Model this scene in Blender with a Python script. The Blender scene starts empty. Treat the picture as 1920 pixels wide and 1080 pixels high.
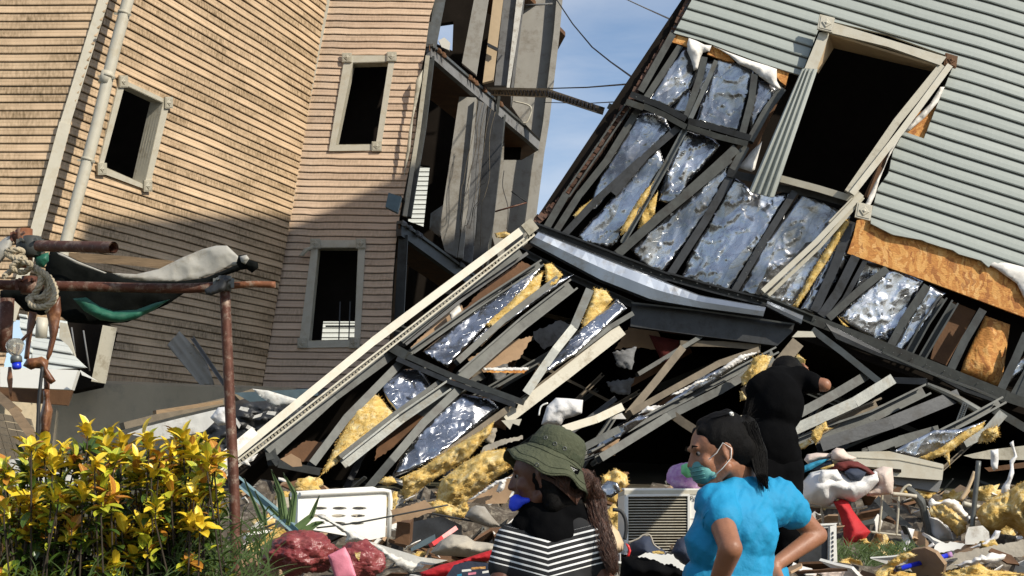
import bpy, bmesh, math, random
from mathutils import Vector, Matrix, noise
from mathutils.geometry import tessellate_polygon
R = math.radians
rnd = random.Random(7)
sc = bpy.context.scene
COL = sc.collection
# ---------------------------------------------------------------- camera
FPX = 2667.0
CZ = 1.4
PITCH = math.atan(460 / FPX)
cam = bpy.data.cameras.new('camera'); camo = bpy.data.objects.new('camera', cam); COL.objects.link(camo)
camo.location = (0, 0, CZ); camo.rotation_euler = (R(90) + PITCH, 0, 0)
cam.sensor_width = 36; cam.lens = FPX / 1920 * 36; cam.clip_end = 5000; cam.clip_start = 0.05
sc.camera = camo
FW = Vector((0, math.cos(PITCH), math.sin(PITCH))); UP = Vector((0, -math.sin(PITCH), math.cos(PITCH)))
CAM = Vector((0, 0, CZ))
# ---------------------------------------------------------------- sun + sky
AZ, EL = 52, 34.6          # sun stands behind the camera to the right
SUND = Vector((-math.sin(R(AZ)) * math.cos(R(EL)), math.cos(R(AZ)) * math.cos(R(EL)), -math.sin(R(EL))))
sl = bpy.data.lights.new('sun', 'SUN'); sl.energy = 4.8; sl.angle = R(0.9); sl.color = (1.0, .93, .80)
so = bpy.data.objects.new('sun', sl); COL.objects.link(so)
so.rotation_euler = SUND.to_track_quat('-Z', 'Y').to_euler(); so.location = (20, -12, 25)
w = bpy.data.worlds.new('World'); sc.world = w; w.use_nodes = True
nt = w.node_tree; nt.nodes.clear()
N = nt.nodes.new; L = nt.links.new
out = N('ShaderNodeOutputWorld'); bg = N('ShaderNodeBackground'); sky = N('ShaderNodeTexSky')
sky.sky_type = 'NISHITA'; sky.sun_disc = False; sky.sun_elevation = R(EL); sky.sun_rotation = R(180 - AZ)
sky.air_density = 1.0; sky.dust_density = 0.6; sky.ozone_density = 2.0
tc = N('ShaderNodeTexCoord'); mp = N('ShaderNodeMapping'); mp.inputs['Scale'].default_value = (2.2, 2.2, 4.2)
n1 = N('ShaderNodeTexNoise'); n1.inputs['Scale'].default_value = 1.7; n1.inputs['Detail'].default_value = 7; n1.inputs['Roughness'].default_value = .55
n1.inputs['Distortion'].default_value = .5
cr = N('ShaderNodeValToRGB'); cr.color_ramp.elements[0].position = .40; cr.color_ramp.elements[1].position = .72
cr.color_ramp.elements[1].color = (.75, .75, .75, 1)
mx = N('ShaderNodeMixRGB'); mx.inputs[2].default_value = (5.6, 5.8, 6.2, 1)
L(tc.outputs['Generated'], mp.inputs[0]); L(mp.outputs[0], n1.inputs['Vector']); L(n1.outputs[0], cr.inputs[0])
L(cr.outputs[0], mx.inputs[0]); L(sky.outputs[0], mx.inputs[1]); L(mx.outputs[0], bg.inputs[0])
bg.inputs[1].default_value = 0.15
L(bg.outputs[0], out.inputs[0])
sc.view_settings.view_transform = 'Standard'; sc.view_settings.look = 'None'
sc.view_settings.exposure = 0.0; sc.view_settings.gamma = 1
# ---------------------------------------------------------------- helpers
def P(x, y, Y):
    d = FW + Vector((1, 0, 0)) * ((x - 960) / FPX) + UP * ((540 - y) / FPX)
    return CAM + d * (Y / d.y)
def proj(p):
    v = p - CAM; z = v.dot(FW)
    return 960 + v.x / z * FPX, 540 - v.dot(UP) / z * FPX
CR = {'c1': (0, 0, 2), 'c2': (480, 0, 2), 'c3': (960, 0, 2.454), 'c4': (1380, 0, 2.454), 'c5': (0, 400, 2.348), 'c6': (480, 400, 2.348),
      'c7': (940, 400, 2.348), 'g': (1400, 400, 2.348), 'e': (1040, 60, 3.6), 'f': (1040, 300, 3.2), 'h': (960, 400, 4.5),
      'd1': (0, 760, 3.374), 'd2': (380, 760, 3.374), 'k': (700, 760, 3.374), 'm': (900, 760, 3.376), 'n': (1160, 760, 3.374),
      'o': (1460, 760, 3.374), 'q': (480, 360, 2.7), 't': (0, 400, 2.571), 'r': (1260, 600, 3.6), 'p': (0, 0, 1)}
def cx(c, pts):
    a, b, s = CR[c]
    return [(a + X / s, b + Y / s) for X, Y in pts]
def link(o, parent=None):
    COL.objects.link(o)
    if parent is not None: o.parent = parent
    return o
def obj(name, bm, mats, parent=None, smooth=False, recalc=True):
    if recalc: bmesh.ops.recalc_face_normals(bm, faces=bm.faces)
    me = bpy.data.meshes.new(name); bm.to_mesh(me); bm.free()
    if not isinstance(mats, (list, tuple)): mats = [mats]
    for m in mats: me.materials.append(m)
    if smooth:
        for p in me.polygons: p.use_smooth = True
    o = bpy.data.objects.new(name, me)
    return link(o, parent)
def tag(o, label=None, cat=None, group=None, kind=None):
    if label: o['label'] = label
    if cat: o['category'] = cat
    if group: o['group'] = group
    if kind: o['kind'] = kind
    return o
def thing(name, label, cat, group=None, loc=(0, 0, 0)):
    o = bpy.data.objects.new(name, None); o.location = loc; o.empty_display_size = .2
    link(o); return tag(o, label, cat, group)
def setloc(o, loc):
    """move an empty's origin to loc while parts built in world coordinates stay where they are"""
    loc = Vector(loc); o.location = loc
    for c in o.children: c.location = c.location - loc
# ---- materials
def mat(name, base, rough=.6, metal=0., var=.25, vs=6., bump=.2, bs=40., col2=None, spec=.5, coat=0, uv=False, trans=0, streak=None, dirt=None, ds=3.):
    m = bpy.data.materials.new(name); m.use_nodes = True
    t = m.node_tree; b = t.nodes['Principled BSDF']; n = t.nodes.new; l = t.links.new
    b.inputs['Roughness'].default_value = rough; b.inputs['Metallic'].default_value = metal
    b.inputs['Specular IOR Level'].default_value = spec
    if coat: b.inputs['Coat Weight'].default_value = coat
    if trans: b.inputs['Transmission Weight'].default_value = trans
    tcn = n('ShaderNodeTexCoord'); src = tcn.outputs['UV' if uv else 'Object']
    mpn = n('ShaderNodeMapping'); l(src, mpn.inputs[0])
    if streak: mpn.inputs['Scale'].default_value = streak
    no = n('ShaderNodeTexNoise'); no.inputs['Scale'].default_value = vs; no.inputs['Detail'].default_value = 6; no.inputs['Roughness'].default_value = .65
    l(mpn.outputs[0], no.inputs['Vector'])
    ramp = n('ShaderNodeValToRGB'); ramp.color_ramp.elements[0].position = .3; ramp.color_ramp.elements[1].position = .7
    c2 = col2 if col2 else tuple(c * (1 - var) for c in base)
    ramp.color_ramp.elements[0].color = (*c2, 1); ramp.color_ramp.elements[1].color = (*base, 1)
    l(no.outputs[0], ramp.inputs[0]); last = ramp.outputs[0]
    if dirt:
        n2 = n('ShaderNodeTexNoise'); n2.inputs['Scale'].default_value = ds; n2.inputs['Detail'].default_value = 8; n2.inputs['Roughness'].default_value = .75
        l(tcn.outputs['Object'], n2.inputs['Vector'])
        r2 = n('ShaderNodeValToRGB'); r2.color_ramp.elements[0].position = .5; r2.color_ramp.elements[1].position = .68
        l(n2.outputs[0], r2.inputs[0])
        mm = n('ShaderNodeMixRGB'); mm.inputs[2].default_value = (*dirt, 1); l(r2.outputs[0], mm.inputs[0]); l(last, mm.inputs[1]); last = mm.outputs[0]
    l(last, b.inputs['Base Color'])
    if bump:
        nb = n('ShaderNodeTexNoise'); nb.inputs['Scale'].default_value = bs; nb.inputs['Detail'].default_value = 5
        l(mpn.outputs[0], nb.inputs['Vector'])
        bp = n('ShaderNodeBump'); bp.inputs['Strength'].default_value = bump; bp.inputs['Distance'].default_value = .01
        l(nb.outputs[0], bp.inputs['Height']); l(bp.outputs[0], b.inputs['Normal'])
    return m
def siding_mat(name, base, dirtc, dirt_amt, col2):
    """vinyl cladding: UV in metres along the course / courses counted in v; weather stains smear down within each course"""
    m = bpy.data.materials.new(name); m.use_nodes = True
    t = m.node_tree; b = t.nodes['Principled BSDF']; n = t.nodes.new; l = t.links.new
    b.inputs['Roughness'].default_value = .5; b.inputs['Specular IOR Level'].default_value = .35
    tcn = n('ShaderNodeTexCoord'); sep = n('ShaderNodeSeparateXYZ'); l(tcn.outputs['UV'], sep.inputs[0])
    fl = n('ShaderNodeMath'); fl.operation = 'FLOOR'; l(sep.outputs[1], fl.inputs[0])
    fr = n('ShaderNodeMath'); fr.operation = 'FRACT'; l(sep.outputs[1], fr.inputs[0])
    wn = n('ShaderNodeTexWhiteNoise'); wn.noise_dimensions = '1D'; l(fl.outputs[0], wn.inputs['W'])
    mixb = n('ShaderNodeMixRGB'); mixb.inputs[1].default_value = (*base, 1); mixb.inputs[2].default_value = (*col2, 1)
    l(wn.outputs[0], mixb.inputs[0])
    # fine vertical smears
    cmb = n('ShaderNodeCombineXYZ'); sx = n('ShaderNodeMath'); sx.operation = 'MULTIPLY'; sx.inputs[1].default_value = 30; l(sep.outputs[0], sx.inputs[0])
    l(sx.outputs[0], cmb.inputs[0]); sy = n('ShaderNodeMath'); sy.operation = 'MULTIPLY'; sy.inputs[1].default_value = 1.1; l(sep.outputs[1], sy.inputs[0]); l(sy.outputs[0], cmb.inputs[1])
    nz = n('ShaderNodeTexNoise'); nz.inputs['Scale'].default_value = 1.; nz.inputs['Detail'].default_value = 4; l(cmb.outputs[0], nz.inputs['Vector'])
    # large patches
    cm2 = n('ShaderNodeCombineXYZ'); s2 = n('ShaderNodeMath'); s2.operation = 'MULTIPLY'; s2.inputs[1].default_value = .55; l(sep.outputs[0], s2.inputs[0]); l(s2.outputs[0], cm2.inputs[0])
    s3 = n('ShaderNodeMath'); s3.operation = 'MULTIPLY'; s3.inputs[1].default_value = .55; l(fl.outputs[0], s3.inputs[0]); l(s3.outputs[0], cm2.inputs[1])
    n2 = n('ShaderNodeTexNoise'); n2.inputs['Scale'].default_value = 1.; n2.inputs['Detail'].default_value = 5; n2.inputs['Roughness'].default_value = .6; l(cm2.outputs[0], n2.inputs['Vector'])
    r2 = n('ShaderNodeValToRGB'); r2.color_ramp.elements[0].position = .38; r2.color_ramp.elements[1].position = .60; l(n2.outputs[0], r2.inputs[0])
    r1 = n('ShaderNodeValToRGB'); r1.color_ramp.elements[0].position = .2; r1.color_ramp.elements[1].position = .85; l(nz.outputs[0], r1.inputs[0])
    mu = n('ShaderNodeMath'); mu.operation = 'MULTIPLY'; l(r1.outputs[0], mu.inputs[0]); l(r2.outputs[0], mu.inputs[1])
    mu2 = n('ShaderNodeMath'); mu2.operation = 'MULTIPLY'; mu2.inputs[1].default_value = dirt_amt; l(mu.outputs[0], mu2.inputs[0])
    mx2 = n('ShaderNodeMixRGB'); mx2.inputs[2].default_value = (*dirtc, 1); l(mu2.outputs[0], mx2.inputs[0]); l(mixb.outputs[0], mx2.inputs[1])
    # shadow line under each course's lap, painted into the colour
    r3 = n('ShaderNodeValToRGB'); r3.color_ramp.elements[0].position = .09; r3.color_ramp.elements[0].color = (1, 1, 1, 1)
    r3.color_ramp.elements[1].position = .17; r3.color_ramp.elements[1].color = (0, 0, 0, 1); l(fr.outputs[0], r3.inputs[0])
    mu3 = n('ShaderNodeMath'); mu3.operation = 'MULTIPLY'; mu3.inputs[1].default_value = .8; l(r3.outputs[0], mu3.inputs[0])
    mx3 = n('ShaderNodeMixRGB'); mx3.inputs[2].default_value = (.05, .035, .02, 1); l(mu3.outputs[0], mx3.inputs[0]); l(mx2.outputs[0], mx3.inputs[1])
    l(mx3.outputs[0], b.inputs['Base Color'])
    bp = n('ShaderNodeBump'); bp.inputs['Strength'].default_value = .15; bp.inputs['Distance'].default_value = .004; l(nz.outputs[0], bp.inputs['Height']); l(bp.outputs[0], b.inputs['Normal'])
    return m
M = {}
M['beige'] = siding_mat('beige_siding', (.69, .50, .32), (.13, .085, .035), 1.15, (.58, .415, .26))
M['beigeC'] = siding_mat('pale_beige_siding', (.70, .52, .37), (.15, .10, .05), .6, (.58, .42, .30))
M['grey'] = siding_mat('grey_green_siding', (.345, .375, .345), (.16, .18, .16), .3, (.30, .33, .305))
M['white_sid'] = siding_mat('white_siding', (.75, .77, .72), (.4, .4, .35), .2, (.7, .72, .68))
M['cream'] = mat('cream_trim', (.56, .52, .42), .5, var=.12, vs=5, bump=.05, dirt=(.47, .41, .30), ds=6)
M['cream2'] = mat('weathered_cream_trim', (.50, .46, .36), .55, var=.2, vs=7, bump=.1, dirt=(.26, .22, .15), ds=7)
M['steel'] = mat('galvanised_steel', (.085, .088, .08), .55, .3, var=.45, vs=9, bump=.08, dirt=(.045, .04, .035), ds=5)
M['steel_l'] = mat('bright_galvanised_steel', (.15, .155, .145), .45, .5, var=.35, vs=8, bump=.08, dirt=(.10, .09, .07), ds=6)
M['steel_d'] = mat('dark_steel', (.05, .052, .055), .5, .35, var=.4, vs=7, bump=.1, dirt=(.02, .018, .015), ds=5)
M['flash'] = mat('silver_flashing', (.36, .40, .46), .36, .9, var=.2, vs=3, bump=.04, bs=12, dirt=(.2, .18, .15), ds=3)
M['osb'] = mat('osb_board', (.66, .30, .07), .75, var=.45, vs=22, bump=.6, bs=45, streak=(1, 1, 2.6), dirt=(.50, .20, .045), ds=9, col2=(.40, .15, .03))
M['ply'] = mat('brown_board', (.16, .075, .03), .8, var=.5, vs=4, bump=.3)
M['dark'] = mat('interior_shade', (.02, .016, .013), .95, var=.4, vs=2, bump=.2, spec=.05)  # near-black base puts the shade of unlit rooms into the colour
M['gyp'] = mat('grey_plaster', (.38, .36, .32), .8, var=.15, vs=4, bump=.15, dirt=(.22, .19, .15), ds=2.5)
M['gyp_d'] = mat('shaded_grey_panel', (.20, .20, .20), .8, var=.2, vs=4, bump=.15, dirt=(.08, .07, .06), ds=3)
M['flute'] = mat('grey_green_panel', (.40, .42, .385), .5, var=.1, vs=5, bump=.03)
M['conc'] = mat('painted_concrete', (.52, .43, .29), .85, var=.14, vs=2.5, bump=.3, bs=60, dirt=(.34, .29, .21), ds=1.5)
M['wrap'] = mat('white_house_wrap', (.78, .74, .68), .6, var=.12, vs=9, bump=.2, bs=30)
M['tan'] = mat('tan_wood_panel', (.60, .45, .28), .6, var=.15, vs=5, bump=.1)
M['wood'] = mat('raw_timber', (.30, .20, .11), .75, var=.4, vs=8, bump=.3, streak=(1, 1, 5))
M['wood_g'] = mat('weathered_timber', (.20, .16, .11), .8, var=.4, vs=8, bump=.3)
M['tile'] = mat('broken_roof_shingle', (.13, .055, .03), .85, var=.6, vs=14, bump=.5, col2=(.06, .04, .03))
M['rust'] = mat('rusty_pipe', (.13, .045, .025), .6, .3, var=.5, vs=18, bump=.3, dirt=(.32, .24, .18), ds=22)
M['rust_l'] = mat('orange_rust', (.30, .11, .045), .65, .2, var=.5, vs=20, bump=.3, dirt=(.4, .33, .25), ds=18)
M['white_p'] = mat('white_plastic', (.82, .80, .74), .35, var=.05, vs=5, bump=.03)
M['white_d'] = mat('dusty_white_board', (.70, .68, .62), .6, var=.15, vs=8, bump=.15, dirt=(.35, .30, .24), ds=9)
M['card'] = mat('cardboard', (.40, .26, .15), .85, var=.2, vs=12, bump=.15)
M['black'] = mat('black_fabric', (.0045, .0045, .005), .95, var=.3, vs=12, bump=.3, spec=.04)
M['green'] = mat('green_tarp', (.02, .14, .085), .55, var=.4, vs=10, bump=.3, bs=20)
M['tarp'] = mat('grey_tarp', (.42, .40, .35), .6, var=.25, vs=12, bump=.3, bs=20, dirt=(.25, .22, .17), ds=12)
M['tarp_k'] = mat('black_tarp', (.006, .007, .006), .85, var=.4, vs=10, bump=.3, spec=.08)
M['rope'] = mat('dirty_rope', (.50, .42, .29), .85, var=.4, vs=30, bump=.5, bs=160)
M['strap'] = mat('brown_rubber_strap', (.16, .055, .02), .45, var=.5, vs=12, bump=.2, dirt=(.3, .14, .06), ds=12)
M['rag_r'] = mat('red_cloth', (.55, .012, .018), .75, var=.35, vs=9, bump=.3, bs=60)
M['rag_w'] = mat('white_cloth', (.72, .70, .68), .8, var=.12, vs=9, bump=.3, bs=50)
M['rag_p'] = mat('pinkish_cloth', (.68, .55, .47), .8, var=.15, vs=9, bump=.3, bs=50)
M['rag_b'] = mat('teal_cloth', (.02, .26, .42), .8, var=.3, vs=9, bump=.3)
M['rag_n'] = mat('navy_cloth', (.03, .04, .07), .8, var=.3, vs=9, bump=.3)
M['rag_m'] = mat('maroon_cloth', (.15, .02, .015), .8, var=.4, vs=9, bump=.3)
M['stone'] = mat('grey_plaster_chunk', (.45, .40, .32), .85, var=.25, vs=8, bump=.4)
M['mesh_r'] = mat('red_plastic_bag', (.17, .015, .02), .3, var=.6, vs=10, bump=.9, bs=30, streak=(1, 1, 2), col2=(.30, .085, .08))
M['pink'] = mat('pink_bag_label', (.75, .24, .32), .5, var=.1, vs=14, bump=.2)
M['blue_p'] = mat('blue_plastic', (.01, .03, .55), .3, var=.2, vs=5, bump=.05)
M['lblue'] = mat('pale_blue_rail', (.35, .50, .50), .5, var=.15, vs=5, bump=.05)
M['red_p'] = mat('red_plastic', (.6, .02, .02), .35, var=.2, vs=5, bump=.05)
M['soil'] = mat('soil', (.075, .055, .035), .95, var=.5, vs=1.5, bump=.6, bs=8, col2=(.05, .055, .025))
M['grassm'] = mat('grass_blade', (.075, .125, .025), .6, var=.5, vs=6, bump=0)
M['cable'] = mat('black_cable', (.02, .02, .02), .6, bump=0)
M['slate'] = mat('blue_grey_metal', (.12, .17, .19), .5, .3, var=.3, vs=8, bump=.1)
def wool_mat():
    m = mat('yellow_glass_wool', (.84, .62, .24), .95, var=.5, vs=19, bump=1.0, bs=95, col2=(.50, .29, .06), spec=.03, dirt=(.84, .72, .44), ds=12, streak=(1, 1, 2.2))
    return m
M['wool'] = wool_mat()
def osb_mat(m):
    t = m.node_tree; b = t.nodes['Principled BSDF']; n = t.nodes.new; l = t.links.new; last = b.inputs['Base Color'].links[0].from_socket
    tcn = n('ShaderNodeTexCoord'); no = n('ShaderNodeTexNoise'); no.inputs['Scale'].default_value = 5; l(tcn.outputs['Object'], no.inputs['Vector'])
    ad = n('ShaderNodeMixRGB'); ad.blend_type = 'ADD'; ad.inputs[0].default_value = .25; l(tcn.outputs['Object'], ad.inputs[1]); l(no.outputs[1], ad.inputs[2])
    for rot, col, th in ((.7, (.78, .45, .16), .80), (-.9, (.30, .10, .02), .78), (.1, (.70, .36, .10), .72)):
        mp_ = n('ShaderNodeMapping'); mp_.inputs['Scale'].default_value = (1, 1, .32); mp_.inputs['Rotation'].default_value = (0, rot, 0); l(ad.outputs[0], mp_.inputs[0])
        v = n('ShaderNodeTexVoronoi'); v.inputs['Scale'].default_value = 30; l(mp_.outputs[0], v.inputs['Vector'])
        sp = n('ShaderNodeSeparateXYZ'); l(v.outputs['Color'], sp.inputs[0]); g = n('ShaderNodeMath'); g.operation = 'GREATER_THAN'; g.inputs[1].default_value = th; l(sp.outputs[0], g.inputs[0])
        mu = n('ShaderNodeMath'); mu.operation = 'MULTIPLY'; mu.inputs[1].default_value = .7; l(g.outputs[0], mu.inputs[0])
        mm = n('ShaderNodeMixRGB'); mm.inputs[2].default_value = (*col, 1); l(mu.outputs[0], mm.inputs[0]); l(last, mm.inputs[1]); last = mm.outputs[0]
    l(last, b.inputs['Base Color'])
osb_mat(M['osb'])
def foil_mat():
    m = bpy.data.materials.new('aluminium_foil'); m.use_nodes = True
    t = m.node_tree; b = t.nodes['Principled BSDF']; n = t.nodes.new; l = t.links.new
    b.inputs['Base Color'].default_value = (.62, .63, .65, 1); b.inputs['Metallic'].default_value = 1; b.inputs['Roughness'].default_value = .27
    tcn = n('ShaderNodeTexCoord')
    n0 = n('ShaderNodeTexNoise'); n0.inputs['Scale'].default_value = 2.2; n0.inputs['Detail'].default_value = 5; l(tcn.outputs['Object'], n0.inputs['Vector'])
    cr = n('ShaderNodeValToRGB'); cr.color_ramp.elements[0].position = .35; cr.color_ramp.elements[0].color = (.20, .195, .19, 1)
    cr.color_ramp.elements[1].position = .62; cr.color_ramp.elements[1].color = (.47, .48, .51, 1); l(n0.outputs[0], cr.inputs[0]); l(cr.outputs[0], b.inputs['Base Color'])
    ad = n('ShaderNodeMixRGB'); ad.blend_type = 'ADD'; ad.inputs[0].default_value = .07
    l(tcn.outputs['Object'], ad.inputs[1]); l(n0.outputs[1], ad.inputs[2])
    hs = []
    for sc_, wt, rot in ((2.6, .9, .52), (6.5, .75, .7), (14., .4, .3), (30., .10, 1.1)):    # crumpled foil: tilted flat facets of three sizes
        mp_ = n('ShaderNodeMapping'); mp_.vector_type = 'TEXTURE'; mp_.inputs['Scale'].default_value = (1, 1, 3.0); mp_.inputs['Rotation'].default_value = (0, rot, 0); l(ad.outputs[0], mp_.inputs[0])
        v = n('ShaderNodeTexVoronoi'); v.inputs['Scale'].default_value = sc_; l(mp_.outputs[0], v.inputs['Vector'])
        sb = n('ShaderNodeVectorMath'); sb.operation = 'SUBTRACT'; l(mp_.outputs[0], sb.inputs[0]); l(v.outputs['Position'], sb.inputs[1])
        s2 = n('ShaderNodeVectorMath'); s2.operation = 'SUBTRACT'; l(v.outputs['Color'], s2.inputs[0]); s2.inputs[1].default_value = (.5, .5, .5)
        dt = n('ShaderNodeVectorMath'); dt.operation = 'DOT_PRODUCT'; l(sb.outputs[0], dt.inputs[0]); l(s2.outputs[0], dt.inputs[1])
        mu = n('ShaderNodeMath'); mu.operation = 'MULTIPLY'; mu.inputs[1].default_value = wt; l(dt.outputs['Value'], mu.inputs[0]); hs.append(mu.outputs[0])
    a = n('ShaderNodeMath'); a.operation = 'ADD'; l(hs[0], a.inputs[0]); l(hs[1], a.inputs[1])
    a2 = n('ShaderNodeMath'); a2.operation = 'ADD'; l(a.outputs[0], a2.inputs[0]); l(hs[2], a2.inputs[1])
    a3 = n('ShaderNodeMath'); a3.operation = 'ADD'; l(a2.outputs[0], a3.inputs[0]); l(hs[3], a3.inputs[1]); a2 = a3
    bp = n('ShaderNodeBump'); bp.inputs['Strength'].default_value = .9; bp.inputs['Distance'].default_value = .42; l(a2.outputs[0], bp.inputs['Height']); l(bp.outputs[0], b.inputs['Normal'])
    return m
M['foil'] = foil_mat()
# ---- geometry
def face2d(poly, holes=()):
    """bmesh of a 2D polygon (with holes) in the xy plane"""
    bm = bmesh.new()
    lists = [[Vector((x, y, 0)) for x, y in poly]] + [[Vector((x, y, 0)) for x, y in h] for h in holes]
    flat = [v for l_ in lists for v in l_]
    vs = [bm.verts.new(v) for v in flat]
    for tri in tessellate_polygon(lists):
        try: bm.faces.new([vs[i] for i in tri])
        except ValueError: pass
    for f in bm.faces:
        if f.normal.z < 0: f.normal_flip()
    bmesh.ops.dissolve_limit(bm, angle_limit=.01, verts=bm.verts, edges=bm.edges) if not holes else None
    return bm
def cut(bm, co, no):
    bmesh.ops.bisect_plane(bm, geom=bm.verts[:] + bm.edges[:] + bm.faces[:], dist=1e-7, plane_co=co, plane_no=no)
class Patch:
    """bilinear patch through four world points: TL, TR, BL, BR"""
    def __init__(s, tl, tr, bl, br):
        s.a, s.b, s.c, s.d = [P(*q) for q in (tl, tr, bl, br)]
    def pt(s, u, v):
        return (s.a * (1 - u) + s.b * u) * (1 - v) + (s.c * (1 - u) + s.d * u) * v
    def nrm(s, u, v):
        du = s.pt(u + .01, v) - s.pt(u - .01, v); dv = s.pt(u, v + .01) - s.pt(u, v - .01)
        n = du.cross(dv).normalized()
        return -n if n.dot(s.pt(u, v) - CAM) > 0 else n
    def inv(s, x, y):
        u = v = .5
        for _ in range(30):
            fx, fy = proj(s.pt(u, v)); h = 1e-4
            ax, ay = proj(s.pt(u + h, v)); bx_, by_ = proj(s.pt(u, v + h))
            A, B, C, D = (ax - fx) / h, (bx_ - fx) / h, (ay - fy) / h, (by_ - fy) / h
            det = A * D - B * C; ex, ey = x - fx, y - fy
            u += (D * ex - B * ey) / det; v += (A * ey - C * ex) / det
        return u, v
    def hit(s, x, y, off=0):
        u, v = s.inv(x, y); return s.pt(u, v) + s.nrm(u, v) * off
PROF = [(0, 0), (.44, .48), (.50, .43), (.90, 1.0), (.995, .85)]
def siding(name, pa, poly, n, m, parent, lip=.024, wob=.0, holes=(), ucuts=10, thick=.03, uvpoly=None, tear=0, profile=None):
    PROF = profile or globals()['PROF']
    up = uvpoly or [pa.inv(*q) for q in poly]
    uh = [[pa.inv(*q) for q in h] for h in holes]
    bm = face2d(up, uh)
    v0 = min(q[1] for q in up); v1 = max(q[1] for q in up); u0 = min(q[0] for q in up); u1 = max(q[0] for q in up)
    for k in range(math.floor(v0 * n), math.ceil(v1 * n) + 1):
        for fr, _ in PROF:
            t = (k + fr) / n
            if v0 < t < v1: cut(bm, (0, t, 0), (0, 1, 0))
    for i in range(1, ucuts):
        cut(bm, (u0 + (u1 - u0) * i / ucuts, 0, 0), (1, 0, 0))
    W = (pa.b - pa.a).length
    uvl = bm.loops.layers.uv.new('UVMap')
    def prof(fr):
        for (a, fa), (b, fb) in zip(PROF, PROF[1:] + [(1, 0)]):
            if a - 1e-9 <= fr <= b: return fa + (fb - fa) * (fr - a) / (b - a)
        return 0
    bmesh.ops.recalc_face_normals(bm, faces=bm.faces)
    for f in bm.faces:
        for lo in f.loops:
            lo[uvl].uv = (lo.vert.co.x * W, lo.vert.co.y * n)
    newco = {}
    for v in bm.verts:
        u, t = v.co.x, v.co.y
        fr = (t * n) % 1.0
        if fr > 1 - 1e-5: fr = 0
        wv = noise.noise(Vector((u * 7, t * 5, 3))) * wob / n
        k = math.floor(t * n + 1e-6)
        off = prof(fr) * lip * (1 + .35 * noise.noise(Vector((u * 9, k * 3.3, 1))) * (1 if wob else 0)) + .02 * (noise.noise(Vector((u * 2, t * 2, 9))) if wob else 0)
        newco[v] = pa.pt(u, t + wv) + pa.nrm(u, t) * off
    for v, c in newco.items(): v.co = c
    # back skin so the sheet has a thickness
    r = bmesh.ops.extrude_edge_only(bm, edges=[e for e in bm.edges if e.is_boundary])
    nn = pa.nrm(.5, .5)
    for v in r['geom']:
        if isinstance(v, bmesh.types.BMVert): v.co -= nn * thick
    return obj(name, bm, m, parent, recalc=False)
def slab(name, pts3, n, thick, m, parent=None, holes3=()):
    """flat polygon of world points, extruded by thick away from n"""
    bm = bmesh.new()
    lists = [[Vector(p) for p in pts3]] + [[Vector(p) for p in h] for h in holes3]
    flat = [v for l_ in lists for v in l_]
    n = Vector(n).normalized()
    vf = [bm.verts.new(v) for v in flat]; vb = [bm.verts.new(v - n * thick) for v in flat]
    for a, b, c in tessellate_polygon(lists):
        if len({a, b, c}) == 3:
            try:
                bm.faces.new((vf[a], vf[b], vf[c])); bm.faces.new((vb[c], vb[b], vb[a]))
            except ValueError: pass
    i = 0
    for l_ in lists:
        k = len(l_)
        for j in range(k):
            a, b = i + j, i + (j + 1) % k
            bm.faces.new((vf[a], vf[b], vb[b], vb[a]))
        i += k
    return obj(name, bm, m, parent)
def pslab(name, pxs, Y, thick, m, parent=None, holes=()):
    """polygon given in photo pixels lying in the upright plane at distance Y (or a Patch), with real thickness"""
    if isinstance(Y, Patch):
        f = lambda q: Y.hit(*q); n = Y.nrm(.5, .5)
    elif callable(Y):
        f = lambda q: P(q[0], q[1], Y(*q)); n = Vector((0, -1, 0))
    else:
        f = lambda q: P(q[0], q[1], Y); n = Vector((0, -1, 0))
    return slab(name, [f(q) for q in pxs], n, thick, m, parent, [[f(q) for q in h] for h in holes])
def beam_bm(bm, p0, p1, wd, dp, kind='box', nref=None, twist=0, t=.006):
    """a channel or box section running p0 -> p1; wd across the view, dp away from it"""
    a = (p1 - p0); Ln = a.length; a.normalize()
    n = Vector(nref) if nref else (CAM - (p0 + p1) / 2).normalized()
    n = (n - a * n.dot(a)).normalized()
    if twist: n = Matrix.Rotation(twist, 3, a) @ n
    s = a.cross(n)
    h = wd / 2; lp = min(.016, wd * .25)
    if kind == 'box': prof = [(-h, 0), (h, 0), (h, -dp), (-h, -dp)]
    elif kind == 'open':   # groove towards the viewer: back web, two flanges, two lips
        prof = [(-h, 0), (-h + lp, 0), (-h + lp, -t), (-h + t, -t), (-h + t, -dp + t), (h - t, -dp + t), (h - t, -t), (h - lp, -t), (h - lp, 0), (h, 0), (h, -dp), (-h, -dp)]
    elif kind == 'L':
        prof = [(-h, 0), (h, 0), (h, -t), (-h + t, -t), (-h + t, -dp), (-h, -dp)]
    else:                  # 'C': flange to the viewer, web on one side
        prof = [(-h, 0), (h, 0), (h, -lp), (h - t, -lp), (h - t, -t), (-h + t, -t), (-h + t, -dp + t), (h - t, -dp + t), (h - t, -dp + lp), (h, -dp + lp), (h, -dp), (-h, -dp)]
    rings = []
    ns = max(1, int(Ln / .5))
    for i in range(ns + 1):
        c = p0 + a * Ln * i / ns
        wv = (noise.noise(c * .9) * .012) if ns > 1 and 0 < i < ns else 0
        rings.append([bm.verts.new(c + s * x + n * (y + wv)) for x, y in prof])
    k = len(prof)
    for r0, r1 in zip(rings, rings[1:]):
        for j in range(k):
            bm.faces.new((r0[j], r0[(j + 1) % k], r1[(j + 1) % k], r1[j]))
    bm.faces.new(rings[0][::-1]); bm.faces.new(rings[-1])
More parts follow.
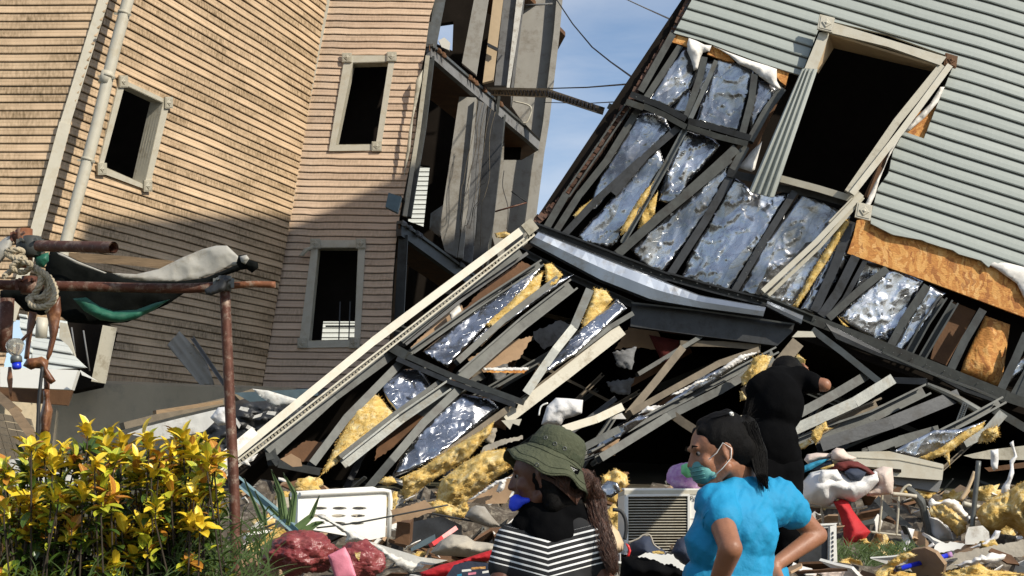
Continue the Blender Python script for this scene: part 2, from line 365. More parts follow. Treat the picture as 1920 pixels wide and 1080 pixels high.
def bar(name, c, line, wpx, Y, m, parent=None, dp=.08, kind='C', twist=0):
    """line of crop points; wpx width in photo pixels; Y distance or (Y0,Y1)"""
    pts = cx(c, line); Y0, Y1 = (Y, Y) if not isinstance(Y, tuple) else Y
    bm = bmesh.new(); n = len(pts) - 1
    for i in range(n):
        ya = Y0 + (Y1 - Y0) * i / n; yb = Y0 + (Y1 - Y0) * (i + 1) / n
        p, q = P(*pts[i], ya), P(*pts[i + 1], yb)
        if n > 1:
            d = (q - p).normalized() * .004; p = p - d; q = q + d
        beam_bm(bm, p, q, wpx * (ya + yb) / 2 / FPX, dp, kind, twist=twist)
    return obj(name, bm, m, parent)
def tube_bm(bm, pts, r, seg=8, cap=True, hollow=False):
    pts = [Vector(p) for p in pts]; rings = []
    ref = Vector((.13, .31, .94))
    rr = r if isinstance(r, (list, tuple)) else [r] * len(pts)
    for i, p in enumerate(pts):
        d = (pts[min(i + 1, len(pts) - 1)] - pts[max(i - 1, 0)]).normalized()
        a = d.cross(ref).normalized() if i == 0 else (a - d * a.dot(d)).normalized()
        b = d.cross(a)
        rings.append([bm.verts.new(p + (a * math.cos(2 * math.pi * j / seg) + b * math.sin(2 * math.pi * j / seg)) * rr[i]) for j in range(seg)])
    for r0, r1 in zip(rings, rings[1:]):
        for j in range(seg):
            f = bm.faces.new((r0[j], r0[(j + 1) % seg], r1[(j + 1) % seg], r1[j])); f.smooth = True
    if cap: bm.faces.new(rings[0][::-1]); bm.faces.new(rings[-1])
def tube(name, pts, r, m, parent=None, seg=10, cap=True):
    bm = bmesh.new(); tube_bm(bm, pts, r, seg, cap); return obj(name, bm, m, parent)
def ptube(name, c, line, rpx, Y, m, parent=None, seg=10):
    pts = cx(c, line); n = len(pts) - 1
    Y0, Y1 = Y if isinstance(Y, tuple) else (Y, Y)
    Ys = [Y0 + (Y1 - Y0) * i / max(1, n) for i in range(n + 1)]
    w = [P(*q, y) for q, y in zip(pts, Ys)]
    # smooth the polyline
    if n > 1:
        w2 = []
        for i in range(n):
            a, b, c_, d = w[max(i - 1, 0)], w[i], w[i + 1], w[min(i + 2, n)]
            for k in range(4):
                t = k / 4
                w2.append(.5 * ((2 * b) + (c_ - a) * t + (2 * a - 5 * b + 4 * c_ - d) * t * t + (3 * b - a - 3 * c_ + d) * t ** 3))
        w = w2 + [w[-1]]
    return tube(name, w, rpx * (Y0 + Y1) / 2 / FPX, m, parent, seg)
def segd(px, py, a, b):
    dx, dy = b[0] - a[0], b[1] - a[1]; L2 = dx * dx + dy * dy
    t = 0 if L2 == 0 else max(0, min(1, ((px - a[0]) * dx + (py - a[1]) * dy) / L2))
    return math.hypot(px - a[0] - t * dx, py - a[1] - t * dy)
def batt(name, c, poly, Y, m, parent=None, mode='foil', th=.09, amp=1., step=5., ang=None, rag=0., seed=None, puff=1.):
    """soft sheet: polygon in photo pixels, gridded, puffed towards the viewer and creased; closed behind with its own thickness"""
    pts = cx(c, poly)
    sd = seed if seed is not None else rnd.random() * 99
    if mode == 'foil':   # the facing is tucked in behind the studs on both sides
        mx_, my_ = sum(p[0] for p in pts) / len(pts), sum(p[1] for p in pts) / len(pts)
        pts = [(x + (x - mx_) / max(1, math.hypot(x - mx_, y - my_)) * 5, y + (y - my_) / max(1, math.hypot(x - mx_, y - my_)) * 5) for x, y in pts]
    if rag:  # torn outline
        q = []
        for i, a in enumerate(pts):
            b = pts[(i + 1) % len(pts)]; Ld = math.hypot(b[0] - a[0], b[1] - a[1]); k = max(1, int(Ld / (rag * 2.2)))
            nx, ny = -(b[1] - a[1]) / max(Ld, 1e-6), (b[0] - a[0]) / max(Ld, 1e-6)
            for j in range(k):
                t = j / k; o_ = rnd.uniform(-rag, rag) if j else 0
                q.append((a[0] + (b[0] - a[0]) * t + nx * o_, a[1] + (b[1] - a[1]) * t + ny * o_))
        pts = q
    Yf = Y if callable(Y) else (lambda x, y: Y)
    if ang is None:
        best = max(range(len(pts)), key=lambda i: math.hypot(pts[(i + 1) % len(pts)][0] - pts[i][0], pts[(i + 1) % len(pts)][1] - pts[i][1]))
        a, b = pts[best], pts[(best + 1) % len(pts)]; ang = math.atan2(b[1] - a[1], b[0] - a[0]) if not rag else .9
    bm = face2d(pts)
    for th_ in (ang, ang + math.pi / 2):
        nx, ny = -math.sin(th_), math.cos(th_)
        ds = [p[0] * nx + p[1] * ny for p in pts]; lo, hi = min(ds), max(ds)
        k = int((hi - lo) / step)
        for i in range(1, k + 1):
            d = lo + (hi - lo) * i / (k + 1)
            cut(bm, (nx * d, ny * d, 0), (nx, ny, 0))
    bmesh.ops.triangulate(bm, faces=bm.faces)
    ca, sa = math.cos(ang), math.sin(ang); E = len(pts)
    wid = 1. if mode == 'foil' else 30.
    Ym = Yf(*pts[0]); mpp = Ym / FPX
    base = {}; n_orig = list(bm.verts); faces = [tuple(f.verts) for f in bm.faces]
    bnd = [e for e in bm.edges if e.is_boundary]
    bed = [(e.verts[0], e.verts[1]) for e in bnd]
    for v in n_orig:
        x, y = v.co.x, v.co.y
        d = min(segd(x, y, pts[i], pts[(i + 1) % E]) for i in range(E))
        al, ac = (x * ca + y * sa), (-x * sa + y * ca)
        pf = math.sqrt(min(1, d / wid)) * puff
        u = Vector((al * mpp, ac * mpp, sd)); 
        if mode == 'foil':
            rd = noise.ridged_multi_fractal(Vector((al * mpp * 3.2 + noise.noise(u * 3) * .8, ac * mpp * 2.2, sd)), .9, 2.1, 4, .9, 1.8)
            r2 = abs(noise.noise(Vector(((al + ac * .8) * mpp * 7, (ac - al * .3) * mpp * 3, sd + 5))))
            cr_ = 1 - abs(noise.noise(Vector((al * mpp * 5 + ac * mpp * 3, (ac * mpp * 9 - al * mpp * 4), sd + 9)))) * 2; z = pf * th * .45 + amp * (rd * .004 - r2 * .005 + max(0, cr_ - .78) * .05 + noise.noise(u * 1.6) * .035) * min(1, d / 8 + .6)
        elif mode == 'wool':
            z = pf * th * .8 + amp * (noise.fractal(Vector((al * mpp * 6, ac * mpp * 15, sd)), .7, 2.1, 4) * .035 + abs(noise.noise(u * 26)) * .02 + noise.noise(u * 3) * .03) * min(1, d / 6 + .3)
        elif mode == 'cloth':
            fd = math.sin(al * mpp * 26 + noise.noise(u * 5) * 6) * .012
            f1 = 1 - 2 * abs(noise.noise(Vector((al * mpp * 7 + ac * mpp * 4, ac * mpp * 11 - al * mpp * 2, sd)))); f2 = 1 - 2 * abs(noise.noise(u * 19)); z = pf * th * .8 + amp * (fd * .7 * min(1, d / 10) + noise.noise(u * 5) * .035 + (f1 * .02 + f2 * .009) * min(1, d / 5))
        elif mode == 'rib':
            z = amp * .018 * math.sin(ac * mpp * 60)
        else:
            z = amp * (noise.noise(u * 3) * .02 + noise.noise(u * 12) * .004)
        p = P(x, y, Yf(x, y)); n = (CAM - p).normalized()
        base[v] = (p, p + n * z, n)
    back = {}
    for v in n_orig:
        p, f, n = base[v]; v.co = f
        back[v] = bm.verts.new(p - n * (th * .5 if mode in ('foil', 'wool', 'cloth') else max(th, .004)))
    for f in faces: bm.faces.new([back[v] for v in reversed(f)])
    for a, b in bed: bm.faces.new((a, b, back[b], back[a]))
    if mode == 'wool' and m.name.startswith('yellow'):   # frayed fibres along the torn edge and over the face
        cen = sum((base[v][0] for v in n_orig), Vector()) / len(n_orig); fib = [a for a, b in bed] * 2 + [v for v in n_orig if rnd.random() < .28]
        for v in fib:
            p = v.co; o_ = (p - cen).normalized(); n = base[v][2]; q = Vector((rnd.uniform(-1, 1), rnd.uniform(-.4, .4), rnd.uniform(-1, 1)))
            e = rnd.uniform(.008, .026) * Ym / 9 * min(1, math.sqrt(len(n_orig) / 300)); tip = p + (o_ * .6 + n * .7 + q * .7).normalized() * e; s_ = q.cross(n).normalized() * .0022 * Ym / 9
            bm.faces.new((bm.verts.new(p - s_), bm.verts.new(p + s_), bm.verts.new(tip)))
    return obj(name, bm, m, parent, smooth=(mode != 'flat'))
# ================================================================= GROUND
def gz(x, y):
    """height of the ground: flat by the camera, then a bank up to the two houses"""
    pts = [(-400, 0), (5.0, 0), (6.3, 1.02), (8, 1.15), (10, 1.45), (13, 1.75), (19, 2.35), (30, 2.6), (60, 2.6), (900, 2.0)]
    for (a, za), (b, zb) in zip(pts, pts[1:]):
        if y <= b:
            t = max(0, (y - a) / (b - a)); t = t * t * (3 - 2 * t) if a == 5.0 else t
            z = za + (zb - za) * t; break
    else: z = 2.0
    if 4 < y < 20: z += .05 * noise.noise(Vector((x * 1.1, y * 1.1, 0))) + .02 * noise.noise(Vector((x * 4, y * 4, 0)))
    return z
def build_ground():
    bm = bmesh.new()
    xs = [-900, -300, -120, -60, -30, -18] + [-12 + i * .4 for i in range(61)] + [18, 30, 60, 120, 300, 900]
    ys = [-900, -300, -100, -40, -15, -5, 0, 3] + [4 + i * .25 for i in range(49)] + [17, 19, 22, 26, 32, 40, 60, 120, 300, 900]
    g = [[bm.verts.new((x, y, gz(x, y))) for x in xs] for y in ys]
    for i in range(len(ys) - 1):
        for j in range(len(xs) - 1):
            bm.faces.new((g[i][j], g[i][j + 1], g[i + 1][j + 1], g[i + 1][j]))
    tag(obj('ground', bm, M['soil'], smooth=True), kind='structure')
build_ground()
def ornament(bm, c, u, v, n, s):
    """square corner rosette: a plate with a raised diamond"""
    def q(a, b, o): return c + u * a * s + v * b * s + n * o
    def prism(pts, o0, o1, sh=1.):
        lo = [bm.verts.new(q(a, b, o0)) for a, b in pts]; hi = [bm.verts.new(q(a * sh, b * sh, o1)) for a, b in pts]
        for i in range(len(pts)):
            j = (i + 1) % len(pts); bm.faces.new((lo[i], lo[j], hi[j], hi[i]))
        bm.faces.new(hi); bm.faces.new(lo[::-1])
    sq = [(-.5, -.5), (.5, -.5), (.5, .5), (-.5, .5)]
    prism(sq, 0, .03); prism([(a * .84, b * .84) for a, b in sq], .03, .036, .95)
    prism([(0, -.34), (.34, 0), (0, .34), (-.34, 0)], .036, .046, .8)
    prism([(0, -.17), (.17, 0), (0, .17), (-.17, 0)], .046, .056, .2)
# ================================================================= LEANING HOUSE (left)
LH = thing('leaning_house', 'tall beige clad house leaning to the right with its side torn open', 'house', loc=(-4, 20, 2.3))
YA, YB, YC = 19.0, 24.0, 24.0
PA = Patch((-20, -50, YA), (230, -50, YA), (-20, 732, YA), (230, 732, YA))
nA = 50
PB = Patch((205, -20, YA), (600, 205, YB), (-18, 676, YA), (490, 731, YB))
PC = Patch((613, 0, YB), (812, 4, YC), (492, 727, YB), (722, 731, YC))
# left patch A (faces the camera) : outline continues above the picture
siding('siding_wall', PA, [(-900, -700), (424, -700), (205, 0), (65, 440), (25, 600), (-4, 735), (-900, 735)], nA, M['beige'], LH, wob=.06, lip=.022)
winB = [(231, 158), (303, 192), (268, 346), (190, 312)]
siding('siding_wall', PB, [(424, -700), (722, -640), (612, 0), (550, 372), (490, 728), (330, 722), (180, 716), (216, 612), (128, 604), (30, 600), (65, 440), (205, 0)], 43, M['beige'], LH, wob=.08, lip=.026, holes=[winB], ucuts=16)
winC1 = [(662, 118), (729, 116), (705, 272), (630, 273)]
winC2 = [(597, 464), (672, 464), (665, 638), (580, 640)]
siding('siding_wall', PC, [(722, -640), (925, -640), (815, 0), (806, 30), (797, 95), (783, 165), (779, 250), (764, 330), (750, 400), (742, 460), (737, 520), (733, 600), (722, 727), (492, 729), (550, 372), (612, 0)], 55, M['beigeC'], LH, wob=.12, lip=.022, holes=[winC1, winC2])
# rear skins so that the claddings are walls with a dark inner face
inset = .12
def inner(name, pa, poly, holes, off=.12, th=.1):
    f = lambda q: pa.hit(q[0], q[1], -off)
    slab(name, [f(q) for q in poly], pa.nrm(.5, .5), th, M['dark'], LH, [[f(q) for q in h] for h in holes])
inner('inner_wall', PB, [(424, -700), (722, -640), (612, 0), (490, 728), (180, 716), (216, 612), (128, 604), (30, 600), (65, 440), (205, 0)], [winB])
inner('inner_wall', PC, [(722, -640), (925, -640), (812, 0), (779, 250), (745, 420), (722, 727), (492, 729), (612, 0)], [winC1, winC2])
# window frames
def window(pa, outer, inn, blocks, reveal=.22, style=0):
    fr = None
    n = pa.nrm(.5, .5); f = lambda q, o=.035: pa.hit(q[0], q[1], o)
    fr = slab('window_frame', [f(q) for q in outer], n, .06, M['cream'], LH, [[f(q) for q in inn]])
    # reveal: the lining of the opening, running inwards
    bm = bmesh.new(); a = [f(q, .03) for q in inn]; c = sum(a, Vector()) / 4
    ins = [p + (c - p) * .015 for p in a]; bk = [p - n * (reveal + .03) for p in ins]; ou = [p - n * (reveal + .03) for p in [q + (q - c) * .03 for q in a]]; fo = [q + (q - c) * .03 - n * .01 for q in a]
    for i in range(4):
        j = (i + 1) % 4
        v = [bm.verts.new(p) for p in (ins[i], ins[j], bk[j], bk[i], ou[i], ou[j], fo[i], fo[j])]
        bm.faces.new(v[:4]); bm.faces.new((v[3], v[2], v[5], v[4])); bm.faces.new((v[4], v[5], v[7], v[6])); bm.faces.new((v[6], v[7], v[1], v[0]))
        if i in (1, 3):   # fluted side linings
            for k in range(1, 5):
                t = k / 5; p0 = ins[i].lerp(bk[i], t); p1 = ins[j].lerp(bk[j], t); nn = (c - (a[i] + a[j]) / 2).normalized()
                beam_bm(bm, p0, p1, .012, .008, 'box', nref=nn)
    obj('window_lining', bm, M['cream2'], fr)
    for q in blocks:
        bm = bmesh.new(); ornament(bm, f(q, .035), (f((q[0] + 10, q[1])) - f(q)).normalized(), (f((q[0], q[1] - 10)) - f(q)).normalized(), n, .17)
        obj('corner_block', bm, M['cream2'], fr)
    return fr
window(PB, [(222, 146), (316, 190), (276, 357), (179, 321)], winB, [(311, 192), (186, 316), (226, 152), (272, 348)])
window(PC, [(647, 105), (742, 105), (714, 283), (617, 284)], winC1, [(651, 110), (735, 108), (707, 276)])
w2 = window(PC, [(586, 451), (686, 451), (675, 651), (560, 653)], winC2, [(592, 458), (677, 458), (568, 644), (665, 644)])
# window bars low in the shaded window, and a curled strip at its corner
for x in (631, 650):
    bm = bmesh.new(); beam_bm(bm, PC.hit(x + 3, 560, -.3), PC.hit(x, 640, -.3), .022, .02, 'box'); obj('window_bar', bm, M['steel_d'], w2)
bm = bmesh.new(); beam_bm(bm, PC.hit(606, 607, -.3), PC.hit(668, 607, -.3), .03, .02, 'box'); obj('window_bar', bm, M['steel_d'], w2)
batt('peeling_strip', 'q', [(215, 325), (245, 285), (285, 270), (285, 290), (262, 300), (240, 325)], 23.8, M['cream2'], LH, 'cloth', th=.03)
# corner trims and the downpipe
def stripe(name, line, wpx, Y, m, off=.05, dp=.06, kind='box'):
    bm = bmesh.new(); ps = [P(x, y, yy) for (x, y), yy in zip(line, Y)]
    for p, q in zip(ps, ps[1:]):
        beam_bm(bm, p + (CAM - p).normalized() * off, q + (CAM - q).normalized() * off, wpx * (Y[0] + Y[-1]) / 2 / FPX, dp, kind)
    return obj(name, bm, m, LH)
stripe('corner_trim', [(410, -700), (194, 0), (122, 232)], 19, [19, 19, 19], M['cream'])
stripe('corner_trim', [(122.5, 231), (66, 440), (18, 600)], 22, [18.98, 18.98, 18.98], M['cream'])
stripe('corner_trim', [(722, -640), (616, 0), (567, 250)], 6, [24, 24, 24], M['cream'])
stripe('corner_trim', [(567, 250), (549, 372), (520, 500), (492, 727)], 6, [24, 24, 24], M['cream'])
pipe = ptube('downpipe', 'p', [(440, -700), (240, 0), (180, 240), (124, 452), (100, 560)], 11.5, 18.75, M['cream'], LH, seg=16)
for (x, y), r in [((203, 140), 13.5), ((233, 22), 12.6), ((165, 297), 12.6)]:
    bm = bmesh.new(); tube_bm(bm, [P(x, y, 18.75), P(x - 1.2, y + 5, 18.75)], r * 18.75 / FPX, 16)
    beam_bm(bm, P(x - 20, y + 3, 18.7), P(x + 12, y + 6, 18.7), .03, .03, 'box'); obj('pipe_clip', bm, M['cream2'], pipe)
bm = bmesh.new(); tube_bm(bm, [P(203, 135, 18.75), P(196, 158, 18.75)], 13 * 18.75 / FPX, 16); obj('pipe_joint', bm, M['cream'], pipe)
# plinth under the walls
pslab('plinth', [(0, 716), (200, 714), (490, 724), (610, 730), (640, 960), (0, 960)], lambda x, y: 19.05 + max(0, x) / 490 * 4.4, .5, M['conc'], LH)
pslab('plinth', [(-900, 716), (-1, 716), (-1, 960), (-900, 960)], 19.05, .5, M['conc'], LH)
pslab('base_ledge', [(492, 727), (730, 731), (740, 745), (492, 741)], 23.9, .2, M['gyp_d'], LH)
# torn side: D plane
def D(px, py, off=0):
    """point of the torn side's upright plane that is seen at this pixel"""
    k = (px - 960) / FPX; o = P(815, 0, 24.0); d = Vector((1.87, 5.6, 0)).normalized()
    n = (o - P(722, 727, 24.0)).cross(d).normalized(); n = n if n.x > 0 else -n; ray = FW + Vector((1, 0, 0)) * k + UP * ((540 - py) / FPX)
    t = (o - CAM).dot(n) / ray.dot(n)
    return CAM + ray * t + n * off
DN = Vector((5.6, -1.87, 0)).normalized()
def floor_slab(a, b, th, m, depth=4.2):
    A, B = D(*a), D(*b); back = Vector((-.35, 2.3, 0))
    slab('floor_slab', [A, B, B + back, A + back], (0, 0, 1), th, m, LH)
floor_slab((805, 84), (1017, 268), .10, M['ply'])
floor_slab((748, 416), (990, 590), .10, M['ply'])
floor_slab((860, -150), (1060, 60), .10, M['ply'])
def edge_beam(a, b, wd, off=.03, m='steel_l', kind='box'):
    bm = bmesh.new(); beam_bm(bm, D(*a, off), D(*b, off), wd, .1, kind, nref=DN); return obj('edge_beam', bm, M[m], LH)
edge_beam((806, 94), (1017, 278), .26, m='gyp_d'); edge_beam((806, 84), (1017, 266), .05, .06, 'steel_l')
edge_beam((750, 428), (985, 600), .26, m='steel_d'); edge_beam((748, 416), (985, 588), .05, .06, 'steel')
def dpost(line, wd, off=0, m='steel', dp=.12, kind='box', nref=(0, -1, 0)):
    bm = bmesh.new(); ps = [D(*q, off) for q in line]
    for p, q in zip(ps, ps[1:]): beam_bm(bm, p, q, wd, dp, kind, nref=nref)
    return obj('post', bm, M[m], LH)
dpost([(835, -60), (806, 88)], .20, m='steel_l')
dpost([(806, 104), (790, 240), (762, 405)], .16, m='steel'); dpost([(797, 104), (780, 240), (754, 405)], .07, .05, 'cream2', .05)
dpost([(756, 440), (746, 640)], .16, m='steel_d')
def front(name, pxs, Y, m, th=.12, holes=()):
    return pslab(name, pxs, Y + (2 if Y > 23 else 0), th, M[m], LH, holes)
front('partition_wall', [(893, 183), (861, 181), (824, 432), (834, 470), (856, 482)], 24.1, 'gyp')
front('partition_wall', [(895, 186), (890, 186), (864, 440), (858, 482), (868, 484)], 24.0, 'gyp')
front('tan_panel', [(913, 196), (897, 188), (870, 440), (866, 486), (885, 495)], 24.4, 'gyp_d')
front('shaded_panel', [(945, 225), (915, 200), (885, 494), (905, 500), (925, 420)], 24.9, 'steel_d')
front('partition_wall', [(1009, 282), (978, 300), (945, 300), (922, 440), (945, 520), (995, 470)], 27.2, 'gyp')
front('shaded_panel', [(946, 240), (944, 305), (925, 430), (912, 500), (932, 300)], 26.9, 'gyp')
front('partition_wall', [(925, -60), (893, 140), (866, 118), (900, -60)], 23.8, 'gyp')
front('tan_panel', [(950, -60), (925, 150), (905, 155), (932, -60)], 24.3, 'tan')
front('window_bar', [(934, 90), (934, 96), (914, 86), (914, 80)], 24.15, 'steel_d', .05)
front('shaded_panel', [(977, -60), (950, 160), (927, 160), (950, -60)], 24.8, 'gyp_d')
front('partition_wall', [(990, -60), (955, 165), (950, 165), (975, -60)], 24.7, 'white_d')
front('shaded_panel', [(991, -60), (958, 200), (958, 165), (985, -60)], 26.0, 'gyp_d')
front('end_wall', [(1056, -60), (1044, 60), (1018, 268), (975, 222), (960, 200), (988, -60)], 27.0, 'gyp')
bm = bmesh.new()
for p, q in zip([P(1054, -60, 28.8), P(1044, 60, 28.8), P(1024, 230, 28.8), P(1015, 285, 28.8), P(998, 420, 28.8), P(994, 520, 28.8)], [P(1044, 60, 28.8), P(1024, 230, 28.8), P(1015, 285, 28.8), P(998, 420, 28.8), P(994, 520, 28.8)]):
    beam_bm(bm, p, q, .13, .2, 'box')
obj('post', bm, M['gyp'], LH)
dpost([(925, 180), (892, 490)], .05, .12, 'steel'); dpost([(938, 215), (905, 500)], .04, .1, 'steel_l')
# dark rear wall of the rooms with the openings one sees through, plus roof and far side
hole1 = [(772, 306), (806, 311), (794, 425), (764, 414)]; hole2 = [(604, 600), (680, 600), (676, 645), (600, 645)]; hole3 = [(821, 44), (850, 40), (848, 95), (819, 82)]
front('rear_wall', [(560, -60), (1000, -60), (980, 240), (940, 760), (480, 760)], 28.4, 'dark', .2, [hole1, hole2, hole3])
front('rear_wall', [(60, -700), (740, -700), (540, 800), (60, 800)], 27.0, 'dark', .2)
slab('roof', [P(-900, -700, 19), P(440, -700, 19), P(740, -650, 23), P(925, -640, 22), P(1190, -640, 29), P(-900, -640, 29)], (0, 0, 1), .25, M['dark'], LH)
front('window_blackout', [(600, -60), (800, -60), (760, 250), (735, 430), (700, 700), (520, 700)], 23.1, 'dark', .1, [hole2])  # dark panel added behind the windows to make their openings black
front('white_sill', [(822, 76), (833, 70), (844, 80), (842, 94), (828, 88)], 28.2, 'white_p', .1)
# dangling wires and bent rods in the torn side
for i in range(9):
    x = 896 + i * 4.2; pts = [(x + rnd.uniform(-2, 2), 186 + i * 3)]
    for k in range(1, 7): pts.append((x - k * 5.5 + rnd.uniform(-5, 5), 186 + i * 3 + k * rnd.uniform(34, 44)))
    ptube('hanging_wire', 'p', pts, .55, 25.5, M['cable' if i % 2 else 'wood_g'], LH, 5)
ptube('hanging_wire', 'c2', [(930, 640), (925, 700), (945, 780), (940, 860)], .8, 28.4, M['cable'], LH, 5)
ptube('bent_rod', 'c2', [(880, 798), (1015, 760)], 1.6, 28.4, M['rust'], LH, 6)
ptube('bent_rod', 'c2', [(958, 718), (1015, 758)], 1.2, 28.4, M['cable'], LH, 6)
ptube('bent_rod', 'c2', [(1010, 20), (1112, 14)], 2, 28.4, M['gyp_d'], LH, 6)
ptube('bent_rod', 'c2', [(965, 380), (1030, 400), (1018, 455), (1000, 460)], 1.6, 28.4, M['cream'], LH, 6)
for i in range(14):  # small shattered bits standing on the slab edges
    t = rnd.random(); up_ = i % 2
    a, b = ((806, 86), (1015, 266)) if up_ else ((752, 420), (880, 512))
    x, y = a[0] + (b[0] - a[0]) * t, a[1] + (b[1] - a[1]) * t - 3
    batt('broken_edge', 'p', [(x, y + 4), (x + 3, y - 5), (x + 8, y - 2), (x + 11, y + 6), (x + 5, y + 8)], D(x, y).y - .1, M['ply' if up_ else 'gyp_d'], LH, 'wool', th=.04)
batt('broken_edge', 'c2', [(895, 875), (935, 868), (960, 880), (930, 895), (900, 890)], 28.4, M['wool'], LH, 'wool', th=.08)
batt('torn_edge', 'c2', [(600, 300), (625, 262), (622, 300), (605, 380), (590, 440), (578, 560), (556, 660), (548, 740), (556, 640), (572, 500), (590, 400)], 23.8, M['cream2'], LH, 'cloth', th=.03)
# white object and debris lying on the lower slab
batt('room_debris', 'c2', [(655, 800), (700, 770), (712, 830), (690, 890), (650, 860)], 26.5, M['gyp'], LH, 'wool', th=.1)
# floodlight on the corner
fl = pslab('floodlight', cx('c2', [(497, 722), (545, 738), (530, 797), (485, 775)]), 21.7, .14, M['slate'], LH)
bm = bmesh.new(); beam_bm(bm, P(752, 372, 23.6), P(758, 380, 24.), .05, .05, 'box'); obj('bracket', bm, M['steel_d'], fl)
# bent grey cladding sheets against the foot of the wall are things of their own
def grey_sheet(poly, Y, label):
    tag(batt('cladding_sheet', 'c5', poly, Y, M['gyp'], None, 'rib', th=.012, ang=R(53)), label, 'cladding sheet', 'bent grey sheets against the beige wall')
grey_sheet([(735, 580), (790, 518), (905, 640), (945, 755), (880, 755)], 21.0, 'wide bent grey cladding sheet leaning on the beige wall')
bmx = bmesh.new(); ps = cx('c5', [(845, 545), (985, 750)]); beam_bm(bmx, P(*ps[0], 20.9), P(*ps[1], 20.7), .06, .05, 'open')
tag(obj('metal_channel', bmx, M['gyp_d']), 'thin grey channel leaning beside the bent sheet on the beige wall', 'channel')
# broken lower left corner of the house: shattered white cladding, dark hole, pale post
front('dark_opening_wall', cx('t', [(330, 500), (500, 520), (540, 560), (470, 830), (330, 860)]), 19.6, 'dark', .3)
bm = bmesh.new(); beam_bm(bm, P(*cx('t', [(530, 545)])[0], 18.9), P(*cx('t', [(475, 815)])[0], 18.9), .19, .12, 'box'); obj('post', bm, M['cream2'], LH)
for a, b in [((345, 550), (362, 670)), ((402, 565), (432, 760))]:
    ptube('bent_rod', 't', [a, b], 1.5, 18.9, M['gyp_d'], LH, 6)
PW = Patch((30, 570, 18.4), (200, 610, 18.2), (10, 720, 18.4), (200, 740, 18.0))
wreck = thing('broken_cladding', 'shattered pile of white cladding at the foot of the leaning house', 'cladding wreckage', loc=P(80, 700, 18.2))
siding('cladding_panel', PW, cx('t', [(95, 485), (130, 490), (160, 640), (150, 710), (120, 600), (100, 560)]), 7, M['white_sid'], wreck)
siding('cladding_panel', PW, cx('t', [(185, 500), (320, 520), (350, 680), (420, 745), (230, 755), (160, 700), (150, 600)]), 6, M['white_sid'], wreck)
pslab('board', cx('t', [(0, 740), (375, 756), (345, 850), (0, 836)]), 17.9, .12, M['white_p'], wreck)
pslab('board', cx('t', [(290, 525), (320, 530), (362, 690), (330, 640), (285, 600)]), 17.8, .05, M['cream'], wreck)
ptube('pipe_stub', 't', [(205, 505), (198, 600)], 11, 17.7, M['cream'], wreck, 12)
pslab('splinter', cx('t', [(385, 755), (440, 790), (470, 808), (395, 780)]), 17.7, .03, M['white_p'], wreck)
front('dark_opening_wall', cx('t', [(0, 815), (345, 850), (320, 925), (0, 900)]), 18.6, 'ply', .1)
setloc(wreck, P(80, 720, 18.2))
setloc(LH, (-4, 20, 2.3))
# white neighbour seen through the rooms
NH = thing('white_house', 'white clad house glimpsed through the torn rooms of the leaning house', 'house', loc=(-4.5, 42, 2.6))
PN = Patch((560, 270, 40), (880, 270, 40), (560, 900, 40), (880, 900, 40))
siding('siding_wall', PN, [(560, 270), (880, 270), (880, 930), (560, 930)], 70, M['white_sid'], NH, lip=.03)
a, b = P(560, 270, 40), P(880, 270, 40)
slab('roof', [a + Vector((-.3, -.4, 0)), b + Vector((.3, -.4, 0)), b + Vector((.3, 6, 1.2)), a + Vector((-.3, 6, 1.2))], (0, 0, 1), .15, M['steel_d'], NH)
slab('side_wall', [b + Vector((0, .04, -.1)), b + Vector((0, 6, -.1)), Vector((b.x, 46, 2)), Vector((b.x, 40.04, 2))], (1, 0, 0), .2, M['white_sid'], NH)
slab('side_wall', [a + Vector((0, .04, -.1)), a + Vector((0, 6, -.1)), Vector((a.x, 46, 2)), Vector((a.x, 40.04, 2))], (-1, 0, 0), .2, M['white_sid'], NH)
setloc(NH, (-4.5, 42, 2.6))
# ================================================================= COLLAPSED HOUSE (right)
CH = thing('collapsed_house', 'grey-green clad house tipped over with its lower wall stripped to steel studs and foil', 'house', loc=(4, 14, 1.8))
YR = 13.3
PR = Patch((1250, -20, YR), (2150, 259, YR), (1000, 600, YR), (2020, 967, YR))
W_ = lambda x, z: proj(Vector((x, YR, z)))
tl, tr = W_(2.2, 12.9), W_(15, 18.5)  # unseen top corners set by the shadow wanted on the leaning house
s1 = [tl, tr, (2700, 760), (2100, 575)] + cx('g', [(1221, 250), (1150, 232), (1080, 215), (1062, 238), (1030, 208), (930, 182), (905, 165), (850, 150), (790, 130), (770, 120), (640, 95), (545, 46)])
s1 += cx('c4', [(620, 990), (650, 870), (700, 800), (720, 700), (770, 610), (862, 640), (945, 430), (1000, 300), (1015, 266), (965, 258), (700, 160), (450, 100), (445, 85)])
s1 += [(1534, 44)] + cx('c4', [(378, 140), (300, 345)]) + cx('c3', [(1150, 290), (1000, 237), (880, 190), (745, 150)]) + [(1297, 0)]
siding('siding_wall', PR, s1, 30, M['grey'], CH, profile=[(0, 0), (.55, .70), (.91, 1.0), (.995, .8)], lip=.020, wob=.13, ucuts=18)
